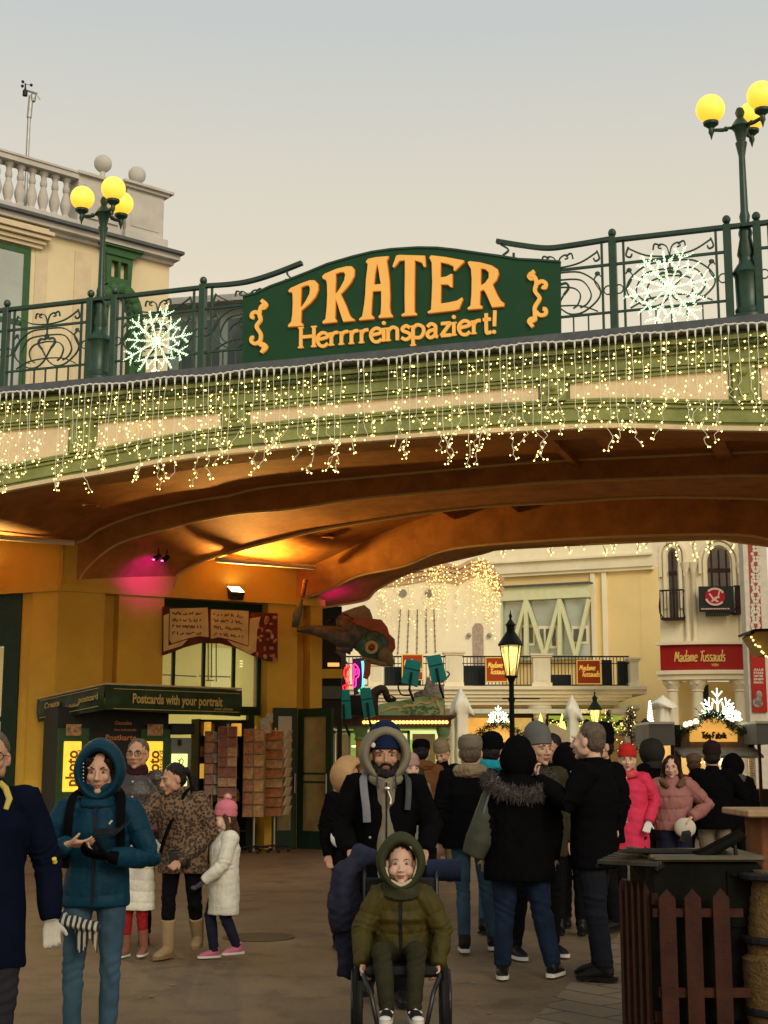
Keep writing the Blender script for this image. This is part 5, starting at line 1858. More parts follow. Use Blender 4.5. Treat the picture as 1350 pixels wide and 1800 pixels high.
for i in range(260):
 x = rnd.uniform(966, 1104)
 q = F50.px(x, 1270 + 2.5 * math.sin(x / 12) + rnd.uniform(-4, 4), 1.0)
 m.ell((q[0], 1.0, q[1]), (.06, .05, .03), 5, 3)
 if i % 4 == 0: w.octa((q[0], .9, q[1] - rnd.uniform(0, .15)), .022)
m.build('foliage', mat('evergreen', (.02, .035, .012), rough=.8, var=.4), t, fix=False)
w.build('bulbs', M_SMALLB, t, fix=False)
for x, lb in ((951, 'tall yellow glowing candle lamp in front of the terrace column'), (989, 'tall yellow glowing candle lamp beside the closed parasol')):
 t = thing('candle_lamp', lb, 'lamp', F49.w(F49.px(x, 1318, -1)[0], -1, 1.9))
 a = F49.px(x, 1300, -1)[0]
 zt_, zb_ = F49.px(x, 1253, -1)[1], F49.px(x, 1318, -1)[1]
 m = MB(F49)
 m.lathe([(.1, zb_), (.13, zb_ + .2), (.12, zt_ - .5), (.05, zt_ - .15), (.0, zt_)], (a, -1, 0), 10)
 m.build('glowing_shade', mat('yellow_glow', (1, .8, .2), var=0, emit=(1, .80, .16), estr=1.5), t, smooth='all')
 m = MB(F49)
 m.tube([(a, -1, 0), (a, -1, zb_)], .05, 6)
 m.build('post', M_STUCCO, t)
# ---------------------------------------------------------------- round tower at the right
F44 = FY(44)
tw = thing('round_tower', 'cream rounded tower with arched windows and a red lettered band', 'building', F44.w(F44.px(1270, 1200)[0], 3, 0))
axc = F44.px(1275, 1150)[0]
RT = 4.2
def tb(a, r=0.0):
 d = min(abs(a - axc), RT - .05)
 return RT - math.sqrt((RT + r) ** 2 - d * d)
class CFr:
 """wraps the flat front plane round the tower"""
 def w(s, a, b, z):
  an = (a - axc) / RT
  an = (a - axc) / RT
  r = RT - b
  return F44.w(axc + r * math.sin(an), RT - r * math.cos(an), z)
 def px(s, x, y, b=0.0):
  X, Z = F44.px(x, y, .2)
  d = max(-.98, min(.98, (X - axc) / RT))
  bb = RT - RT * math.cos(math.asin(d)) + b
  X, Z = F44.px(x, y, bb)
  d = max(-.98, min(.98, (X - axc) / (RT - b)))
  return axc + RT * math.asin(d), Z
CT = CFr()
tl, tr = CT.px(1160, 1100)[0], CT.px(1330, 1100)[0]
def band(z0, z1, b0, b1, a0=None, a1=None, n=36):
 a0 = tl if a0 is None else a0
 a1 = tr if a1 is None else a1
 mm = MB(CT)
 rows = []
 for k in range(n + 1):
  a = a0 + (a1 - a0) * k / n
  rows.append([(a, b0, z0), (a, b0, z1), (a, b1, z1), (a, b1, z0), (a, b0, z0)])
 mm.loft(rows)
 mm.quad((a0, b0, z0), (a0, b0, z1), (a0, b1, z1), (a0, b1, z0))
 return mm
zs1, zs0 = CT.px(1280, 1133)[1], CT.px(1280, 1178)[1]
ztw = CT.px(1280, 930)[1] + 1.2
band(zs0 - .3, ztw, 0, .5).build('wall', M_STUCCO, tw, smooth=True)
band(zs1, zs1 + .1, -.25, -.001, tl - .1).build('cornice', M_STUCCO, tw, smooth=True)
band(zs0 - .12, zs0, -.22, -.001, tl - .1).build('cornice', M_STUCCO, tw, smooth=True)
band(zs0 - .28, zs0 - .121, -.12, -.001, tl - .1).build('cornice', M_STUCCO, tw, smooth=True)
band(0, zs0 - .3, .9, 1.2).build('lower_wall', M_YEL, tw, smooth=True)
rb_ = band(zs0 + .001, zs1 - .001, -.1, -.002)
ob = rb_.build('red_band', M_RED, tw, smooth=True)
m = MB(CT)
s0, s1 = CT.px(1187, 1160)[0], CT.px(1272, 1160)[0]
put_strokes(m, 'Madame Tussauds', s0, s1, lambda a: zs0 + .27, .30, -.14, -.102, .035, shear=.1)
put_text(m, 'WIEN', CT.px(1250, 1167)[0], CT.px(1262, 1167)[0], zs0 + .12, .08, -.105, bold=.03)
m.build('band_lettering', mat('gold_lettering', (.8, .5, .15), rough=.4, var=0), ob, fix=False)
M_GOTHG = mat('brown_dark_glass', (.05, .035, .025), rough=.15, var=.3)
for x0, x1, yt, yb, nm in ((1177, 1192, 966, 1087, 0), (1246, 1285, 962, 1080, 1)):
 a0, a1 = CT.px(x0, 1050)[0], CT.px(x1, 1050)[0]
 zt_, zb_ = CT.px(x0, yt)[1], CT.px(x0, yb)[1]
 ca, hw_ = (a0 + a1) / 2, (a1 - a0) / 2
 def arch(ext, zb__, k=1.45):
  pts = [(ca - hw_ - ext, zb__)]
  zsp = zt_ - hw_ * k
  for i in range(9):
   th = i / 8
   pts.append((ca - (hw_ + ext) * math.cos(th * math.pi / 2), zsp + (hw_ * k + ext) * math.sin(th * math.pi / 2)))
  for i in range(1, 9):
   th = 1 - i / 8
   pts.append((ca + (hw_ + ext) * math.cos(th * math.pi / 2), zsp + (hw_ * k + ext) * math.sin(th * math.pi / 2)))
  pts.append((ca + hw_ + ext, zb__))
  return pts
 m = MB(CT)
 m.prism(arch(0, zb_), -.03, -.002)
 wo = m.build('arched_window', M_GOTHG, tw)
 m = MB(CT)
 m.box(ca - hw_, ca + hw_, -.06, -.031, zb_ + (zt_ - zb_) * .62, zb_ + (zt_ - zb_) * .68)
 for f in ((-.0,) if nm == 0 else (-.33, .33, 0)):
  m.box(ca + f * hw_ * 2 - .02, ca + f * hw_ * 2 + .02, -.058, -.031, zb_, zt_ - .1)
 m.build('glazing_bar', M_DARKW, wo)
 m = MB(CT)
 m.ribbon(arch(.10, zb_ + .3), .1, -.1, -.001)
 m.ribbon(arch(.24, zb_ + (zt_ - zb_) * .6), .08, -.14, -.001)
 m.build('window_arch', M_STUCCO, tw)
for x in (1207, 1220, 1300):
 a = CT.px(x, 1050)[0]
 zt_ = CT.px(x, 992)[1]
 m = MB(CT)
 m.lathe([(.1, zs1 + .1), (.07, zs1 + .25), (.065, zt_ - .3), (.08, zt_ - .28), (.08, zt_ - .22), (.14, zt_), (.15, zt_ + .05)], (a, -.08, 0), 10)
 m.build('colonnette', M_STUCCO, tw, smooth=True)
for x in (1180, 1227, 1306):
 a = CT.px(x, 1230)[0]
 zt_ = CT.px(x, 1190)[1]
 m = MB(CT)
 m.lathe([(.28, 0), (.28, .2), (.2, .3), (.17, zt_ - .45), (.21, zt_ - .42), (.19, zt_ - .38), (.3, zt_ - .18), (.36, zt_ - .06), (.36, zt_)], (a, .25, 0), 14)
 for k in range(8):
  m.ell((a + .24 * math.cos(k * .785), .25 + .24 * math.sin(k * .785), zt_ - .16), (.09, .09, .1), 6, 5)
 m.build('column', M_STUCCO, tw, smooth=True)
m = MB(CT)
bx0, bx1 = CT.px(1236, 1230)[0], CT.px(1252, 1230)[0]
m.box(bx0, bx1, .86, .899, 0, zs0 - .4)
m.build('doorway', M_DARKGREEN, tw)
def balconette(x0, x1, y0, y1, lb):
 a0, a1 = CT.px(x0, 1060)[0], CT.px(x1, 1060)[0]
 zt_, zb_ = CT.px(x0, y0, -.4)[1], CT.px(x0, y1, -.4)[1]
 m = MB(CT)
 n = 7
 for k in range(n + 1):
  a = a0 + (a1 - a0) * k / n
  m.ribbon(catmull([(0, 0)] * 1 + [(0, 0)], 1) if False else [(a, zt_), (a, zb_)], .022, -.42, -.40)
 for s in (a0, a1):
  m.tube([(s, -.02, zt_), (s, -.41, zt_)], .02, 5)
  m.tube([(s, -.02, zb_), (s, -.5, zb_ + .15), (s, -.55, zb_ + .35), (s, -.41, zt_ - .2)], .02, 5)
 m.box(a0, a1, -.43, -.39, zt_ - .03, zt_ + .02)
 m.box(a0, a1, -.43, -.02, zb_ - .06, zb_)
 m.build('balconette', M_DARKW, tw)
balconette(1166, 1203, 1038, 1086, '')
balconette(1286, 1296, 1030, 1076, '')
# black board with a ring emblem
t = thing('emblem_sign', 'square black sign with a red ring emblem under the arched tower window', 'sign', CT.w(CT.px(1260, 1070)[0], -.5, CT.px(1260, 1076)[1]))
a0, z1_ = CT.px(1228, 1031, -.5); a1, z0_ = CT.px(1290, 1075, -.5)
m = MB(CT)
m.box(a0, a1, -.55, -.35, z0_, z1_)
m.box(a0 + .2, a1 - .1, -.5, -.02, z0_ - .1, z0_ - .001)
m.build('board', mat('charcoal_board', (.02, .022, .022), rough=.5), t)
ca, cz = CT.px(1257, 1049, -.55)
m = MB(CT)
rr = .27
m.prism([(ca + rr * math.cos(q), cz + rr * math.sin(q)) for q in np.linspace(0, 2 * math.pi, 21)[:-1]], -.565, -.551)
m.build('red_disc', mat('crimson_print', (.4, .01, .02), rough=.5, var=0), t)
m = MB(CT)
for q0, q1 in ((.5, 2.4), (3.4, 5.6)):
 m.ribbon([(ca + rr * .92 * math.cos(q), cz + rr * .92 * math.sin(q)) for q in np.linspace(q0, q1, 12)], .06, -.58, -.566)
m.ribbon([(ca - .15, cz + .1), (ca - .05, cz - .07), (ca + .08, cz - .16)], .05, -.58, -.566)
m.ribbon([(ca + .12, cz + .17), (ca + .08, cz + .0), (ca - .03, cz - .12)], .04, -.58, -.566)
m.ribbon([(ca - .1, cz - .15), (ca + .02, cz - .02), (ca + .12, cz - .02)], .05, -.582, -.567)
m.build('emblem', mat('pale_pink_print', (.75, .5, .4), rough=.5, var=0), t)
m = MB(CT)
a = ca - .38
while a < ca + .38:
 w_ = rnd.uniform(.02, .05)
 m.box(a, a + w_, -.556, -.551, z0_ + .06, z0_ + .1)
 a += w_ + .012
m.build('small_lettering', MATS['pale_pink_print'], t)
# ---------------------------------------------------------------- red and white banner pylon
F38 = FY(38)
t = thing('banner_pylon', 'tall pylon with red banner and white ornament at the right edge', 'banner', F38.w(F38.px(1330, 1200)[0], .3, 0))
m = MB(F38)
a0, a1 = F38.px(1312, 1100)[0], F38.px(1354, 1100)[0]
m.box(a0, a1, .02, .5, 0, F38.px(1330, 900)[1])
m.build('pylon', mat('off_white_pylon', (.6, .55, .45), rough=.7), t)
m = MB(F38)
r0, r1 = F38.px(1319, 1050)[0], F38.px(1337, 1050)[0]
m.box(r0, r1, .0, .019, F38.px(1330, 1112)[1], F38.px(1330, 900)[1])
m.build('ornament_panel', mat('faded_red_print', (.36, .06, .04), rough=.6, var=.2), t)
m = MB(F38)
for y in range(950, 1112, 6):
 a, z = F38.px(1328 + 6 * math.sin(y * .35), y)
 a2, z2_ = F38.px(1328 - 6 * math.sin(y * .35), y)
 m.ell((a, -.012, z), (.05, .01, .05), 7, 4)
 m.ell((a2, -.012, z2_), (.05, .01, .05), 7, 4)
for s in (-1, 1):
 m.ribbon([F38.px(1328 + s * 7 * math.cos(y * .12), y) for y in range(985, 1112, 4)], .04, -.016, -.001)
m.build('white_ornament', mat('white_print', (.6, .55, .45), rough=.6, var=.1), t)
m = MB(F38)
r0, r1 = F38.px(1320, 1180)[0], F38.px(1345, 1180)[0]
m.box(r0, r1, -.05, .015, F38.px(1330, 1252)[1], F38.px(1330, 1122)[1])
m.build('lower_banner', M_RED, t)
m = MB(F38)
for i, s_ in enumerate(('ALLE', 'STARS', 'UNTER', 'EINEM', 'DACH.')):
 q0, q1 = F38.px(1324, 1179 + i * 5.6), F38.px(1341, 1179 + i * 5.6)
 put_text(m, s_, q0[0], q1[0], q0[1], .055, -.054, bold=.04)
m.build('banner_lettering', MATS['white_print'], t, fix=False)
m = MB(F38)
q = F38.px(1333, 1222)
m.ell((q[0], -.06, q[1]), (.09, .01, .12), 8, 5); m.ell((q[0] - .04, -.065, q[1] - .2), (.14, .01, .13), 8, 5)
m.build('printed_figures', mat('grey_portrait_print', (.45, .38, .34), rough=.6, var=.6, vscale=6, col2=(.05, .03, .03)), t)
# ---------------------------------------------------------------- lanterns
M_LANG = bpy.data.materials.new('lantern_glass')
M_LANG.use_nodes = True
_p = M_LANG.node_tree.nodes['Principled BSDF']
_p.inputs['Base Color'].default_value = (1, .9, .6, 1)
_p.inputs['Roughness'].default_value = .1
_p.inputs['Alpha'].default_value = .35
_p.inputs['Emission Color'].default_value = (1, .72, .22, 1)
_p.inputs['Emission Strength'].default_value = .45
def lantern(x, ytop, Y, sc, lb, energy):
 top = atY(x, ytop, Y)
 X, Z = top[0], top[2]
 t = thing('street_lantern', lb, 'street lantern', (X, Y, 0), 'glowing glass lanterns of the square')
 m = MB()
 zh = Z - 1.32 * sc
 m.lathe([(.12, 0), (.12, .3), (.085, .4), (.075, 1.1), (.055, 1.3), (.05, zh - .5), (.075, zh - .42), (.05, zh - .38), (.05, zh - .1), (.07, zh - .06), (.09, zh)], (X, Y, 0), 12)
 m.tube([(X - .18, Y, zh - .42), (X + .55, Y, zh - .42)], .014, 5)
 m.build('post', M_IRONB, t, smooth=True)
 m = MB()
 r0, r1 = .11 * sc, .22 * sc
 for k in range(6):
  an = k * math.pi / 3 + .2
  m.tube([(X + r0 * math.cos(an), Y + r0 * math.sin(an), zh), (X + r1 * math.cos(an), Y + r1 * math.sin(an), zh + .62 * sc)], .012, 4)
 m.lathe([(.12 * sc, zh - .02), (.13 * sc, zh + .02), (.11 * sc, zh + .03)], (X, Y, 0), 12)
 m.build('frame', M_IRONB, t)
 m = MB()
 m.lathe([(.25 * sc, zh + .61 * sc), (.255 * sc, zh + .64 * sc), (.2 * sc, zh + .72 * sc), (.12 * sc, zh + .84 * sc), (.08 * sc, zh + .9 * sc), (.085 * sc, zh + 1.0 * sc), (.11 * sc, zh + 1.02 * sc), (.06 * sc, zh + 1.08 * sc), (.02 * sc, zh + 1.14 * sc), (.035 * sc, zh + 1.2 * sc), (.012 * sc, zh + 1.25 * sc), (.004, Z)], (X, Y, 0), 12)
 m.build('cap', M_IRONB, t, smooth=True)
 m = MB()
 m.lathe([(r0, zh + .03), (r1 * .97, zh + .61 * sc)], (X, Y, 0), 6, ang=.2)
 m.build('glass', M_LANG, t, fix=False)
 m = MB()
 m.lathe([(0, zh + .12 * sc), (.05 * sc, zh + .2 * sc), (.055 * sc, zh + .35 * sc), (.10 * sc, zh + .5 * sc), (.12 * sc, zh + .58 * sc), (0, zh + .6 * sc)], (X, Y, 0), 10)
 m.build('bulb', mat('lantern_bulb', (1, .85, .4), var=0, emit=(1, .66, .14), estr=3.2), t, smooth='all')
 l = add_light('lantern_glow', 'POINT', (X, Y, zh + .45 * sc), energy, (1, .68, .28), .12)
 l.parent = t
 l.location = (0, 0, zh + .45 * sc)
lantern(897, 1072, 28, 1.0, 'large lit glass lantern on a dark post in front of the terrace', 90)
lantern(1045, 1212, 49, .98, 'smaller lit glass lantern farther back near the closed parasol', 60)
# ---------------------------------------------------------------- closed parasols
def parasol(x, yt, yb, Y, w, lb, seed):
 r_ = random.Random(seed)
 fr = FY(Y)
 a, zt_ = fr.px(x, yt)
 zb_ = fr.px(x, yb)[1]
 t = thing('closed_parasol', lb, 'parasol', fr.w(a, 0, 0), 'closed pale parasols')
 m = MB(fr)
 m.tube([(a, 0, 0), (a, 0, zt_ - .1)], .03, 6)
 m.lathe([(.3, 0), (.3, .06), (.05, .08)], (a, 0, 0), 10)
 m.build('pole', M_GM, t)
 m = MB(fr)
 H_ = zt_ - zb_
 rows = []
 n = 22
 for i, (f, r) in enumerate(((0, .03), (.03, .1), (.12, .38), (.24, .72), (.3, .8), (.33, .5), (.4, .42), (.6, .4), (.85, .44), (1.0, .4))):
  row = []
  for k in range(n + 1):
   an = 2 * math.pi * k / n
   rr_ = w * r * (1 + .16 * math.sin(an * 6 + f * 3) + .1 * math.sin(an * 3 + seed))
   row.append((a + rr_ * math.cos(an), rr_ * math.sin(an), zt_ - f * H_ - (.08 * H_ * math.sin(an * 2 + seed) if .2 < f < .32 else 0)))
  rows.append(row)
 m.loft(rows)
 m.build('canopy', M_CLOTH, t, smooth='all', fix=False)
parasol(809, 1208, 1345, 36, .36, 'closed pale parasol just right of the green carousel panel', 1)
parasol(1005, 1222, 1345, 42, .36, 'closed pale parasol in front of the lime green shop front', 2)
parasol(1165, 1222, 1290, 38, .42, 'closed pale parasol beside the tower column', 3)
# ---------------------------------------------------------------- carousel booth with neon sign and teal spotlights
F33 = FY(33)
bt = thing('ride_booth', 'ride booth with a row of bulbs along its roof and orange columns', 'booth', F33.w(F33.px(690, 1400)[0], 1.5, 0))
a0, a1 = F33.px(583, 1275)[0], F33.px(792, 1275)[0]
zr1, zr0 = F33.px(690, 1262)[1], F33.px(690, 1280)[1]
m = MB(F33)
m.box(a0, a1, -.3, 3.2, zr0 + .04, zr1)
m.box(a0 - .1, a1 + .1, -.4, 3.3, zr1, zr1 + .05)
m.build('roof', mat('dark_red_brown_roof', (.08, .04, .03), rough=.6), bt)
m = MB(F33)
for k in range(24):
 q = F33.px(640 + 145 * k / 23, 1269.5, -.34)
 m.ell((q[0], -.34, q[1]), .042, 8, 6)
m.build('bulb_row', mat('orange_bulb', (1, .7, .3), var=0, emit=(1, .52, .12), estr=2.6), bt)
M_ORCOL = mat('marbled_orange_paint', (.55, .26, .04), rough=.4, var=.5, vscale=7, col2=(.3, .14, .02))
M_CAPG = mat('green_capital', (.18, .3, .14), rough=.5)
for x in (634, 779):
 a = F33.px(x, 1300)[0]
 m = MB(F33)
 m.lathe([(.11, 0), (.11, zr0 - .28)], (a, -.1, 0), 12)
 o = m.build('column', M_ORCOL, bt, smooth=True)
 m = MB(F33)
 m.lathe([(.12, zr0 - .28), (.15, zr0 - .25), (.12, zr0 - .2), (.17, zr0 - .02), (.17, zr0 + .04)], (a, -.1, 0), 12)
 m.build('capital', M_CAPG, o, smooth=True)
m = MB(F33)
m.box(a0, a1, 2.9, 3.0, 0, zr0 + .04)
m.build('back_wall', M_GGLOW, bt)
m = MB(F33)
for x0, x1, y0, y1 in ((640, 775, 1284, 1300),):
 bx_px(m, F33, x0, x1, y0, y1, 2.6, 2.7)
m.build('lit_ceiling_panel', mat('lime_white_glow', (.8, .9, .4), emit=(.8, .9, .35), estr=.9, var=.2), bt)
m = MB(F33)
for x0, x1 in ((583, 589), (612, 616), (643, 646), (683, 688), (716, 721)):
 bx_px(m, F33, x0, x1, 1285, 1400, .9, 1.0)
bx_px(m, F33, 583, 640, 1284, 1289, .9, 1.0)
bx_px(m, F33, 684, 720, 1284, 1289, .9, 1.0)
m.build('window_frame', mat('grey_white_frame', (.5, .48, .4), rough=.5), bt)
for i, (x, y) in enumerate(((597, 1305), (623, 1312), (660, 1300), (700, 1310), (735, 1318), (752, 1300))):
 m = MB(F33)
 q = F33.px(x, y, 1.8)
 m.ell((q[0], 1.8, q[1]), (.08, .03, .02), 8, 5)
 m.build('interior_lamp', mat('lime_white_lamp', (.9, 1, .5), var=0, emit=(.9, 1, .35), estr=3), bt)
for q in ((590, 612, 1400), (725, 765, 1345)):
 m = MB(F33)
 bx_px(m, F33, q[0], q[1], 1290, q[2], 1.5, 1.55)
 m.build('inner_partition', mat('brown_picture_wall', (.35, .2, .08), rough=.5, var=.7, vscale=4, col2=(.1, .12, .05), emit=(.35, .25, .08), estr=.25), bt)
t = thing('painted_panel', 'green panel with gilded scrolls and foliage standing on the booth roof', 'painted board', F33.w(F33.px(725, 1262)[0], -.2, zr1))
pz = [F33.px(*p, -.2) for p in ((666, 1261), (666, 1238), (720, 1229), (779, 1216), (780, 1262))]
m = MB(F33)
m.prism(pz, -.24, -.18)
m.build('panel', mat('leaf_green_panel', (.28, .40, .18), rough=.5, var=.15, vscale=2), t)
m = MB(F33)
for pl in (((670, 1252), (680, 1247), (695, 1243), (705, 1246), (700, 1250)), ((707, 1243), (715, 1240), (728, 1240), (738, 1234), (752, 1236), (762, 1229), (757, 1226)), ((768, 1228), (770, 1238), (776, 1250), (773, 1256)), ((764, 1232), (766, 1226), (773, 1228))):
 m.ribbon(catmull([F33.px(*p, -.25) for p in pl], 5), .045, -.26, -.241)
m.build('gilded_scroll', mat('gilded_plaster', (.6, .4, .18), rough=.4, var=.2), t)
m = MB(F33)
for i in range(70):
 q = F33.px(rnd.uniform(708, 774), rnd.uniform(1240, 1256), -.25)
 m.ell((q[0], -.25, q[1]), (rnd.uniform(.03, .07), .01, .02), 5, 3)
m.build('painted_leaves', mat('painted_foliage', (.14, .2, .1), rough=.6, var=.5), t)
t = thing('rock_prop', 'rough grey stone-like hut prop on the booth roof below the teal spotlights', 'prop', F33.w(F33.px(750, 1225)[0], .6, zr1))
m = MB(F33)
m.prism([F33.px(*p, .4) for p in ((725, 1262), (728, 1218), (745, 1212), (752, 1188), (760, 1200), (780, 1205), (783, 1262))], .4, .9)
m.build('rock', mat('rough_grey_rock', (.25, .2, .17), rough=.9, var=.6, vscale=10, bump=1, bscale=14), t)
t = thing('horse_prop', 'dark brown arched animal prop on the booth roof left of the green panel', 'prop', F33.w(F33.px(672, 1250)[0], .3, zr1))
m = MB(F33)
q = [F33.px(*p, .2) for p in ((655, 1262), (656, 1225), (665, 1213), (675, 1212), (682, 1228), (690, 1232), (695, 1226))]
m.tube([(p[0], .2, p[1]) for p in catmull(q, 4)], [.14 - .004 * i for i in range(len(catmull(q, 4)))], 9)
m.build('neck_and_body', M_DARKW, t, smooth='all')
def neon(pl, col, nm, lb, closed=False, b=-.5, w=.014):
 q = catmull([F33.px(*p, b) for p in pl], 5, closed)
 a, z = q[0][0], min(p[1] for p in q)
 m = MB(F33)
 m.tube([(p[0], b, p[1]) for p in q], w, 6, closed=closed)
 return m
ns = thing('neon_sign', 'neon letters S P I in red, pink and cyan above the booth', 'neon sign', F33.w(F33.px(620, 1215)[0], -.4, zr1 + .8))
NR = mat('red_neon', (1, .1, .1), var=0, emit=(1, .012, .03), estr=1.7)
NP = mat('pink_neon', (1, .1, .5), var=0, emit=(1, .02, .3), estr=1.7)
NC_ = mat('cyan_neon', (.2, 1, 1), var=0, emit=(.1, .85, .9), estr=1.3)
NG = mat('green_neon', (.1, 1, .3), var=0, emit=(.08, 1, .2), estr=3)
neon(((613, 1168), (611, 1170), (606, 1175), (605, 1187), (609, 1198), (608, 1204), (603, 1206), (604, 1212), (607, 1216), (612, 1208), (614, 1198), (610, 1183), (613, 1176), (615, 1172)), 0, '', '', True).build('letter', NR, ns)
m = MB(F33)
m.prism([F33.px(*p, -.46) for p in ((612, 1170), (608, 1175), (607, 1187), (611, 1198), (606, 1208), (607, 1214), (611, 1207), (612, 1198), (609, 1185), (613, 1175))], -.46, -.44)
m.build('letter_back', mat('red_glow', (.6, .02, .02), var=0, emit=(1, .02, .02), estr=.5), ns)
neon(((622, 1168), (626, 1169), (631, 1178), (630, 1189), (626, 1193), (625, 1206), (621, 1206), (622, 1190), (622, 1178)), 0, '', '', True).build('letter', NP, ns)
neon(((625, 1176), (628, 1178), (628, 1184), (625, 1186), (625, 1180)), 0, '', '', True, w=.012).build('letter_detail', NP, ns)
neon(((637, 1162), (638, 1170), (639, 1190), (638, 1208)), 0, '', '', w=.03).build('letter', NC_, ns)
neon(((637, 1210), (633, 1213), (631, 1216)), 0, '', '', w=.03).build('letter_foot', NG, ns)
m = MB(F33)
m.prism([F33.px(*p, -.4) for p in ((619, 1158), (640, 1156), (641, 1215), (622, 1222))], -.4, -.3)
m.build('backboard', mat('dark_purple_board', (.05, .01, .07), rough=.5), ns)
for q in ((590, 660, 1222, .3), (572, 608, 1140, 1.5)):
 m = MB(F33)
 bx_px(m, F33, q[0], q[1], q[2], 1262, q[3], q[3] + .1)
 m.build('support_frame', M_BLACK, ns)
q = F33.px(615, 1190, -.7)
l = add_light('neon_glow', 'POINT', F33.w(q[0], -.7, q[1]), 5, (1, .1, .3), .2)
M_TEAL = mat('teal_lamp_housing', (.008, .2, .19), rough=.45, var=.1)
for i, (pl, lb) in enumerate(((((590, 1213), (614, 1212), (618, 1263), (594, 1266)), 'leftmost teal spotlight housing under the neon S'), (((632, 1210), (651, 1209), (660, 1258), (640, 1264)), 'teal spotlight housing right below the neon I'),
                             (((714, 1158), (741, 1163), (734, 1207), (705, 1199)), 'tilted teal spotlight in front of the hidden red sign'), (((750, 1154), (774, 1150), (786, 1194), (760, 1201)), 'teal spotlight left of the first full stone pier'))):
 q = [F33.px(*p, -.7) for p in pl]
 c = np.mean(q, axis=0)
 t = thing('stage_spotlight', lb, 'spotlight', F33.w(c[0], -.6, q[2][1]), 'teal spotlights of the ride booth')
 m = MB(F33)
 m.prism(q, -.75, -.4)
 m.prism([(c[0] + (p[0] - c[0]) * .9, c[1] + (p[1] - c[1]) * .96) for p in q], -.4, -.25)
 m.build('housing', M_TEAL, t)
 m = MB(F33)
 lo = ((q[2][0] + q[3][0]) / 2, (q[2][1] + q[3][1]) / 2)
 m.ribbon([c, (lo[0], lo[1] - .12)], .05, -.79, -.751)
 up_ = ((q[0][0] + q[1][0]) / 2, (q[0][1] + q[1][1]) / 2)
 mid = (q[0][0] * .62 + q[3][0] * .38, q[0][1] * .62 + q[3][1] * .38)
 mid2 = (q[1][0] * .62 + q[2][0] * .38, q[1][1] * .62 + q[2][1] * .38)
 m.ribbon([mid, mid2], .02, -.758, -.751)
 m.tube([(lo[0], -.6, lo[1] - .1), (lo[0] + .1, -.3, lo[1] - .35)], .03, 5)
 m.build('bracket', M_BLACK, t)
m = MB(F33)
for pl in (((705, 1198), (700, 1205), (702, 1215), (708, 1222), (725, 1222)), ((785, 1180), (790, 1185), (782, 1195), (775, 1200)), ((680, 1222), (690, 1224), (694, 1230))):
 q = catmull([F33.px(*p, -.3) for p in pl], 4)
 m.tube([(p[0], -.3, p[1]) for p in q], .018, 5)
m.build('cable', M_BLACK, ns)
# ---------------------------------------------------------------- market stalls
def garland(fr, pl, b, r, lb, parent=None, seed=1, n=420):
 r_ = random.Random(seed)
 q = catmull([fr.px(*p, b) for p in pl], 10)
 t = thing('garland', lb, 'garland', fr.w(q[0][0], b, min(p[1] for p in q)), None)
 m = MB(fr)
 for i in range(n):
  p = q[r_.randrange(len(q))]
  c = np.array([p[0] + r_.gauss(0, r * .5), b + r_.gauss(0, r * .5), p[1] + r_.gauss(0, r * .5)])
  d = np.array([r_.gauss(0, 1), r_.gauss(0, 1), r_.gauss(-.3, 1)])
  d /= np.linalg.norm(d)
  m.tube([c, c + d * .09], [.012, .003], 3)
 m.build('fir_twigs', mat('evergreen_twigs', (.03, .05, .012), rough=.7, var=.5, vscale=8), t, fix=False)
 return t
def frost_tree(fr, cx, cy, H, b, lb, seed):
 a, z = fr.px(cx, cy, b)
 t = thing('snow_branch_light', lb, 'light decoration', fr.w(a, b, z), 'white lit branches on the stalls')
 for an, L in ((90, 1.0), (55, .75), (125, .75), (25, .6), (155, .6)):
  m = MB(fr)
  d = (math.cos(R(an)), math.sin(R(an)))
  m.tube([(a, b, z), (a + d[0] * H * L, b, z + d[1] * H * L)], .016, 5)
  for f in (.45, .7):
   for s in (-1, 1):
    e_ = (math.cos(R(an + s * 42)), math.sin(R(an + s * 42)))
    p = (a + d[0] * H * L * f, b, z + d[1] * H * L * f)
    m.tube([p, (p[0] + e_[0] * H * .26, b, p[2] + e_[1] * H * .26)], .014, 5)
  m.build('branch', mat('white_led_branch', (.9, 1, .85), var=0, emit=(.85, 1, .72), estr=2.6), t)
F30 = FY(30)
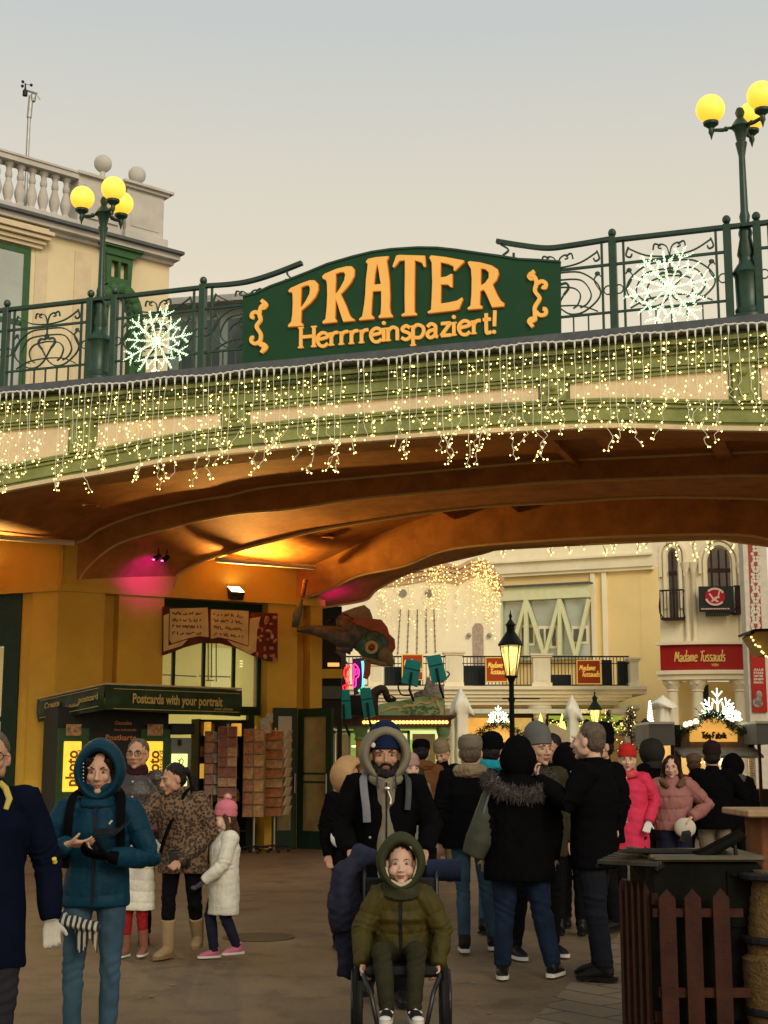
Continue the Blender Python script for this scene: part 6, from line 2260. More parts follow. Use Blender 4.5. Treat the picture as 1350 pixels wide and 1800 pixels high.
def stall(fr, x0, x1, yt, ys0, ys1, text, lb, sx0, sx1, ped=None, txtcol=None):
 t = thing('market_stall', lb, 'market stall', fr.w(fr.px((x0 + x1) / 2, 1400)[0], 1, 0), 'wooden christmas market stalls')
 a0, a1 = fr.px(x0, 1350)[0], fr.px(x1, 1350)[0]
 zt_ = fr.px((x0 + x1) / 2, yt)[1]
 m = MB(fr)
 for a in (a0, a1 - .12):
  m.box(a, a + .12, 0, .12, 0, zt_)
 m.build('post', M_BLACK, t)
 m = MB(fr)
 zc_ = fr.px((x0 + x1) / 2, ys1 + 14)[1]
 m.box(a0 + .121, a1 - .121, .02, .1, zc_, zt_ - .1)
 m.build('fascia', mat('grey_brown_fascia', (.18, .14, .10), rough=.7, var=.2), t)
 m = MB(fr)
 m.add([(a0, -.7, zc_ - .12), (a1, -.7, zc_ - .12), (a1, .0, zc_ + .05), (a0, .0, zc_ + .05), (a0, -.7, zc_ - .17), (a1, -.7, zc_ - .17), (a1, 0, zc_), (a0, 0, zc_)], [(0, 1, 2, 3), (4, 7, 6, 5), (0, 4, 5, 1), (1, 5, 6, 2), (3, 2, 6, 7), (0, 3, 7, 4)])
 m.build('canopy', mat('weathered_canopy', (.26, .25, .2), rough=.7, var=.3), t)
 s0, s1 = fr.px(sx0, ys0, -.1)[0], fr.px(sx1, ys0, -.1)[0]
 z1_, z0_ = fr.px(sx0, ys0, -.1)[1], fr.px(sx0, ys1, -.1)[1]
 m = MB(fr)
 m.bbox(s0, s1, -.1, .0, z0_, z1_, .015)
 if ped:
  m.prism([fr.px(*p, -.08) for p in ped], -.08, -.0)
 o = m.build('sign', mat('glowing_wood_sign', (.8, .45, .14), rough=.5, var=.12, emit=(1, .50, .09), estr=.62), t)
 m = MB(fr)
 put_strokes(m, text, s0 + (s1 - s0) * .24, s0 + (s1 - s0) * .76, lambda a: z0_ + (z1_ - z0_) * .28, (z1_ - z0_) * .5, -.115, -.101, .035)
 m.build('lettering', txtcol or mat('brown_burnt_lettering', (.16, .07, .02), rough=.7, var=0), o)
 m = MB(fr)
 m.box(a0 + .12, a1 - .12, -.25, .4, .95, 1.0)
 m.box(a0 + .12, a1 - .12, -.1, .1, 0, .95)
 m.build('counter', mat('red_brown_boards', (.15, .03, .015), rough=.6, var=.3), t)
 m = MB(fr)
 m.box(a0 + .1, a1 - .1, 1.7, 1.8, 0, zt_ - .15)
 m.build('back_wall', M_WGLOW, t)
 for k in range(9):
  m = MB(fr)
  a = a0 + .3 + (a1 - a0 - .5) * k / 9
  r_ = rnd.uniform(.06, .13)
  m.ell((a, -.05 + rnd.uniform(-.1, .1), 1.0 + r_ * .9), (r_, r_, r_ * .9), 9, 6)
  m.build('ware', mat(*((('pale_pastry', (.6, .5, .3)), ('gold_ware', (.6, .35, .1)), ('red_ware', (.4, .05, .03)))[k % 3]), rough=.5, var=.3), t)
 for k in range(4):
  m = MB(fr)
  a = a0 + .5 + (a1 - a0 - .8) * k / 3.2
  m.ell((a, .3, zc_ - .25), (.11, .05, .07), 10, 6)
  m.build('stall_lamp', mat('stall_lamp_glow', (1, .85, .5), var=0, emit=(1, .8, .42), estr=2.5), t)
 l = add_light('stall_glow', 'POINT', fr.w((a0 + a1) / 2, -.3, zc_ - .35), 35, (1, .65, .3), .3)
 l.parent = t
 l.location = Vector(fr.w((a0 + a1) / 2, -.3, zc_ - .35)) - Vector(t.location)
 return t
stall(F30, 1188, 1328, 1274, 1283, 1304, 'Teig-Fabrik', 'stall with a glowing Teig-Fabrik sign under a fir garland', 1213, 1296, ped=((1224, 1284), (1230, 1274), (1245, 1264), (1256, 1260), (1268, 1265), (1276, 1274), (1282, 1284)))
m = None
garland(F30, ((1190, 1300), (1200, 1285), (1220, 1275), (1240, 1259), (1255, 1255), (1272, 1262), (1290, 1278), (1310, 1284), (1325, 1276)), -.15, .1, 'fir garland arching over the Teig-Fabrik sign', seed=2, n=700)
frost_tree(F30, 1262, 1262, .62, -.05, 'big white lit branch above the Teig-Fabrik sign', 1)
frost_tree(F30, 1287, 1268, .34, -.02, 'small white lit branch right of the big one above the Teig-Fabrik sign', 2)
for x, lb in ((1202, 'left'), (1210, 'middle'), (1220, 'right')):
 t = thing('stall_bulb', lb + ' one of three white bulbs at the left of the Teig-Fabrik garland', 'lamp', F30.w(F30.px(x, 1274)[0], -.2, F30.px(x, 1276)[1]), 'bulbs by the Teig-Fabrik garland')
 m = MB(F30)
 q = F30.px(x, 1274 - (x - 1202) * .3)
 m.ell((q[0], -.2, q[1]), .06, 8, 6)
 m.build('glass_bulb', MATS['stall_lamp_glow'], t)
F34 = FY(34)
stall(F34, 828, 930, 1290, 1296, 1316, 'Sus', 'stall with a glowing sign under a snowflake, left of the large lantern', 846, 916, ped=((850, 1297), (856, 1285), (866, 1279), (882, 1278), (896, 1283), (906, 1297)))
garland(F34, ((832, 1298), (845, 1288), (860, 1277), (875, 1271), (892, 1275), (905, 1285), (925, 1296)), -.15, .09, 'fir garland arching over the stall left of the large lantern', seed=3, n=450)
frost_tree(F34, 876, 1272, .42, -.1, 'white lit snowflake branch above the stall left of the large lantern', 4)
# neighbouring grey canopies, menu board, red stall at the edge
for fr, x0, x1, y0, y1, lb in ((FY(29.5), 1141, 1186, 1273, 1310, 'grey canvas stall roof left of the Teig-Fabrik stall'), (FY(29), 1330, 1372, 1272, 1308, 'grey canvas stall roof at the right edge of the picture')):
 t = thing('stall_roof', lb, 'stall', fr.w(fr.px((x0 + x1) / 2, 1400)[0], .5, 0), 'grey canvas stalls')
 m = MB(fr)
 a0, a1, z0_, z1_ = bx_px(m, fr, x0, x1, y0, y1, 0, 1.6)
 m.build('canvas', M_GREYC, t)
 m = MB(fr)
 m.box(a0, a1, -.03, 1.6, z1_ + .002, z1_ + .05)
 m.build('top_edge', M_CLOTH, t)
 m = MB(fr)
 for a in (a0 + .02, a1 - .08):
  m.box(a, a + .06, .02, .08, 0, z0_ - .001)
 m.box(a0, a1, .3, 1.4, 0, 1.0)
 m.build('stall_base', M_DARKW, t)
t = thing('menu_board', 'narrow white menu board on the black post of the Teig-Fabrik stall', 'sign', FY(29.7).w(FY(29.7).px(1323, 1388)[0], 0, 1.0))
m = MB(FY(29.7))
a0, a1, z0_, z1_ = bx_px(m, FY(29.7), 1317, 1329, 1333, 1388, 0, .03)
m.build('board', mat('white_menu_paper', (.6, .55, .45), rough=.6), t)
m = MB(FY(29.7))
for k in range(12):
 z = z1_ - .06 - k * .048
 m.box(a0 + .02, a1 - .02 - rnd.uniform(0, .05), -.005, -.001, z - .012, z)
m.build('menu_lines', M_DARKW, t)
t = thing('candle_post', 'pink painted post topped with a brown finial left of the grey canvas stall', 'post', FY(31).w(FY(31).px(1134, 1400)[0], 0, 0))
m = MB(FY(31))
a, z = FY(31).px(1134, 1262)
m.lathe([(.07, 0), (.06, z - .35)], (a, 0, 0), 10)
m.build('post', mat('faded_pink_paint', (.42, .2, .14), rough=.6, var=.15), t)
m = MB(FY(31))
m.lathe([(.06, z - .349), (.1, z - .3), (.06, z - .25), (.09, z - .18), (.1, z - .08), (.0, z)], (a, 0, 0), 10)
m.build('finial', M_DARKW, t)
t = thing('light_cone', 'slim tall white lit cone beside the grey canvas stall', 'light decoration', FY(31.5).w(FY(31.5).px(1143, 1300)[0], 0, 2.0))
m = MB(FY(31.5))
a, z = FY(31.5).px(1142, 1232); z0_ = FY(31.5).px(1142, 1276)[1]
for k in range(70):
 f = k / 70
 an = k * .9
 r_ = .075 * (1 - f * .85)
 m.octa((a + r_ * math.cos(an), r_ * math.sin(an), z0_ + (z - z0_) * f), .018)
m.build('bulbs', MATS['white_led_branch'], t)
m = MB(FY(31.5))
m.tube([(a, 0, 0), (a, 0, z)], .012, 5)
m.build('stake', M_GM, t)
# ---------------------------------------------------------------- small lit fir trees
def fir(x, yt, Y, H, rad, lb, seed, nb=34, lights=60):
 r_ = random.Random(seed)
 fr = FY(Y)
 a, z = fr.px(x, yt)
 z0_ = z - H
 t = thing('fir_tree', lb, 'fir tree', fr.w(a, 0, 0), 'small fir trees with lights')
 m = MB(fr)
 m.tube([(a, 0, 0), (a, 0, z0_), (a, 0, z)], [.05, .035, .008], 6)
 m.build('trunk', M_DARKW, t)
 m = MB(fr); lm = MB(fr)
 for i in range(nb * 2):
  f = (i + .5) / (nb * 2)
  zz = z0_ + H * f
  L = rad * (1 - f) ** .8 * r_.uniform(.7, 1.15) + .04
  an = r_.uniform(0, 6.28)
  p0 = np.array([a, 0, zz]); p1 = p0 + [L * math.cos(an), L * math.sin(an), -L * .15 + .05]
  m.tube([p0, p1], [.01, .003], 3)
  for k in range(int(8 + L * 26)):
   q = p0 + (p1 - p0) * r_.uniform(.15, 1)
   d = np.array([r_.gauss(0, 1), r_.gauss(0, 1), r_.gauss(.2, .8)]); d /= np.linalg.norm(d)
   m.tube([q, q + d * .075], [.008, .002], 3, caps=False)
  if i % 2 == 0:
   lm.octa(p0 + (p1 - p0) * r_.uniform(.5, 1), .017)
 m.build('crown', mat('fir_needles', (.035, .05, .02), rough=.7, var=.4, vscale=6), t, fix=False)
 lm.build('bulbs', M_SMALLB, t, fix=False)
fir(1108, 1245, 33, 1.05, .38, 'small fir tree hung with lights left of the pink post', 5)
fir(1068, 1250, 35, .7, .3, 'sparse fir tree top with lights right of the smaller lantern', 6, nb=20)
t = thing('tent_roof', 'beige pointed tent roof behind the crowd near the closed parasol', 'tent', FY(37).w(FY(37).px(960, 1400)[0], 1, 0))
m = MB(FY(37))
f37 = FY(37)
q = [f37.px(*p) for p in ((932, 1303), (975, 1274), (1000, 1285), (1000, 1305))]
m.prism(q, 0, 1.5)
m.build('roof_canvas', mat('beige_canvas', (.42, .34, .2), rough=.8, var=.1), t)
m = MB(FY(37))
for p in (q[0], q[3]):
 m.box(p[0] - .03, p[0] + .03, .1, .16, 0, p[1])
m.build('tent_pole', M_GM, t)
# edge awning with bulbs at right
t = thing('edge_awning', 'yellow-brown awning corner with bulbs at the right edge under the banner', 'awning', FY(27).w(FY(27).px(1345, 1140)[0], 0, 3.4))
f27 = FY(27)
m = MB(f27)
m.prism([f27.px(*p) for p in ((1322, 1116), (1330, 1110), (1400, 1110), (1400, 1150), (1345, 1150))], 0, .8)
m.build('roof', mat('ochre_awning', (.45, .32, .1), rough=.7), t)
m = MB(f27)
for k in range(9):
 q = f27.px(1321 + k * 3.6 + rnd.uniform(-1, 1), 1122 + k * 4 + rnd.uniform(-2, 4), -.1)
 m.ell((q[0], -.1, q[1]), .022, 6, 5)
m.build('bulbs', M_SMALLB, t)
m = MB(f27)
m.ribbon([f27.px(*p, -.05) for p in ((1318, 1112), (1326, 1108), (1400, 1106))], .05, -.1, .85)
m.build('dark_edge', M_BLACK, t)
m = MB(f27)
a = f27.px(1385, 1150)[0]
m.box(a, a + .1, .2, .3, 0, f27.px(1385, 1148)[1])
m.build('post', M_BLACK, t)
t = thing('bridge_abutment', 'ochre pier that carries the far right end of the footbridge', 'pier', BR.w(16.5, 4, 0))
m = MB(BR)
m.box(15.6, 18.9, .1, 9.6, 0, 6.34)
m.build('wall', M_OCHRE2, t)
m = MB(BR)
m.box(15.5, 19.0, 0, 9.7, .01, 1.1)
m.build('plinth', M_OCHRE2, t)
for x0, x1, y0, y1, h, lb in ((13.6, 24, 36, 44, 11, 'plain cream house right of the banner pylon'), (24.2, 60, 40, 50, 14, 'long cream house far right of the square'), (-40, -14, 40, 52, 12, 'long cream house far left behind the station')):
 t = thing('town_house', lb, 'building', ((x0 + x1) / 2, (y0 + y1) / 2, 0))
 m = MB()
 m.box(x0, x1, y0, y1, 0, h)
 m.build('wall', M_YWALL, t)
 m = MB()
 m.box(x0 - .3, x1 + .3, y0 - .3, y1 + .3, h, h + .5)
 m.build('roof', M_LEAD, t)
 for fl in range(3):
  for k in range(int((x1 - x0) / 3)):
   m = MB()
   m.box(x0 + .9 + k * 3, x0 + 2.1 + k * 3, y0 - .06, y0 - .002, 1.2 + fl * 3.4, 3.2 + fl * 3.4)
   m.build('window', M_GOTHG, t)
# ================================================================ people
def fabric(name, col, rough=.85, bump=.35, bscale=90, sheen=0, var=.14, vscale=7, spec=.15, col2=None):
 return mat(name, col, rough=rough, bump=bump, bscale=bscale, sheen=sheen, var=var, vscale=vscale, spec=spec, col2=col2)
SKIN = mat('light_skin', (.50, .30, .20), rough=.55, var=.1, vscale=14, spec=.35, bump=.05)
SKIN2 = mat('tanned_skin', (.42, .23, .14), rough=.55, var=.1, vscale=14, spec=.35, bump=.05)
SKIN3 = mat('pale_skin', (.58, .37, .27), rough=.55, var=.1, vscale=14, spec=.35, bump=.05)
LIPS = mat('lips', (.32, .13, .10), rough=.4, var=0)
EYEW = mat('eye_white', (.34, .30, .26), rough=.2, var=0)
EYED = mat('dark_iris', (.03, .015, .008), rough=.1, var=0)
HAIRK = mat('black_hair', (.010, .008, .007), rough=.45, var=.4, vscale=20, bump=.8, bscale=60)
HAIRB = mat('brown_hair', (.07, .035, .017), rough=.5, var=.4, vscale=20, bump=.8, bscale=60)
HAIRG = mat('grey_brown_hair', (.10, .075, .055), rough=.6, var=.4, vscale=30, bump=.6, bscale=80)
BLKF = fabric('black_coat_cloth', (.0042, .0042, .005), spec=.02, rough=1)
NAVYF = fabric('navy_coat_cloth', (.004, .006, .016), spec=.03, rough=1)
JEAN = fabric('light_blue_denim', (.035, .075, .115), bscale=220, var=.28, vscale=5)
JEAND = fabric('dark_blue_denim', (.007, .016, .038), bscale=220, var=.4, vscale=4)
BLKT = fabric('black_trouser_cloth', (.004, .004, .005), sheen=0, spec=.08)
SHOEK = mat('black_shoe_leather', (.007, .0065, .0065), rough=.4, var=.2)
SOLEW = mat('white_rubber_sole', (.6, .58, .54), rough=.6, var=.05)
def remeshed(mb, vox, smooth=3, disp=None):
 me = mb.mesh('t', fix=True)
 ob = bpy.data.objects.new('t', me)
 C.objects.link(ob)
 md = ob.modifiers.new('r', 'REMESH')
 md.mode = 'VOXEL'
 md.voxel_size = vox
 md.use_smooth_shade = True
 if smooth:
  sm = ob.modifiers.new('s', 'SMOOTH')
  sm.iterations = smooth
  sm.factor = .5
 dg = bpy.context.evaluated_depsgraph_get()
 out = bpy.data.meshes.new_from_object(ob.evaluated_get(dg))
 bpy.data.objects.remove(ob)
 bpy.data.meshes.remove(me)
 if disp is not None:
  n = len(out.vertices)
  co = np.empty(n * 3); out.vertices.foreach_get('co', co); co = co.reshape(-1, 3)
  no = np.empty(n * 3); out.vertices.foreach_get('normal', no); no = no.reshape(-1, 3)
  co = co + no * disp(co)[:, None]
  out.vertices.foreach_set('co', co.ravel())
 out.polygons.foreach_set('use_smooth', [True] * len(out.polygons))
 out.update()
 return out
def noise3(p, seed, scale, n=7, stretch=(1, 1, 1)):
 r_ = np.random.RandomState(seed)
 o = np.zeros(len(p))
 for i in range(n):
  k = r_.normal(0, 1, 3) * scale * np.array(stretch)
  o += np.sin(p @ k + r_.uniform(0, 6.28))
 return o / math.sqrt(n)
def seg_t(p, a, b):
 a = np.array(a, float); b = np.array(b, float)
 d = b - a
 L = np.linalg.norm(d)
 t = np.clip(((p - a) @ d) / (L * L), 0, 1)
 dist = np.linalg.norm(p - (a + t[:, None] * d), axis=1)
 return t, dist, L
def unit(v):
 v = np.array(v, float)
 return v / max(np.linalg.norm(v), 1e-9)
def hand(m, w, d, pn, curl, s=1.0, side=1, thumb=.6):
 """w wrist, d direction of the hand, pn palm normal (fingers curl to it)"""
 d = unit(d); pn = unit(np.array(pn) - d * np.dot(pn, d)); r = np.cross(d, pn) * side
 w = np.array(w, float)
 pal = w + d * .045 * s
 for o in (-.026, -.009, .009, .026):
  m.tube([w + r * o * .6 * s, w + d * .05 * s + r * o * s, w + d * .086 * s + r * o * 1.08 * s], [.0135 * s, .0145 * s, .012 * s], 7)
 m.tube([w - d * .03 * s, w + d * .02 * s], [(.022 * s, .017 * s), (.026 * s, .016 * s)], 9)
 for i, (o, L) in enumerate(((-.028, .062), (-.010, .078), (.009, .082), (.027, .074))):
  p = w + d * .082 * s + r * o * 1.08 * s
  dd = d + r * o * 3
  pts = [p]
  c = curl * (1 + .12 * i)
  for k in range(3):
   a = c * (k + .6)
   v = unit(dd * math.cos(a) + pn * math.sin(a))
   p = p + v * L * s * (.42, .33, .25)[k]
   pts.append(p)
  m.tube(pts, [.0095 * s, .0088 * s, .008 * s, .0065 * s], 7)
 p = w + d * .025 * s + r * .026 * s
 pts = [p]
 for k in range(3):
  v = unit(d * .75 + r * (.75 - .25 * k) * thumb / .6 + pn * (.25 + .3 * k))
  p = p + v * .027 * s
  pts.append(p)
 m.tube(pts, [.0135 * s, .0115 * s, .010 * s, .008 * s], 7)
BASE = dict(hipa=(-.09, 0, .92), hipb=(.09, 0, .92), ka=(-.10, -.02, .50), kb=(.10, -.02, .50), aa=(-.10, .02, .09), ab=(.10, .02, .09),
   sa=(-.18, .015, 1.42), sb=(.18, .015, 1.42), ea=(-.245, .04, 1.14), eb=(.245, .04, 1.14), wa=(-.25, -.04, .89), wb=(.25, -.04, .89),
   neck=(0, .02, 1.47), head=(0, -.005, 1.62), pelvis=(0, .01, .95), chest=(0, .01, 1.28))
ALLP = []
def person(x, Y, h, yaw, label, group=None, pose=None, near=1, skin=SKIN, hyaw=0, hpitch=0, hroll=0,
           coat=None, hem=.78, bulk=1.0, coatk=None, quilt=0, trousers=BLKT, legw=1.0, shoes=SHOEK, sole=None, hair=HAIRK, hairstyle='short',
           hat=None, hatmat=None, hood=None, hoodmat=None, beard=None, handa=None, handb=None, gloves=None, child=False, bootf=.62, face=True, seed=0, headscale=1.09, wide=1.1, collar=True,
           footdir=((-.1, -1), (.1, -1)), arm=1.0, extras=None, z0=0.0, X=None, pompom=None, boots=None):
 J = {k: np.array(v, float) for k, v in BASE.items()}
 for k, v in (pose or {}).items():
  J[k] = np.array(v, float)
 k = h / 1.75
 px_ = atY(x, 1450, Y)[0] if X is None else X
 ca, sa_ = math.cos(R(yaw)), math.sin(R(yaw))
 class PF:
  def w(s, a, b, z):
   a, b, z = a * k, b * k, z * k
   return (px_ + a * ca - b * sa_, Y + a * sa_ + b * ca, z0 + z)
 pf = PF()
 vox = {2: .0058, 1: .0085, 0: .013}[near]
 rs = random.Random(seed)
 HR = (Matrix.Rotation(R(hyaw), 3, 'Z') @ Matrix.Rotation(R(hpitch), 3, 'X') @ Matrix.Rotation(R(hroll), 3, 'Y'))
 hs = headscale
 def HP(a, b, z):
  v = HR @ Vector((a * hs * wide, b * hs, z * hs))
  return (J['head'][0] + v.x, J['head'][1] + v.y, J['head'][2] + v.z)
 R3 = HR
 def hell(m, c, r, n=14, mm=10):
  m.ell(HP(*c), (r[0] * hs * wide, r[1] * hs, r[2] * hs), n, mm, R3)
 # ---- body with head and hands, one surface
 m = MB(pf)
 hell(m, (0, .018, .025), (.074, .090, .092), 20, 14)
 hell(m, (0, -.028, -.022), (.060, .066, .088), 18, 12)
 hell(m, (0, -.042, -.078), (.040, .042, .036))
 hell(m, (0, -.076, -.103), (.020, .016, .016))
 for s in (-1, 1):
  hell(m, (s * .036, -.064, -.026), (.024, .026, .026))
  if not child:
   hell(m, (s * .030, -.084, .026), (.028, .013, .009))
  else:
   hell(m, (s * .038, -.060, -.04), (.030, .030, .032))
  hell(m, (s * .050, -.012, -.055), (.018, .045, .040))
  hell(m, (s * .077, .006, -.012), (.010, .020, .031))
 m.tube([HP(0, -.090, .016), HP(0, -.104, -.010), HP(0, -.116, -.034), HP(0, -.104, -.043)] if not child else [HP(0, -.086, -.005), HP(0, -.096, -.022), HP(0, -.106, -.036), HP(0, -.098, -.043)], [.009 * hs, .010 * hs, (.014 if not child else .011) * hs, .009 * hs], 8)
 for s in (-1, 1):
  hell(m, (s * .013, -.100, -.038), (.009, .011, .008))
 hell(m, (0, -.091, -.060), (.022, .012, .008))
 hell(m, (0, -.089, -.074), (.018, .012, .008))
 m.tube([HP(0, .02, -.05), tuple(J['neck'] + [0, 0, .03]), tuple(J['neck'] + [0, .0, -.06])], [.052 * hs, .055, .07], 12)
 ch, pe = J['chest'], J['pelvis']
 nk = J['neck']
 m.tube([nk + [0, 0, -.04], (nk * .6 + ch * .4), ch, ch * .45 + pe * .55, pe, pe - [0, 0, .06]], [(.07, .07), (.16, .09), (.15, .10), (.13, .09), (.15, .10), (.12, .09)], 16)
 for s in 'ab':
  S, E, W = J['s' + s], J['e' + s], J['w' + s]
  m.tube([S * .75 + nk * .25 + [0, 0, -.03], S, (S + E) / 2, E, (E + W) / 2, W], [.05, .052, .045, .036, .036, .024], 10)
  hs_ = (handa if s == 'a' else handb) or {}
  dd = hs_.get('d', unit(W - E))
  if not gloves:
   hand(m, W, dd, hs_.get('pn', (0, -1, .2) if abs(dd[2]) > .5 else (0, 0, -1)), hs_.get('curl', .35), 1.0 * (.96 if near else 1.0), hs_.get('side', 1 if s == 'a' else -1))
  H_, K_, A_ = J['hip' + s], J['k' + s], J['a' + s]
  m.tube([H_ + [0, 0, .03], H_, (H_ + K_) / 2, K_, (K_ + A_) / 2, A_], [.075, .08 * min(1, legw), .066 * min(1, legw), .046 * min(1, legw), .044 * min(1, legw), .03], 10)
  fd = footdir[0 if s == 'a' else 1]
  f3 = unit((fd[0], fd[1], -.25))
  m.tube([A_, A_ + f3 * .08 - [0, 0, .03], A_ + f3 * .15 - [0, 0, .035]], [.035, .032, .02], 8)
 base = pf.w(*(pe * [1, 1, 0])) if z0 == 0 else (px_, Y, z0)
 base = (base[0], base[1], z0)
 me = remeshed(m, vox * k, 2)
 root = bpy.data.objects.new('person', me)
 C.objects.link(root)
 me.transform(Matrix.Translation(Vector((-base[0], -base[1], -base[2]))))
 root.location = base
 me.materials.append(skin)
 ROOTLOC[root.name] = np.array(base, float)
 tag(root, label, 'person', group)
 def part(mb, name, mt, vx=None, sm=3, disp=None, parent=root):
  if vx is None:
   return mb.build(name, mt, parent, smooth=True)
  me_ = remeshed(mb, vx * k, sm, disp)
  return link_mesh(name, me_, mt, parent)
 # ---- face details
 if face:
  for s in (-1, 1):
   m = MB(pf)
   hell(m, (s * .0305, -.0835, .004), (.0135, .0085, .0058 if not child else .0078), 10, 8)
   m.cur = 1
   hell(m, (s * .0305, -.0895, .004), (.0062, .0045, .0062), 9, 6)
   e_ = part(m, 'eye', [EYEW, EYED])
   m = MB(pf)
   m.tube([HP(s * .014, -.0975, .024), HP(s * .030, -.0985, .031), HP(s * .047, -.086, .024)], [.0028, .0042, .002], 6)
   part(m, 'eyebrow', hair if hairstyle != 'none' else HAIRG)
  m = MB(pf)
  lw_ = .016 if child else .022
  m.tube([HP(-lw_, -.095, -.067), HP(-.008, -.1025, -.0635), HP(.008, -.1025, -.0635), HP(lw_, -.095, -.067)], [.003, .0052, .0052, .003], 7)
  m.tube([HP(-.018, -.0945, -.070), HP(0, -.1015, -.0735), HP(.018, -.0945, -.070)], [.003, .0058, .003], 7)
  part(m, 'lips', LIPS)
 if beard:
  m = MB(pf)
  m.tube([HP(-.062, -.03, -.03), HP(-.055, -.06, -.07), HP(-.03, -.088, -.105), HP(0, -.1, -.118), HP(.03, -.088, -.105), HP(.055, -.06, -.07), HP(.062, -.03, -.03)], [.016, .024, .027, .03, .027, .024, .016], 9)
  m.tube([HP(-.034, -.09, -.075), HP(-.022, -.102, -.053), HP(0, -.108, -.048), HP(.022, -.102, -.053), HP(.034, -.09, -.075)], [.011, .010, .009, .010, .011], 8)
  hell(m, (0, -.06, -.118), (.045, .04, .03))
  hell(m, (0, -.1, -.092), (.012, .012, .012))
  part(m, 'beard', beard, .0065, 1, lambda p: .002 * noise3(p, 3, 300))
 # ---- hair
 if hairstyle != 'none':
  m = MB(pf)
  if hairstyle in ('short', 'long', 'pony', 'parted'):
   hell(m, (0, .030, .042), (.080, .090, .086), 18, 12)
   hell(m, (0, .045, .0), (.078, .072, .085), 14, 10)
  if hairstyle in ('long', 'parted'):
   for s in (-1, 1):
    m.tube([HP(s * .045, -.045, .08), HP(s * .078, -.02, .02), HP(s * .085, .0, -.06), HP(s * .09, -.01, -.14)], [.03, .028, .03, .028], 8)
    if hairstyle == 'long':
     m.tube([HP(s * .085, .01, -.06), HP(s * .11, -.03, -.17), HP(s * .12, -.07, -.30), HP(s * .125, -.08, -.40)], [.03, .035, .03, .012], 8)
   m.tube([HP(0, .06, 0), HP(0, .1, -.1), HP(0, .12, -.2)], [.08, .075, .05], 10)
  if hairstyle == 'pony':
   hell(m, (0, .125, .035), (.035, .035, .035))
   m.tube([HP(0, .13, .03), HP(0, .17, -.02), HP(0, .165, -.12), HP(0, .14, -.2)], [.03, .034, .03, .012], 8)
  part(m, 'hair', hair, .008, 2, lambda p: .0022 * noise3(p, 5 + seed, 170, stretch=(1, 1, .3)))
 # ---- clothes
 if coat is not None:
  b = bulk
  m = MB(pf)
  hz = hem
  hipx = .185 * b
  path = [(pe[0], pe[1], hz), (pe[0], pe[1], hz + .03), (pe[0] * 1.0, pe[1], max(.92, hz + .1)), (pe[0] * .55 + ch[0] * .45, pe[1] * .55 + ch[1] * .45, 1.08), (ch[0], ch[1], ch[2]), (ch[0] * .4 + nk[0] * .6, ch[1] * .4 + nk[1] * .6, ch[2] * .35 + nk[2] * .65 - .01), (nk[0], nk[1], nk[2] - .005)]
  rad = [(hipx * 1.04, .135 * b), (hipx * 1.05, .138 * b), (hipx, .135 * b), (.172 * b, .128 * b), (.188 * b, .138 * b), (.150 * b, .105 * b), (.075, .075)]
  if hz > .95:
   path.pop(2); rad.pop(2)
  zs = [p_[2] for p_ in path]
  # ellipses stay level: loft by hand
  rows = []
  n = 22
  for p_, (rx, ry) in zip(path, rad):
   rows.append([(p_[0] + rx * math.cos(2 * math.pi * q / n), p_[1] + ry * math.sin(2 * math.pi * q / n), p_[2]) for q in range(n)])
  vs = [q for r_ in rows for q in r_]
  fs = []
  for i in range(len(rows) - 1):
   for q in range(n):
    fs.append((i * n + q, i * n + (q + 1) % n, (i + 1) * n + (q + 1) % n, (i + 1) * n + q))
  fs.append(tuple(range(n))[::-1]); fs.append(tuple((len(rows) - 1) * n + q for q in range(n)))
  m.add(vs, fs)
  for s in 'ab':
   S, E, W = J['s' + s], J['e' + s], J['w' + s]
   m.ell(tuple(S * .93 + nk * .07 + [0, 0, -.02]), (.085 * b, .085 * b, .075 * b), 12, 8)
   m.tube([S * .6 + nk * .4 + [0, 0, -.035], S + [0, 0, -.01], (S + E) / 2, E, (E + W) / 2, W * .96 + E * .04, W + (W - E) * .02], [.07 * b * arm, .078 * b * arm, .072 * b * arm, .064 * b * arm, .060 * b * arm, .05 * b * arm, .042 * b * arm], 12)
  if collar:
   m.tube([(nk[0], nk[1], nk[2] - .03), (nk[0], nk[1] - .005, nk[2] + .045)], [(.095, .088), (.076, .074)], 14)
  segs = [(J['sa'], J['ea']), (J['ea'], J['wa']), (J['sb'], J['eb']), (J['eb'], J['wb'])]
  def disp(P, segs=segs):
   # back to the person's own measure
   Q = P - np.array([px_, Y, z0])
   L_ = np.stack([Q[:, 0] * ca + Q[:, 1] * sa_, -Q[:, 0] * sa_ + Q[:, 1] * ca, Q[:, 2]], 1) / k
   d = .0045 * noise3(L_, 11 + seed, 14, stretch=(1, 1, 1.4)) + .0025 * noise3(L_, 12 + seed, 34)
   best = np.full(len(L_), 1e9); tb_ = np.zeros(len(L_)); wr = np.zeros(len(L_))
   for i, (a, c) in enumerate(segs):
    t, ds, LL = seg_t(L_, a, c)
    mk = ds < best
    best = np.where(mk, ds, best)
    tb_ = np.where(mk, t * LL + (0 if i % 2 == 0 else np.linalg.norm(segs[i - 1][1] - segs[i - 1][0])), tb_)
    near_e = np.exp(-((t * LL - (LL if i % 2 == 0 else 0)) / .07) ** 2)
    wr = np.where(mk, near_e, wr)
   onarm = (best < .098 * b) & ((np.abs(L_[:, 0]) > .15) | (L_[:, 1] < -.16))
   d += np.where(onarm, .006 * wr * np.sin(tb_ * 120 + 60 * L_[:, 1] + 2.5 * noise3(L_, 77 + seed, 16)), 0)
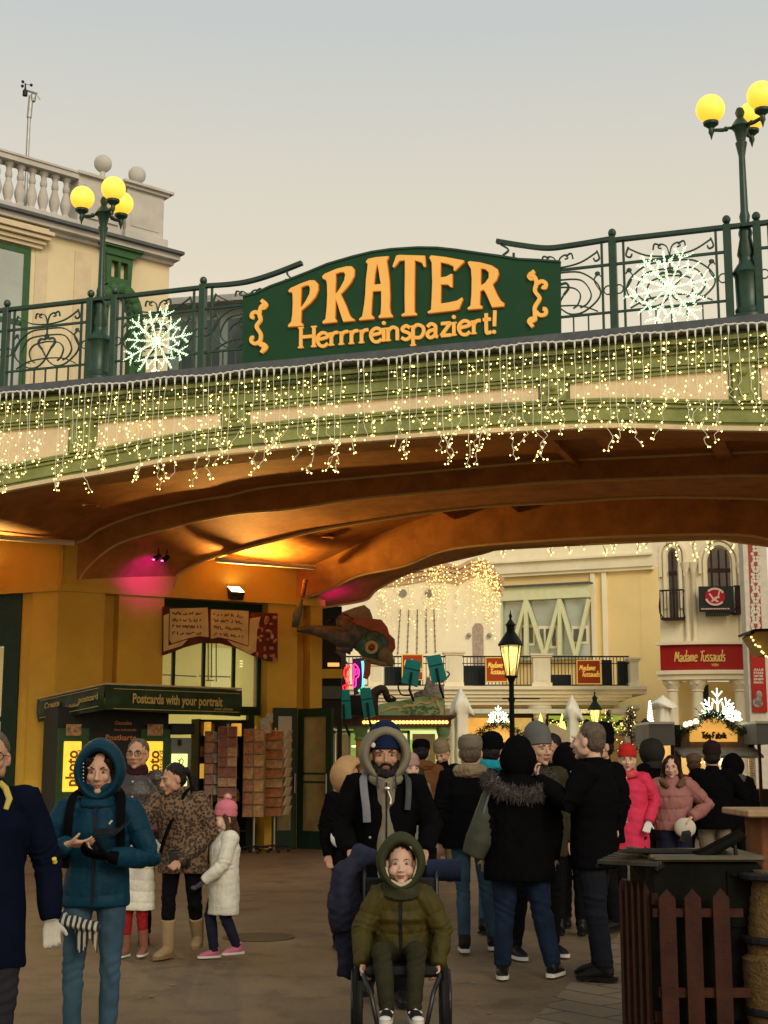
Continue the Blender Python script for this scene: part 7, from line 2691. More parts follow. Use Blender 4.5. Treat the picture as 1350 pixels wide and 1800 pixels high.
   if quilt:
    zq = np.where(onarm, tb_, L_[:, 2])
    ph = np.abs(np.sin(zq * math.pi / quilt + .25 * np.sin(L_[:, 0] * 9 + seed)))
    d += .010 * (ph ** .5 - .75) * (b)
    d += .004 * noise3(L_, 31 + seed, 45, stretch=(1.6, 1.6, .5)) * (1 - ph)
   return d * k
  cm = part(m, 'coat', coat, max(.0085, vox), 3, disp)
  if coatk:
   coatk(part, pf, J, cm)
 if gloves:
  for s in 'ab':
   m = MB(pf)
   hs_ = (handa if s == 'a' else handb) or {}
   W, E = J['w' + s], J['e' + s]
   dd = hs_.get('d', unit(W - E))
   hand(m, W, dd, hs_.get('pn', (0, -1, .2) if abs(dd[2]) > .5 else (0, 0, -1)), hs_.get('curl', .35), 1.12, hs_.get('side', 1 if s == 'a' else -1))
   m.tube([W - dd * .05, W + dd * .01], [.034, .034], 10)
   part(m, 'glove', gloves, .0065, 1)
 if trousers is not None:
  m = MB(pf)
  m.tube([pe + [0, 0, .10], pe, (J['hipa'] + J['hipb']) / 2 + [0, 0, -.05]], [(.15, .115), (.172, .13), (.14, .115)], 16)
  segs2 = []
  for s in 'ab':
   H_, K_, A_ = J['hip' + s], J['k' + s], J['a' + s]
   ends = A_ + (K_ - A_) * (.0 if not boots else bootf * .8)
   m.tube([H_ + [0, 0, .04], H_ + (K_ - H_) * .12, (H_ + K_) / 2, K_, (K_ + A_) / 2, ends + [0, 0, .0]], [.095 * legw, .103 * legw, .090 * legw, .073 * legw, .066 * legw, .056 * legw if not boots else .06 * legw], 12)
   segs2 += [(H_, K_), (K_, A_)]
  def disp2(P):
   Q = P - np.array([px_, Y, z0])
   L_ = np.stack([Q[:, 0] * ca + Q[:, 1] * sa_, -Q[:, 0] * sa_ + Q[:, 1] * ca, Q[:, 2]], 1) / k
   d = .003 * noise3(L_, 51 + seed, 20, stretch=(1, 1, 1.5))
   for i, (a, c) in enumerate(segs2):
    t, ds, LL = seg_t(L_, a, c)
    on = ds < .11
    e1 = np.exp(-(((t - (1 if i % 2 == 0 else 0)) * LL) / .09) ** 2)
    e2 = np.exp(-(((t - 1) * LL) / .07) ** 2) if i % 2 else 0
    d += np.where(on, .0034 * (e1 + e2) * np.sin(t * LL * 105 + 45 * L_[:, 0] + i + 2.8 * noise3(L_, 78 + seed, 13)), 0)
   return d * k
  part(m, 'trousers', trousers, max(.0095, vox), 3, disp2)
 if shoes is not None:
  for i, s in enumerate('ab'):
   A_ = J['a' + s]
   fd = unit((footdir[i][0], footdir[i][1], 0))
   zf = A_[2] - .075
   lift = J.get('lift' + s, np.array([0, 0, 0.0]))
   m = MB(pf)
   tz = np.array([0, 0, 1.0])
   A0 = np.array([A_[0], A_[1], zf])
   sh = boots if boots else shoes
   m.tube([A0 - fd * .055 + tz * .045, A0 + tz * .055, A0 + fd * .07 + tz * .045, A0 + fd * .14 + tz * .032, A0 + fd * .185 + tz * .022], [(.036, .04), (.046, .055), (.047, .042), (.048, .032), (.03, .018)], 12)
   m.tube([A0 - fd * .01 + tz * .05, A_ + [0, 0, .06] if not boots else A_ + (J['k' + s] - A_) * bootf], [.05, .052 if not boots else .07], 12)
   o_ = part(m, 'boot' if boots else 'shoe', sh, .0085, 2)
   m = MB(pf)
   rt = np.array([-fd[1], fd[0], 0])
   out = []
   for (l, w_) in ((-.085, .02), (-.07, .036), (0, .042), (.09, .050), (.15, .046), (.19, .03), (.205, .01)):
    out.append((l, w_))
   pts = [A0 + fd * l + rt * w_ for l, w_ in out] + [A0 + fd * l - rt * w_ for l, w_ in out[::-1]]
   nn = len(pts)
   vs = [tuple(p_ + tz * .001) for p_ in pts] + [tuple(p_ + tz * .026) for p_ in pts]
   m.add(vs, [tuple(range(nn))[::-1], tuple(range(nn, 2 * nn))] + [(i_, (i_ + 1) % nn, nn + (i_ + 1) % nn, nn + i_) for i_ in range(nn)])
   part(m, 'sole', sole or SHOEK, parent=o_)
 # ---- hats and hoods
 if hat:
  m = MB(pf)
  pr = {'beanie': [(.0, .0), (.083, .0), (.090, .004), (.093, .02), (.092, .045), (.086, .05), (.089, .075), (.080, .105), (.058, .132), (.028, .146), (.0, .15)],
              'tall': [(.0, .0), (.083, .0), (.090, .004), (.092, .045), (.087, .05), (.090, .09), (.080, .13), (.05, .165), (.02, .18), (.0, .182)],
              'cap': [(.0, .0), (.086, .0), (.088, .02), (.090, .05), (.082, .085), (.05, .108), (.0, .115)]}[hat]
  vs, fs, n = [], [], 28
  for (r_, z_) in pr:
   for q in range(n):
    an = 2 * math.pi * q / n
    rb = 1 + (.012 * (q % 2) if z_ > .05 else .008 * (q % 2))
    vs.append(HP(r_ * .98 * rb * math.cos(an), .012 + r_ * 1.16 * rb * math.sin(an) + z_ * .12, .030 + z_ - .10 * (r_ * math.sin(an)) * (1 if z_ < .06 else .3)))
  for i in range(len(pr) - 1):
   for q in range(n):
    fs.append((i * n + q, i * n + (q + 1) % n, (i + 1) * n + (q + 1) % n, (i + 1) * n + q))
  m.add(vs, fs)
  ho = part(m, 'hat', hatmat)
  if pompom:
   m = MB(pf)
   c = HP(0, .035, .20)
   m.ell(c, .04, 10, 8)
   for i in range(90):
    v = unit((rs.gauss(0, 1), rs.gauss(0, 1), rs.gauss(0, 1)))
    m.tube([np.array(c) + v * .03, np.array(c) + v * .052], [.006, .002], 3)
   part(m, 'pompom', pompom, parent=ho)
 if hood:
  m = MB(pf)
  # surface turned about the axis of the gaze, open at the face
  pr = {'up': [(.078, -.035), (.086, -.075), (.096, -.088), (.107, -.078), (.117, -.03), (.122, .03), (.110, .09), (.075, .135), (.03, .15), (0, .152)],
              'big': [(.085, -.035), (.094, -.085), (.108, -.100), (.122, -.088), (.136, -.03), (.140, .04), (.125, .10), (.09, .15), (.03, .17), (0, .172)]}[hood]
  vs, fs, n = [], [], 28
  for (r_, y_) in pr:
   for q in range(n):
    an = 2 * math.pi * q / n
    zz = r_ * 1.22 * math.sin(an)
    pk = 1 + (.10 * max(0, math.sin(an)) ** 3)
    vs.append(HP(r_ * math.cos(an) * (1 - .12 * max(0, -math.sin(an))), y_, -.002 + zz * pk))
  for i in range(len(pr) - 1):
   for q in range(n):
    fs.append((i * n + q, i * n + (q + 1) % n, (i + 1) * n + (q + 1) % n, (i + 1) * n + q))
  m.add(vs, fs)
  ho = m.build('hood', hoodmat, root, smooth='all')
  m2 = MB(pf)
  m2.tube([HP(0, .02, -.06), tuple(nk + [0, .01, .02]), tuple(nk + [0, .01, -.05])], [(.10, .10), (.105, .11), (.14, .12)], 18)
  part(m2, 'hood_neck', hoodmat, .01, 3, lambda P: .005 * noise3(P, 71, 35, stretch=(.6, .6, 1.6)))
 if extras:
  extras(part, pf, J, HP, root)
 ALLP.append(root)
 return root, pf, J, HP, part
def gauze(cols):
 return None
def zip_line(mt, w=.007, x=0.0, z0_=.80, z1_=1.46, yoff=-.135):
 def f(part, pf, J, cm):
  me = cm.data
  # follow the front of the coat: nearest vertex of the coat at each height
  n = len(me.vertices)
  co = np.empty(n * 3); me.vertices.foreach_get('co', co); co = co.reshape(-1, 3) + ROOTLOC[root_of(cm).name]
  O_ = np.array(pf.w(x, 0, 0)); F_ = np.array(pf.w(x, -1, 0)) - O_; F_ /= np.linalg.norm(F_)
  S_ = np.array(pf.w(x + 1, 0, 0)) - O_; S_ /= np.linalg.norm(S_)
  rel = co - O_
  fx, sx, zz = rel @ F_, rel @ S_, co[:, 2]
  pts = []
  for z in np.linspace(pf.w(0, 0, z0_)[2], pf.w(0, 0, z1_)[2], 26):
   mk = (np.abs(zz - z) < .02) & (np.abs(sx) < .03)
   if not mk.any(): continue
   i = np.where(mk)[0][np.argmax(fx[mk])]
   pts.append(O_ + F_ * (fx[i] + .001) + [0, 0, z - O_[2]])
  if len(pts) > 3:
   m = MB()
   m.tube(pts, w, 5)
   m.build('zip', mt, root_of(cm))
 return f
def strap_on(part, pf, pts, w, mt, name='strap', th=.006):
 m = MB(pf)
 q = catmull(pts, 6)
 m.tube(q, [(w, th)] * len(q), 8)
 part(m, name, mt)
ZIPK = mat('dark_zip', (.012, .012, .014), rough=.4, var=0)
GZIP = mat('grey_zip', (.2, .2, .2), rough=.4, metal=.5, var=0)
# ---- man in a navy coat cut by the left edge
def ex_navy(part, pf, J, HP, root):
 m = MB(pf)
 m.ribbon([(0, 0)] * 2, .01, 0, 0) if False else None
 m.tube([(.055, -.075, 1.50), (.085, -.06, 1.47), (.105, -.085, 1.42), (.09, -.11, 1.37)], [(.008, .014), (.009, .016), (.009, .016), (.006, .012)], 8)
 part(m, 'collar_lining', mat('yellow_collar_lining', (.42, .33, .08), rough=.6))
 m = MB(pf)
 m.tube([(.33, -.05, 1.13), (.335, -.035, 1.11)], .012, 8)
 part(m, 'sleeve_badge', mat('yellow_badge', (.6, .5, .05), rough=.5))
 m = MB(pf)
 for s in (-1, 1):
  m.tube([HP(s * .031 + .026 * math.cos(t), -.104, .004 + .02 * math.sin(t)) for t in np.linspace(0, 6.28, 13)[:-1]], .0025, 5, closed=True)
  m.tube([HP(s * .056, -.1, .008), HP(s * .08, -.01, .006)], .0022, 5)
 part(m, 'glasses', ZIPK)
person(-24, 7.1, 1.74, 14, 'man in long navy coat with a yellow collar lining walking in at the left edge', near=2, skin=SKIN2, coat=NAVYF, hem=.62, bulk=1.12,
       trousers=fabric('charcoal_trousers', (.018, .018, .024)), hair=HAIRG, gloves=fabric('white_knit_glove', (.42, .40, .34), bscale=160), pose=dict(eb=(.30, .04, 1.12), wb=(.325, -.03, .84), ea=(-.26, .05, 1.13), wa=(-.28, -.02, .86)),
       handb=dict(curl=.6), extras=ex_navy, seed=1, legw=1.1)
# ---- young woman in a teal hooded jacket looking at a phone
SCARFK = mat('black_white_plaid', (.5, .48, .42), rough=.9, var=.9, vscale=30, col2=(.01, .01, .01), bump=.5, bscale=80)
TEALJ = fabric('teal_puffer_nylon', (.001, .029, .055), rough=.6, bump=.25, bscale=40, spec=.14)
def stripes_mat(name, c1, c2, scale, axis=2, rough=.9, c3=None):
 if name in MATS: return MATS[name]
 m = bpy.data.materials.new(name)
 m.use_nodes = True
 n, l = m.node_tree.nodes, m.node_tree.links
 p = n['Principled BSDF']; p.inputs['Roughness'].default_value = rough
 tc = n.new('ShaderNodeTexCoord')
 w = n.new('ShaderNodeTexWave'); w.bands_direction = 'XYZ'[axis]; w.inputs['Scale'].default_value = scale; w.inputs['Distortion'].default_value = .8
 r_ = n.new('ShaderNodeValToRGB')
 r_.color_ramp.interpolation = 'CONSTANT'
 r_.color_ramp.elements[0].color = (*c1, 1); r_.color_ramp.elements[1].color = (*c2, 1); r_.color_ramp.elements[1].position = .5
 if c3:
  e = r_.color_ramp.elements.new(.78); e.color = (*c3, 1)
 l.new(tc.outputs['Object'], w.inputs['Vector']); l.new(w.outputs['Fac'], r_.inputs[0]); l.new(r_.outputs[0], p.inputs['Base Color'])
 MATS[name] = m
 return m
PLAID = stripes_mat('striped_scarf_cloth', (.01, .01, .012), (.40, .38, .32), 11, 0)
def ex_teal(part, pf, J, HP, root):
 m = MB(pf)
 hand(m, J['wb'], unit((-.9, -.2, .15)), (0, .5, 1), .35, 1.15, -1)
 m.tube([J['wb'] + [.05, 0, -.01], J['wb']], [.04, .036], 10)
 part(m, 'glove', BLKF, .0065, 1)
 for s in (-1, 1):
  strap_on(part, pf, [(s * .10, .06, 1.52), (s * .135, -.06, 1.48), (s * .145, -.145, 1.38), (s * .15, -.155, 1.22), (s * .16, -.14, 1.08)], .026, BLKF, 'backpack_strap')
 m = MB(pf)
 m.bbox(-.16, .16, .15, .28, 1.02, 1.46, .03)
 part(m, 'backpack', BLKF)
 m = MB(pf)
 q = catmull([(-.20, -.08, .83), (-.16, -.15, .80), (-.07, -.175, .78), (.01, -.17, .765), (.04, -.165, .75)], 5)
 m.tube(q, [(.05, .03)] * len(q), 10)
 part(m, 'scarf_end', PLAID, .008, 2, lambda P: .004 * noise3(P, 5, 60))
 m = MB(pf)
 for i in range(16):
  a = -.08 + .0075 * i
  m.tube([(a, -.185, .76), (a + .01, -.19, .66 - .04 * math.sin(i * .5))], [.006, .003], 4)
 part(m, 'scarf_fringe', PLAID)
 m = MB(pf)
 for i in range(7):
  m.ell(HP(-.078, -.07 + .002 * i, .05 - .02 * i), .0045, 6, 4)
 part(m, 'hair_clip', SOLEW)
 m = MB(pf)
 m.tube([(-.27, -.12, 1.06), (-.262, -.15, 1.055), (-.255, -.165, 1.03)], [(.004, .012)] * 3, 6)
 part(m, 'cuff_mark', SOLEW)
 m = MB(pf)
 m.tube([(.085, -.168, 1.325), (.095, -.17, 1.34), (.088, -.169, 1.33), (.102, -.17, 1.345)], .005, 5)
 part(m, 'chest_emblem', SOLEW)
hp = dict(ea=(-.31, -.03, 1.13), wa=(-.13, -.25, 1.22), eb=(.31, -.03, 1.12), wb=(.10, -.24, 1.15), ka=(-.105, -.03, .50), kb=(.095, .02, .50), aa=(-.11, -.03, .09), ab=(.085, .05, .09))
person(172, 8.0, 1.66, 4, 'young woman in teal hooded jacket and light jeans reading her phone', near=2, skin=SKIN, coat=TEALJ, hem=.86, bulk=1.02, quilt=.155, trousers=JEAN, legw=.84, hair=HAIRK, hairstyle='parted',
       hood='big', hoodmat=TEALJ, boots=mat('brown_boot_leather', (.06, .022, .012), rough=.5, var=.25), bootf=.2, pose=hp, handa=dict(d=(1, -.12, .02), pn=(0, .5, 1), curl=.22, side=1), handb=dict(d=(-.9, -.2, .15), pn=(0, .5, 1), curl=.35, side=-1), headscale=1.03, wide=1.05,
       hpitch=6, extras=ex_teal, coatk=zip_line(ZIPK, .009, z0_=.88, z1_=1.47), seed=2)
px0 = atY(188, 1466, 7.74)
t = thing('mobile_phone', 'dark phone in an open flip cover held by the woman in the teal jacket', 'phone', tuple(px0))
m = MB()
X, Y_, Z = px0
m.add([(X - .065, Y_ - .02, Z - .012), (X + .045, Y_ - .02, Z - .008), (X + .05, Y_ + .06, Z + .02), (X - .06, Y_ + .06, Z + .016), (X - .065, Y_ - .022, Z - .002), (X + .045, Y_ - .022, Z + .002), (X + .05, Y_ + .058, Z + .03), (X - .06, Y_ + .058, Z + .026)],
      [(0, 3, 2, 1), (4, 5, 6, 7), (0, 1, 5, 4), (1, 2, 6, 5), (2, 3, 7, 6), (3, 0, 4, 7)])
m.build('phone_body', M_BLACK, t)
m = MB()
m.add([(X + .046, Y_ - .02, Z), (X + .115, Y_ - .035, Z + .055), (X + .12, Y_ + .045, Z + .09), (X + .051, Y_ + .06, Z + .03), (X + .048, Y_ - .023, Z - .004), (X + .117, Y_ - .038, Z + .051), (X + .122, Y_ + .042, Z + .086), (X + .053, Y_ + .057, Z + .026)],
      [(0, 1, 2, 3), (4, 7, 6, 5), (0, 4, 5, 1), (1, 5, 6, 2), (2, 6, 7, 3), (3, 7, 4, 0)])
m.build('phone_cover', M_BLACK, t)
# ---- man with glasses in leather jacket
LEATH = mat('brown_black_leather', (.035, .025, .02), rough=.38, var=.3, bump=.4, bscale=60)
def ex_glasses(part, pf, J, HP, root):
 m = MB(pf)
 for s in (-1, 1):
  m.tube([HP(s * .031 + .024 * math.cos(t), -.103, .004 + .019 * math.sin(t)) for t in np.linspace(0, 6.28, 13)[:-1]], .0028, 5, closed=True)
  m.tube([HP(s * .054, -.1, .008), HP(s * .08, -.01, .006)], .0022, 5)
 part(m, 'glasses', ZIPK)
 m = MB(pf)
 m.tube([(0, .02, 1.46), (0, 0, 1.53)], [(.10, .10), (.085, .085)], 14)
 part(m, 'dark_scarf', fabric('dark_maroon_scarf', (.03, .008, .012)), .009, 2, lambda P: .005 * noise3(P, 4, 50))
 for z in (1.38, 1.25):
  m = MB(pf)
  m.ell((-.02, -.15, z), .013, 8, 6)
  part(m, 'button', M_GM)
 m = MB(pf)
 m.bbox(.14, .30, -.24, -.12, .95, 1.14, .03)
 part(m, 'shoulder_bag', fabric('dusty_pink_bag', (.16, .07, .08)))
person(238, 13.0, 1.78, 4, 'man with round glasses in a dark leather jacket behind the teal jacket', near=1, skin=SKIN2, coat=LEATH, hem=.84, bulk=1.12, trousers=BLKT, hair=HAIRG, extras=ex_glasses, hyaw=-12, seed=3)
# ---- woman in leopard coat holding the hands of two children
def leopard():
 m = bpy.data.materials.new('leopard_print_cloth')
 m.use_nodes = True
 n, l = m.node_tree.nodes, m.node_tree.links
 p = n['Principled BSDF']; p.inputs['Roughness'].default_value = .85
 tc = n.new('ShaderNodeTexCoord')
 v = n.new('ShaderNodeTexVoronoi'); v.inputs['Scale'].default_value = 42; v.feature = 'F1'; v.distance = 'EUCLIDEAN'
 nz = n.new('ShaderNodeTexNoise'); nz.inputs['Scale'].default_value = 60
 ad = n.new('ShaderNodeMath'); ad.operation = 'MULTIPLY_ADD'; ad.inputs[1].default_value = .5
 r_ = n.new('ShaderNodeValToRGB'); r_.color_ramp.interpolation = 'LINEAR'
 r_.color_ramp.elements[0].color = (.11, .055, .024, 1); r_.color_ramp.elements[0].position = .3
 r_.color_ramp.elements[1].color = (.15, .085, .04, 1); r_.color_ramp.elements[1].position = .85
 e = r_.color_ramp.elements.new(.5); e.color = (.012, .007, .006, 1)
 e = r_.color_ramp.elements.new(.68); e.color = (.016, .01, .007, 1)
 l.new(tc.outputs['Object'], v.inputs['Vector']); l.new(tc.outputs['Object'], nz.inputs['Vector'])
 l.new(nz.outputs['Fac'], ad.inputs[0]); l.new(v.outputs['Distance'], ad.inputs[2])
 l.new(ad.outputs[0], r_.inputs[0]); l.new(r_.outputs[0], p.inputs['Base Color'])
 MATS['leopard_print_cloth'] = m
 return m
LEO = leopard()
def ex_leo(part, pf, J, HP, root):
 strap_on(part, pf, [(.10, .08, 1.5), (.06, -.10, 1.44), (-.02, -.165, 1.25), (-.10, -.17, 1.05), (-.15, -.12, .92)], .022, BLKF, 'shoulder_strap')
 m = MB(pf)
 m.bbox(-.06, .14, -.22, -.14, .80, .95, .025)
 part(m, 'belt_bag', mat('black_patent_bag', (.01, .01, .01), rough=.25, var=.1))
lp = dict(head=(-.06, -.10, 1.56), neck=(-.03, -.04, 1.44), chest=(-.01, -.02, 1.26), pelvis=(.02, .02, .93), sa=(-.20, -.04, 1.38), sb=(.17, .0, 1.38), ea=(-.34, -.12, 1.14), wa=(-.27, -.22, .92), eb=(.28, -.02, 1.10), wb=(.05, -.20, .86),
          hipa=(-.07, 0, .90), hipb=(.10, .03, .90), ka=(-.09, -.04, .50), kb=(.13, .02, .48), aa=(-.10, .0, .09), ab=(.12, .20, .16))
person(319, 12.0, 1.62, -8, 'dark haired woman in a leopard print coat holding hands with two children', near=1, skin=SKIN2, coat=LEO, hem=.74, bulk=1.2, quilt=.0, trousers=BLKT, legw=.88, hair=HAIRK, hairstyle='pony', pose=lp, hyaw=-48, hpitch=12,
       boots=fabric('beige_suede_boots', (.28, .20, .105)), sole=mat('tan_sole', (.2, .12, .06)), handa=dict(curl=.6), handb=dict(curl=.6), footdir=((-.35, -1), (.1, -1)), extras=ex_leo, seed=4)
# ---- girl in white coat with a pink pompom hat
WHITEC = fabric('off_white_padded_cloth', (.64, .62, .52), rough=.75, bscale=50)
def ex_girl(part, pf, J, HP, root):
 m = MB(pf)
 m.tube([(0, .12, 1.40), (-.10, .10, 1.42), (-.14, .02, 1.44)], [.06, .05, .03], 10)
 m.tube([(0, .12, 1.40), (.10, .10, 1.42), (.14, .02, 1.44)], [.06, .05, .03], 10)
 part(m, 'hood_down', WHITEC, .012, 3)
 m = MB(pf)
 m.tube([(-.05, -.18, 1.35), (-.06, -.21, 1.1), (-.05, -.2, .9)], .006, 5)
 part(m, 'drawstring', M_GM)
gp = dict(ea=(-.32, -.20, 1.22), wa=(-.40, -.46, 1.12), eb=(.24, -.10, 1.10), wb=(.14, -.30, .92), ka=(-.09, -.12, .50), aa=(-.09, -.06, .09), kb=(.09, .0, .50), ab=(.10, .16, .14), hipa=(-.08, 0, .9), hipb=(.08, 0, .9))
person(394, 12.0, 1.20, -62, 'girl in a white padded coat and pink pompom hat beside the leopard coat', near=1, skin=SKIN3, coat=WHITEC, hem=.52, bulk=1.32, arm=.95, trousers=fabric('navy_leggings', (.012, .014, .03)), hair=HAIRB, hairstyle='long',
       hat='beanie', hatmat=fabric('pink_knit', (.55, .16, .20), bscale=120), pompom=fabric('pale_pink_fluff', (.6, .3, .3)), headscale=1.34, child=True, gloves=mat('patterned_black_mitten', (.05, .05, .05), var=.8, vscale=40), shoes=fabric('pink_shoe', (.50, .14, .22), rough=.5), sole=SOLEW, pose=gp, extras=ex_girl, seed=5, hyaw=5)
# ---- small child in white puffer with red trousers
cp_ = dict(eb=(.33, -.06, 1.38), wb=(.50, -.12, 1.42), ea=(-.24, 0, 1.15), wa=(-.24, -.15, .98), hipa=(-.08, 0, .9), hipb=(.08, 0, .9), ka=(-.1, -.04, .5), aa=(-.12, -.02, .09), ab=(.12, .02, .11))
person(243, 12.1, 1.12, -15, 'small child in a white puffer jacket and red trousers half hidden behind the teal jacket', near=1, skin=SKIN3, coat=WHITEC, hem=.60, bulk=1.3, quilt=.14, arm=.9, trousers=fabric('dark_red_trousers', (.25, .012, .015)), hair=HAIRB,
       hood='up', hoodmat=WHITEC, headscale=1.25, gloves=MATS['patterned_black_mitten'], boots=fabric('brown_pink_boots', (.22, .09, .06)), sole=SOLEW, pose=cp_, seed=6)
# ---- bearded man pushing the wheelchair
GREYH = fabric('grey_hoodie_cloth', (.19, .17, .12), bscale=140)
def ex_beard(part, pf, J, HP, root):
 m = MB(pf)
 rows = []
 for z in np.linspace(.80, 1.46, 14):
  w = .062 + .012 * math.sin(z * 9)
  rows.append([(x_ * w, -.163 + .03 * abs(x_) ** 2 + (.012 if z > 1.4 else 0) + .004 * math.sin(z * 30 + x_ * 3), z) for x_ in np.linspace(-1, 1, 9)])
 rows2 = [[(a, b + .05, z) for a, b, z in r_] for r_ in rows]
 m.loft(rows)
 part(m, 'hoodie', GREYH)
 m = MB(pf)
 m.tube([(0, -.168, .80), (0, -.17, 1.1), (0, -.165, 1.44)], .0055, 5)
 part(m, 'zip', ZIPK)
 for s in (-1, 1):
  m = MB(pf)
  m.tube([(s * .06, -.15, 1.50), (s * .062, -.172, 1.43), (s * .06, -.178, 1.40)], [.006, .006, .009], 6)
  part(m, 'hood_cord', ZIPK)
 m = MB(pf)
 m.tube([(-.09, .03, 1.47), (-.085, -.07, 1.46), (0, -.125, 1.425), (.085, -.07, 1.46), (.09, .03, 1.47)], [.035, .036, .04, .036, .035], 10)
 part(m, 'hoodie_collar', GREYH, .008, 3, lambda P: .003 * noise3(P, 6, 60))
 strap_on(part, pf, [(-.13, .05, 1.51), (-.15, -.06, 1.47), (-.148, -.15, 1.38), (-.135, -.175, 1.27), (-.13, -.172, 1.18)], .026, mat('grey_strap', (.16, .16, .18), rough=.6), 'backpack_strap')
 strap_on(part, pf, [(.13, .05, 1.51), (.15, -.06, 1.47), (.15, -.15, 1.38), (.14, -.172, 1.26)], .02, mat('dark_grey_strap', (.05, .05, .055), rough=.6), 'backpack_strap')
 m = MB(pf)
 m.ell((0.005, -.185, 1.40), (.022, .012, .016), 8, 6)
 m.tube([(.01, -.19, 1.385), (.03, -.195, 1.33), (.025, -.195, 1.30)], [.008, .009, .012], 6)
 part(m, 'zip_pull', mat('bright_metal', (.6, .55, .45), rough=.2, metal=.9, var=0))
 m = MB(pf)
 m.ell(HP(-.066, -.075, .062), (.016, .006, .018), 8, 6)
 part(m, 'hat_emblem', SOLEW)
 m = MB(pf)
 m.bbox(-.17, .17, .15, .30, 1.0, 1.48, .04)
 part(m, 'backpack', BLKF)
 for s in (-1, 1):
  m = MB(pf)
  m.ell((s * .11, -.165, 1.08), .010, 8, 6)
  part(m, 'press_stud', M_GM)
bp_ = dict(ea=(-.31, .0, 1.15), wa=(-.24, -.30, 1.00), eb=(.31, .0, 1.15), wb=(.24, -.30, 1.00), sa=(-.20, .01, 1.43), sb=(.20, .01, 1.43), ab=(.1, -.1, .09), kb=(.1, -.12, .5), aa=(-.11, .15, .12))
person(677, 9.9, 1.76, 3, 'bearded man in a blue beanie, grey hoodie and black jacket pushing the wheelchair', near=2, skin=SKIN2, coat=BLKF, hem=.72, bulk=1.2, trousers=BLKT, hair=HAIRK, hat='tall', hatmat=fabric('navy_blue_knit', (.004, .014, .045), bscale=110), hood='big', hoodmat=GREYH, headscale=1.13, wide=1.15,
       beard=HAIRK, pose=bp_, handa=dict(curl=.7), handb=dict(curl=.7), extras=ex_beard, seed=7, hpitch=2)
# ---- boy in olive coat sitting in a wheelchair
OLIVE = fabric('olive_puffer_nylon', (.050, .040, .007), rough=.6, bscale=40, bump=.2)
OLIVE2 = fabric('olive_fleece', (.036, .040, .018), bscale=120)
OLIVE3 = fabric('dark_olive_trousers', (.026, .025, .012))
BX, BY = atY(705, 1600, 8.35)[0], 8.35
def ex_boy(part, pf, J, HP, root):
 for q, (fx, fy) in (('aa', (-.05, -1)), ('ab', (.22, -1))):
  f = unit((fx, fy, 0)); A_ = J[q] - [0, 0, .075]
  m = MB(pf)
  m.ell(tuple(A_ + f * .15 + [0, 0, .035]), (.046, .05, .024), 12, 8)
  part(m, 'toe_cap', SOLEW)
  m = MB(pf)
  m.tube([A_ + f * .05 + [-.045, 0, .06], A_ + f * .06 + [0, 0, .085], A_ + f * .05 + [.045, 0, .06]], .012, 6)
  part(m, 'shoe_stripe', SOLEW)
 m = MB(pf)
 m.tube([HP(-.085, -.055, -.02), HP(-.07, -.075, -.09), HP(0, -.085, -.125), HP(.07, -.075, -.09), HP(.098, -.045, 0), HP(.09, -.06, .07), HP(.05, -.085, .105)], [.012, .014, .015, .018, .022, .016, .01], 8)
 part(m, 'hood_lining', fabric('cream_fleece', (.5, .44, .3), bscale=160))
 m = MB(pf)
 m.tube([(0, .02, nzb), (0, -.01, nzb + .07), (0, -.02, nzb + .10)], [(.165, .145), (.13, .13), (.11, .11)], 18)
 part(m, 'snood', OLIVE2, .009, 3, lambda P: .006 * noise3(P, 7, 40, stretch=(.5, .5, 1.6)))
nzb = 1.32
# his own measure: built as a seated figure, 1.75 units standing
sy = dict(pelvis=(0, .10, .86), chest=(0, .07, 1.12), neck=(0, .04, 1.33), head=(.0, -.01, 1.53), hipa=(-.10, .06, .83), hipb=(.10, .06, .83), ka=(-.13, -.38, .93), kb=(.13, -.38, .93), aa=(-.085, -.42, .52), ab=(.11, -.42, .52),
          sa=(-.17, .05, 1.30), sb=(.17, .05, 1.30), ea=(-.30, .0, 1.02), wa=(-.28, -.20, .80), eb=(.32, .0, 1.02), wb=(.28, -.20, .80))
SHOEBW = mat('black_white_sneaker', (.015, .015, .015), rough=.45, var=0)
kb_ = 1.30 / 1.75
person(705, BY, 1.30, -3, 'boy in an olive hooded coat sitting in the wheelchair, staring ahead', near=2, skin=SKIN3, coat=OLIVE, hem=.82, bulk=1.26, quilt=.17, arm=1.02, trousers=OLIVE3, legw=1.02, hair=HAIRB, hood='big', hoodmat=OLIVE2,
       headscale=1.28, wide=1.08, child=True, pose=sy, shoes=SHOEBW, sole=SOLEW, handa=dict(d=(.15, -.35, -.8), pn=(.6, -.4, 0), curl=.7), handb=dict(d=(-.15, -.35, -.8), pn=(-.6, -.4, 0), curl=.7), extras=ex_boy, seed=8, X=BX, z0=-.12, footdir=((-.05, -1), (.22, -1)), hyaw=3, coatk=zip_line(ZIPK, .009, z0_=.84, z1_=1.34))
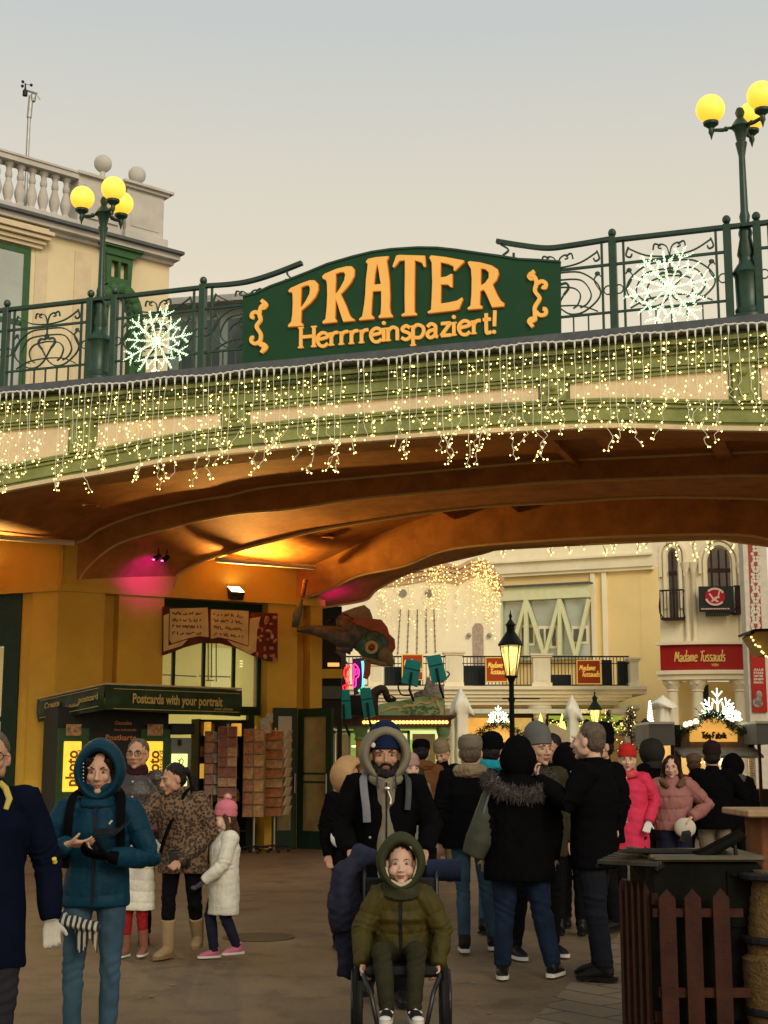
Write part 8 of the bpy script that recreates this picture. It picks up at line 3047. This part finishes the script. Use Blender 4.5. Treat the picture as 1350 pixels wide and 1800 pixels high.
# toe caps
wc = thing('wheelchair', 'black wheelchair carrying the boy in olive, pushed by the bearded man', 'wheelchair', (BX, BY, 0))
M_TYRE = mat('black_rubber', (.010, .010, .010), rough=.7, var=.15)
M_FRAME = mat('dark_metal_frame', (.03, .03, .033), rough=.35, metal=.6, var=.1)
for s in (-1, 1):
 xw = BX + s * .245
 m = MB()
 r = .21
 m.tube([(xw + s * .02 * 0, BY + .14 + r * math.cos(t), .23 + r * math.sin(t)) for t in np.linspace(0, 2 * math.pi, 33)[:-1]], .022, 8, closed=True)
 w = m.build('wheel', M_TYRE, wc, smooth='all')
 m = MB()
 m.tube([(xw + s * .03, BY + .14 + (r - .03) * math.cos(t), .23 + (r - .03) * math.sin(t)) for t in np.linspace(0, 2 * math.pi, 29)[:-1]], .009, 6, closed=True)
 for k_ in range(10):
  t_ = k_ * .628
  m.tube([(xw, BY + .14, .23), (xw, BY + .14 + .19 * math.cos(t_), .23 + .19 * math.sin(t_))], .004, 4)
 m.lathe([(.03, -.03), (.03, .03)], (xw, BY + .14, .23), 8)
 m.build('rim', M_FRAME, w)
 m = MB()
 rc = .085
 m.tube([(xw - s * .02, BY - .38 + rc * math.cos(t), .09 + rc * math.sin(t)) for t in np.linspace(0, 2 * math.pi, 17)[:-1]], .02, 7, closed=True)
 m.tube([(xw - s * .02 - .02, BY - .38, .09), (xw - s * .02 + .02, BY - .38, .09)], .03, 8)
 m.tube([(xw - s * .02, BY - .38, .18), (xw - s * .02, BY - .34, .42)], .014, 6)
 m.build('castor', M_TYRE, wc, smooth='all')
 m = MB()
 m.tube([(BX + s * .215, BY + .28, .98), (BX + s * .21, BY + .22, .90), (BX + s * .21, BY + .2, .45), (BX + s * .205, BY - .28, .43), (BX + s * .17, BY - .34, .36), (BX + s * .13, BY - .42, .2)], .013, 8)
 m.tube([(BX + s * .215, BY + .28, .98), (BX + s * .225, BY + .40, .99)], .02, 8)
 m.build('side_frame', M_FRAME, wc, smooth='all')
 m = MB()
 m.bbox(BX + s * .09 - .075, BX + s * .09 + .075, BY - .54, BY - .34, .17, .195, .008)
 m.build('footplate', M_BLACK, wc)
m = MB()
m.bbox(BX - .2, BX + .2, BY - .24, BY + .2, .42, .48, .02)
m.build('seat', M_BLACK, wc)
m = MB()
m.bbox(BX - .2, BX + .2, BY + .195, BY + .225, .45, .92, .01)
m.build('backrest', M_BLACK, wc)
# coat hung over the handle at the left, rolled bag at the right
t = thing('hung_jacket', 'dark blue jacket draped over the left handle of the wheelchair', 'jacket', (BX - .28, BY + .34, .3))
m = MB()
m.tube([(BX - .10, BY + .36, 1.00), (BX - .22, BY + .36, 1.03), (BX - .32, BY + .34, .93), (BX - .36, BY + .34, .78), (BX - .34, BY + .34, .60)], [(.06, .05), (.10, .07), (.12, .08), (.12, .08), (.08, .06)], 12)
m.tube([(BX - .30, BY + .36, .95), (BX - .30, BY + .36, .6), (BX - .33, BY + .36, .34)], [(.07, .05), (.09, .05), (.05, .04)], 10)
me_ = remeshed(m, .011, 3, lambda P: .010 * noise3(P, 9, 24, stretch=(1.5, 1.5, .5)) + .004 * noise3(P, 10, 60))
link_mesh('draped_cloth', me_, fabric('blue_black_fleece', (.018, .02, .038)), t)
t = thing('rolled_bag', 'rolled navy bag strapped at the right handle of the wheelchair', 'bag', (BX + .3, BY + .3, .85))
m = MB()
m.tube([(BX + .16, BY + .32, .955), (BX + .35, BY + .30, .955), (BX + .355, BY + .30, .955)], [.062, .066, .075], 14)
m.build('roll', fabric('navy_nylon_roll', (.012, .018, .045)), t, smooth=True)
# ---- the crowd further back
def crowd(x, Y, h, yaw, label, **kw):
 kw.setdefault('near', 1)
 return person(x, Y, h, yaw, label, **kw)
BEIGEF = fabric('beige_fluffy_cloth', (.50, .30, .14), bscale=140, bump=.8)
def ex_whitebag(part, pf, J, HP, root):
 m = MB(pf)
 m.ell((-.20, -.16, 1.06), (.09, .05, .10), 12, 8)
 part(m, 'white_bag', mat('white_leather', (.6, .6, .6), rough=.5, var=.05))
crowd(614, 12.6, 1.57, 30, 'woman in a fluffy beige hood partly hidden behind the bearded man', skin=SKIN2, coat=BLKF, bulk=1.05, hood='big', hoodmat=BEIGEF, hyaw=25, hpitch=10, extras=ex_whitebag, seed=10)
def ex_collar(mt, r=.055, z=1.47):
 def f(part, pf, J, HP, root):
  m = MB(pf)
  m.tube([(-.10, -.02, z), (-.10, .07, z), (0, .12, z), (.10, .07, z), (.10, -.02, z)], [r * .7, r, r * 1.1, r, r * .7], 10)
  part(m, 'collar', mt, .01, 2, lambda P: .005 * noise3(P, 8, 60))
 return f
crowd(828, 12.4, 1.79, 176, 'man seen from behind in a grey-beige cap, black jacket and light jeans', skin=SKIN3, coat=BLKF, hem=.84, bulk=1.22, trousers=JEAN, legw=.85, hat='cap', hatmat=fabric('beige_grey_cap', (.15, .125, .09)), hair=HAIRG, extras=ex_collar(fabric('beige_collar_cloth', (.2, .15, .09))),
      pose=dict(ka=(-.12, -.06, .5), aa=(-.17, -.12, .09), kb=(.07, .02, .5), ab=(.06, .12, .1)), seed=11, sole=SOLEW)
crowd(868, 13.6, 1.80, 150, 'person in a black hat and turquoise scarf between the grey-beige cap and the fur hood', coat=BLKF, bulk=1.1, hat='beanie', hatmat=BLKF, extras=ex_collar(fabric('turquoise_scarf_cloth', (.01, .22, .30)), .05, 1.5), seed=12, trousers=JEAN, legw=.85)
FUR = mat('grey_brown_fur', (.16, .13, .12), rough=.9, var=.5, vscale=25, bump=1, bscale=120, col2=(.05, .04, .038))
def ex_fur(part, pf, J, HP, root):
 r_ = random.Random(4)
 m = MB(pf)
 q = catmull([(-.22, -.04, 1.50), (-.22, .10, 1.44), (-.12, .19, 1.38), (.02, .21, 1.37), (.14, .19, 1.40), (.22, .10, 1.46), (.22, -.02, 1.50)], 6)
 m.tube(q, .042, 10)
 for i in range(2400):
  c = np.array(q[r_.randrange(len(q))]) + [r_.uniform(-.02, .02), r_.uniform(-.01, .01), r_.uniform(-.02, .02)]
  v = unit((r_.gauss(0, 1), r_.gauss(.5, .8), r_.gauss(0, 1)))
  m.tube([c + v * .03, c + v * r_.uniform(.06, .085) + [0, 0, -.012]], [.004, .001], 3, caps=False)
 part(m, 'fur_trim', FUR)
 m = MB(pf)
 m.tube([(0, .10, 1.47), (0, .16, 1.36), (0, .17, 1.26)], [(.16, .07), (.15, .05), (.07, .03)], 12)
 part(m, 'hood_down', BLKF, .012, 3)
 m = MB(pf)
 m.tube([(.22, .05, 1.40), (.27, .07, 1.2), (.31, .05, 1.02), (.36, .04, .90)], [(.05, .05), (.08, .07), (.11, .09), (.09, .07)], 12)
 part(m, 'shoulder_bag', mat('grey_green_bag', (.045, .05, .035), rough=.5, var=.3), .012, 3)
 strap_on(part, pf, [(.16, .10, 1.50), (.22, .13, 1.4), (.29, .12, 1.2)], .012, mat('grey_strap', (.16, .16, .18)), 'bag_strap')
crowd(912, 11.0, 1.72, 180, 'broad person seen from behind in a black parka with grey fur hood trim', coat=BLKF, hem=.72, bulk=1.42, arm=1.0, trousers=JEAND, legw=1.12, hat='beanie', hatmat=BLKF, hair=HAIRK, hood='up', hoodmat=BLKF, extras=ex_fur, seed=13, sole=SOLEW,
      pose=dict(ka=(-.16, .0, .5), aa=(-.24, .02, .09), kb=(.12, .0, .5), ab=(.14, .0, .09), hipa=(-.11, 0, .92), hipb=(.11, 0, .92)), footdir=((-.5, -1), (.1, 1)))
OLV = fabric('olive_jacket_cloth', (.03, .026, .012))
crowd(950, 12.1, 1.82, 24, 'man in a grey beanie and olive jacket staring towards the viewer over the crowd', skin=SKIN, coat=OLV, bulk=1.2, hat='tall', hatmat=fabric('grey_knit', (.11, .11, .105), bscale=120), hair=HAIRG, hyaw=6, seed=14, sole=SOLEW,
      pose=dict(aa=(-.25, 0, .09), ka=(-.2, 0, .5)), beard=None, near=2)
crowd(972, 14.3, 1.84, -10, 'dark haired man looking down behind the grey beanie', skin=SKIN2, coat=BLKF, bulk=1.12, hair=HAIRK, hyaw=-18, hpitch=24, seed=15)
crowd(1000, 13.6, 1.72, 170, 'person in a black hood between the dark haired man and the short haired man', coat=BLKF, bulk=1.12, hood='up', hoodmat=BLKF, seed=16)
def ex_cig(part, pf, J, HP, root):
 m = MB(pf)
 m.tube([HP(-.031, -.103, .004), HP(-.05, -.08, .006), HP(-.08, .0, .006)], .0022, 5)
 part(m, 'glasses', M_GM)
PR15 = crowd(1042, 10.9, 1.86, -118, 'tall man with short grey-brown hair in a black coat raising a cigarette', skin=SKIN3, coat=BLKF, hem=.76, bulk=1.2, trousers=fabric('black_blue_denim', (.008, .010, .016)), legw=1.1, hair=HAIRG, near=2,
      pose=dict(eb=(.27, -.08, 1.20), wb=(.14, -.34, 1.36), ea=(-.26, .05, 1.13), wa=(-.25, -.06, .9), head=(0, -.02, 1.635), ka=(-.09, -.03, .5), aa=(-.1, .0, .09), kb=(.1, .04, .5), ab=(.1, .1, .09)),
      handb=dict(d=(-.1, -.45, .9), pn=(-.3, .6, .4), curl=.7), extras=ex_cig, seed=17, collar=True)
pt = atY(1003, 1357, 11.0)
t = thing('cigarette', 'white cigarette between the raised fingers of the tall man', 'cigarette', tuple(pt))
m = MB()
m.tube([tuple(pt), tuple(pt + [.05, -.02, .035])], .005, 6)
m.build('paper_tube', SOLEW, t)
crowd(1060, 13.9, 1.86, -62, 'man in a black beanie with a dark beard behind the tall man', skin=SKIN, coat=BLKF, bulk=1.15, hat='tall', hatmat=BLKF, hair=HAIRK, beard=HAIRB, seed=18)
# woman in the pink coat
def ex_pink(part, pf, J, HP, root):
 sc = stripes_mat('striped_wool_scarf', (.5, .10, .10), (.55, .48, .38), 3.2, 2, c3=(.05, .25, .14))
 strap_on(part, pf, [(-.06, -.12, 1.50), (-.07, -.20, 1.35), (-.07, -.22, 1.1), (-.08, -.21, .92)], .055, sc, 'scarf', .015)
 m = MB(pf)
 m.tube([(-.09, 0, 1.46), (-.08, -.1, 1.47), (0, -.13, 1.45), (.08, -.1, 1.47), (.09, 0, 1.46)], [.04, .045, .045, .045, .04], 10)
 part(m, 'scarf_loop', mat('pink_red_wool', (.55, .06, .08), rough=.9, var=.3, vscale=20), .01, 2)
 m = MB(pf)
 m.tube([(-.08, .12, 1.44), (.05, .14, 1.42), (.14, .06, 1.44), (.16, -.02, 1.44)], [.03, .04, .04, .03], 8)
 part(m, 'fur_collar', fabric('brown_fur_collar', (.16, .09, .05), bump=1), .012, 2, lambda P: .006 * noise3(P, 3, 200))
crowd(1106, 16.4, 1.72, -8, 'smiling woman in a bright pink coat, red pompom hat and striped scarf', skin=SKIN3, coat=fabric('bright_pink_padded_cloth', (.60, .035, .09), rough=.65), hem=.62, bulk=1.2, quilt=.0, trousers=BLKT, hat='beanie', hatmat=fabric('red_knit', (.45, .02, .015)), pompom=fabric('grey_fluff', (.3, .22, .16)), hair=HAIRB,
      gloves=SOLEW, pose=dict(eb=(.30, .02, 1.16), wb=(.22, -.12, .93), kb=(.14, -.06, .5), ab=(.22, -.1, .09)), extras=ex_pink, seed=19)
crowd(1149, 18.6, 1.83, -140, 'person in a black hooded coat seen from behind between the two pink jackets', coat=BLKF, bulk=1.1, hood='up', hoodmat=fabric('grey_black_hood', (.02, .02, .018)), seed=20, sole=SOLEW)
def ex_bag(part, pf, J, HP, root):
 m = MB(pf)
 m.ell((.12, -.24, .90), (.13, .05, .12), 16, 10)
 part(m, 'handbag', mat('cream_leather', (.5, .45, .38), rough=.5, var=.08))
 m = MB(pf)
 m.tube([(-.10, .06, 1.46), (-.13, -.06, 1.44), (-.06, -.15, 1.38)], [.04, .045, .03], 8)
 m.tube([(.10, .06, 1.46), (.13, -.06, 1.44), (.06, -.15, 1.38)], [.04, .045, .03], 8)
 part(m, 'fur_collar', MATS['brown_fur_collar'], .012, 2, lambda P: .006 * noise3(P, 3, 200))
crowd(1184, 16.6, 1.64, -8, 'long haired woman in a dusty pink puffer jacket with a round cream handbag', skin=SKIN3, coat=fabric('dusty_pink_nylon', (.30, .13, .12), rough=.55), hem=.86, bulk=1.32, quilt=.14, trousers=fabric('navy_skirt_cloth', (.010, .012, .028)), legw=1.35, hair=mat('dark_red_brown_hair', (.03, .01, .01), rough=.5, var=.3), hairstyle='long',
      pose=dict(eb=(.42, .02, 1.15), wb=(.20, -.20, 1.02), ea=(-.32, .02, 1.13), wa=(-.33, -.06, .90)), extras=ex_bag, seed=21, hpitch=8, hyaw=-10)
crowd(1256, 17.0, 1.76, 172, 'dark figure in a black coat and beige trousers facing the Teig-Fabrik stall', coat=BLKF, bulk=1.25, hem=.80, trousers=fabric('beige_trouser_cloth', (.17, .14, .10)), hat='beanie', hatmat=fabric('maroon_black_knit', (.02, .008, .010)), seed=22,
      pose=dict(ea=(-.34, -.05, 1.2), wa=(-.2, -.3, 1.25)))
crowd(1224, 19.0, 1.66, 165, 'person in a red jacket waiting at the Teig-Fabrik stall', near=0, coat=fabric('red_jacket_cloth', (.32, .01, .012)), bulk=1.15, hair=HAIRB, hat='cap', hatmat=fabric('brown_grey_cap', (.12, .08, .06)), seed=23)
crowd(1292, 17.8, 1.64, 185, 'person in black with a furry grey hood at the right of the Teig-Fabrik stall', near=0, coat=BLKF, bulk=1.3, hood='up', hoodmat=BLKF, extras=ex_collar(FUR, .06, 1.46), seed=24)
# farthest people in front of the booth
crowd(741, 17.3, 1.82, 175, 'person in a brown hooded coat and dark cap in front of the ride booth', near=0, coat=fabric('brown_coat_cloth', (.12, .05, .018)), bulk=1.2, hat='cap', hatmat=BLKF, extras=ex_collar(fabric('brown_hood_cloth', (.12, .05, .018)), .06, 1.47), seed=25)
crowd(778, 19.6, 1.82, -12, 'man in black with a beige beanie reading his phone beside the closed parasol', near=1, skin=SKIN, coat=BLKF, bulk=1.15, hem=.85, trousers=fabric('khaki_trouser_cloth', (.10, .075, .035)), hat='beanie', hatmat=fabric('beige_knit', (.2, .16, .10)), hair=HAIRB, hpitch=28, hyaw=-15,
      pose=dict(ea=(-.27, -.02, 1.14), wa=(-.09, -.27, 1.22), eb=(.27, -.02, 1.14), wb=(.04, -.27, 1.20)), handa=dict(d=(.7, -.2, .5), pn=(0, .2, 1)), handb=dict(d=(-.7, -.2, .5), pn=(0, .2, 1)), seed=26)
crowd(722, 15.4, 1.62, 20, 'person in a pale pink hat and red scarf half behind the bearded man', near=0, skin=SKIN3, coat=fabric('pale_grey_coat', (.2, .17, .13)), bulk=1.0, hat='beanie', hatmat=fabric('pale_pink_knit', (.35, .22, .2)), extras=ex_collar(fabric('red_scarf_cloth', (.4, .02, .015)), .05, 1.49), seed=27)
crowd(703, 16.4, 1.80, 190, 'person in a dark grey jacket seen from behind over the shoulder of the bearded man', near=0, coat=fabric('dark_grey_brown_jacket', (.03, .025, .02)), bulk=1.2, hat='cap', hatmat=BLKF, seed=28)
# ================================================================ grill with picket fence, tall table and basket at the right
GY = 7.9
PFc = FY(GY)
def gp_(x, y, Y=GY): return atY(x, y, Y)
pk = thing('picket_screen', 'low brown picket screen around the black waste bin at lower right', 'fence', (gp_(1200, 1700)[0], GY, 0))
M_PICK = mat('brown_picket_wood', (.034, .009, .004), rough=.6, var=.45, vscale=7, bump=.15, bscale=70)
def picket(p0, p1, z0_, z1_, w, fr, a, b, tip=.05):
 m = MB(fr)
 m.prism([(a - w / 2, z0_), (a + w / 2, z0_), (a + w / 2, z1_ - tip), (a, z1_), (a - w / 2, z1_ - tip)], b, b + .022)
 m.build('picket', M_PICK, pk)
for x, yt in ((1177, 1563), (1222, 1562), (1272, 1561)):
 a = PFc.px(x, 1700)[0]
 zt_ = PFc.px(x, yt)[1]
 picket(0, 0, .02, zt_, .088, PFc, a + .0, 0)
a0, a1 = PFc.px(1150, 1600)[0], PFc.px(1308, 1600)[0]
zA = PFc.px(1200, 1598)[1]; zB = PFc.px(1200, 1613)[1]
m = MB(PFc)
m.box(a0, a1, .023, .05, zB, zA)
m.build('rail', M_PICK, pk)
m = MB(PFc)
zA2 = PFc.px(1200, 1738)[1]; zB2 = PFc.px(1200, 1755)[1]
m.box(a0 + .02, a1 + .03, .023, .05, zB2, zA2)
m.build('rail', M_PICK, pk)
# side of the screen, seen nearly edge on
sL = gp_(1086, 1550, 9.0); sR = gp_(1140, 1550, 8.0)
SD = Frame(sL[:2], sR[:2] - sL[:2])
LS_ = math.hypot(*(sR[:2] - sL[:2]))
for i in range(5):
 a = LS_ * (i + .4) / 5
 p = SD.w(a, 0, 0)
 zt_ = atY(1110, 1548, p[1])[2]
 picket(0, 0, .02, zt_, .088 if i else .1, SD, a, 0)
m = MB(SD)
m.box(0, LS_, .023, .05, .82, .88)
m.build('rail', M_PICK, pk)
m = MB(SD)
m.box(0, LS_, .023, .05, .2, .26)
m.build('rail', M_PICK, pk)
# the black bin with its open lid
bn = thing('waste_bin', 'black metal bin with an open tilted lid standing inside the picket screen', 'bin', (gp_(1240, 1700, 8.35)[0], 8.35, 0))
BF_ = FY(8.05)
M_BIN = mat('black_green_metal', (.006, .006, .0045), rough=.75, var=.5, vscale=4, bump=.1, spec=.05)
x0, z1_ = BF_.px(1140, 1515); x1, _ = BF_.px(1325, 1515)
m = MB(BF_)
m.bbox(x0, x1 + .05, 0, .65, .18, z1_, .03)
m.build('body', M_BIN, bn)
m = MB(BF_)
m.bbox(x0 + .02, x1 + .06, -.02, .67, z1_ + .001, z1_ + .035, .012)
m.build('rim', mat('worn_rim_metal', (.09, .08, .05), rough=.4, metal=.4, var=.3), bn)
m = MB(BF_)
m.ell(((x0 + x1) / 2 - .15, .3, z1_ + .04), (.26, .2, .012), 20, 6)
m.build('opening', mat('deep_black', (.004, .004, .004), rough=.8, var=0), bn)
m = MB(BF_)
p0, p1 = BF_.px(1232, 1506), BF_.px(1310, 1465)
m.add([(p0[0], .05, p0[1]), (p0[0], .5, p0[1] - .03), (p1[0], .5, p1[1] - .12), (p1[0], .05, p1[1]), (p0[0] - .01, .05, p0[1] + .03), (p0[0] - .01, .5, p0[1]), (p1[0] - .01, .5, p1[1] - .09), (p1[0] - .01, .05, p1[1] + .03)],
      [(0, 3, 2, 1), (4, 5, 6, 7), (0, 1, 5, 4), (1, 2, 6, 5), (2, 3, 7, 6), (3, 0, 4, 7)])
m.tube([(p1[0], .02, p1[1] - .01), (p0[0], .02, p0[1] - .01)], .022, 8)
m.build('lid', M_BIN, bn)
m = MB(BF_)
h0, h1 = BF_.px(1294, 1485), BF_.px(1298, 1508)
m.tube([(h0[0], .04, h0[1]), (h1[0], .04, h1[1])], .012, 6)
q0, q1, q2 = BF_.px(1236, 1490), BF_.px(1240, 1474), BF_.px(1247, 1470)
m.tube([(q0[0], .5, q0[1]), (q1[0], .5, q1[1]), (q2[0], .5, q2[1])], [.03, .03, .012], 7)
m.build('lid_stay', M_BLACK, bn)
m = MB(BF_)
a0, za = BF_.px(1277, 1530)
m.box(a0, x1 - .02, -.012, -.001, za - .3, za)
m.box(a0 + .02, x1 - .06, -.03, -.012, za - .03, za - .015)
m.build('door_panel', M_BIN, bn)
for x in (1160, 1315):
 m = MB(BF_)
 a = BF_.px(x, 1780)[0]
 m.tube([(a - .02, .1, .08), (a + .02, .1, .08)], .075, 14)
 m.tube([(a, .1, .1), (a, .12, .18)], .02, 6)
 m.build('castor', M_TYRE, bn, smooth=True)
# slatted tray over the corner
tr = thing('slatted_tray', 'flat dark slatted tray lying over the corner of the picket screen', 'tray', tuple(gp_(1110, 1530, 8.6)))
m = MB()
Z = 1.08
pts = [gp_(1050, 1526, 8.45), gp_(1155, 1524, 7.95), gp_(1190, 1511, 8.3), gp_(1110, 1517, 8.9)]
zt_ = float(np.mean([p[2] for p in pts]))
P2 = [np.array([p[0], p[1], zt_ + .02 * i]) for i, p in enumerate(pts)]
for i in range(7):
 f0, f1 = i / 7, (i + .6) / 7
 A = P2[0] + (P2[3] - P2[0]) * f0; B = P2[1] + (P2[2] - P2[1]) * f0
 D = P2[0] + (P2[3] - P2[0]) * f1; E_ = P2[1] + (P2[2] - P2[1]) * f1
 vs = [A, B, E_, D] + [q + [0, 0, .02] for q in (A, B, E_, D)]
 m.add([tuple(q) for q in vs], [(0, 3, 2, 1), (4, 5, 6, 7), (0, 1, 5, 4), (1, 2, 6, 5), (2, 3, 7, 6), (3, 0, 4, 7)])
m.build('slats', mat('dark_worn_slats', (.05, .045, .03), rough=.5, var=.4), tr)
m = MB()
m.tube([tuple(P2[0] + [0, 0, -.012]), tuple(P2[3] + [0, 0, -.012])], .012, 6)
m.tube([tuple(P2[1] + [0, 0, -.012]), tuple(P2[2] + [0, 0, -.012])], .012, 6)
m.tube([tuple((P2[0] + P2[3]) / 2 + [.1, 0, 0]), tuple((P2[1] + P2[2]) / 2 - [.1, 0, 0])], .012, 6)
m.build('tray_frame', M_BLACK, tr)
# tall table at the edge
tp = gp_(1345, 1428, 9.3)
tt = thing('bar_table', 'tall wooden bar table with a pale top cut by the right edge', 'table', (tp[0] + .25, 9.3, 0))
m = MB()
x0 = gp_(1294, 1428, 9.3)[0]
z = gp_(1294, 1428, 9.3)[2]
m.bbox(x0, x0 + .9, 9.0, 9.7, z - .02, z + .022, .008)
m.build('table_top', mat('pale_worn_wood', (.34, .22, .12), rough=.5, var=.3, vscale=6), tt)
m = MB()
x1 = gp_(1328, 1500, 9.3)[0]
m.bbox(x1, x1 + .5, 9.15, 9.55, .02, z - .021, .01)
m.build('table_base', mat('red_brown_plank', (.14, .05, .02), rough=.6, var=.35, vscale=4, bump=.3), tt)
# glass lantern with straw beside the bin
bl = thing('straw_barrel', 'woven straw wrapped barrel standing at the lower right corner', 'barrel', (gp_(1362, 1700, 8.0)[0], 8.0, 0))
m = MB()
bx_ = gp_(1366, 1700, 8.0)[0]
zt_ = gp_(1345, 1530, 8.0)[2]
prof = []
for i in range(40):
 z = zt_ * i / 39
 prof.append((.13 + .05 * math.sin(math.pi * min(1, z / zt_)) + .006 * (i % 2) - (.03 if z > zt_ * .55 else 0), z))
m.lathe(prof, (bx_, 8.0, 0), 22)
m.build('woven_body', mat('straw_weave', (.16, .10, .035), rough=.7, var=.6, vscale=22, bump=1, bscale=60, col2=(.10, .055, .02)), bl, smooth=True)
m = MB()
for z in (.25, .62, zt_ - .05):
 m.lathe([(.175, z), (.185, z + .01), (.185, z + .03), (.175, z + .04)], (bx_, 8.0, 0), 22)
m.build('hoop', M_BLACK, bl)
# manhole cover and small marks on the ground
mc = thing('manhole_cover', 'round dark manhole cover in the asphalt right of the girl in the white coat', 'manhole cover', tuple(atZ(455, 1648, .004)))
m = MB()
p = atZ(455, 1648, 0)
m.lathe([(.0, 0), (.33, 0), (.33, .006), (0, .007)], (p[0], p[1], .001), 28)
m.build('iron_lid', mat('worn_iron_lid', (.045, .035, .025), rough=.6, metal=.3, var=.4, vscale=12, bump=.5, bscale=30), mc)
r_ = random.Random(5)
mk = None
for i in range(46):
 x, y = r_.uniform(60, 1300), r_.uniform(1540, 1795)
 p = atZ(x, y, 0)
 if p[1] < 6.6: continue
 m = MB()
 n = 7
 r = r_.uniform(.008, .022)
 vs = [(p[0] + r * (1 + .3 * r_.random()) * math.cos(6.283 * k_ / n), p[1] + r * math.sin(6.283 * k_ / n), .0065) for k_ in range(n)]
 if i == 0: mk = MB()
 mk = mk or MB()
 mk.add(vs, [tuple(range(n))])
tag(mk.build('litter', mat('pale_gum_spots', (.2, .17, .13), rough=.8, var=.4, vscale=9), fix=False), 'small pale gum spots and crumbs trodden into the ground', 'litter', kind='stuff')
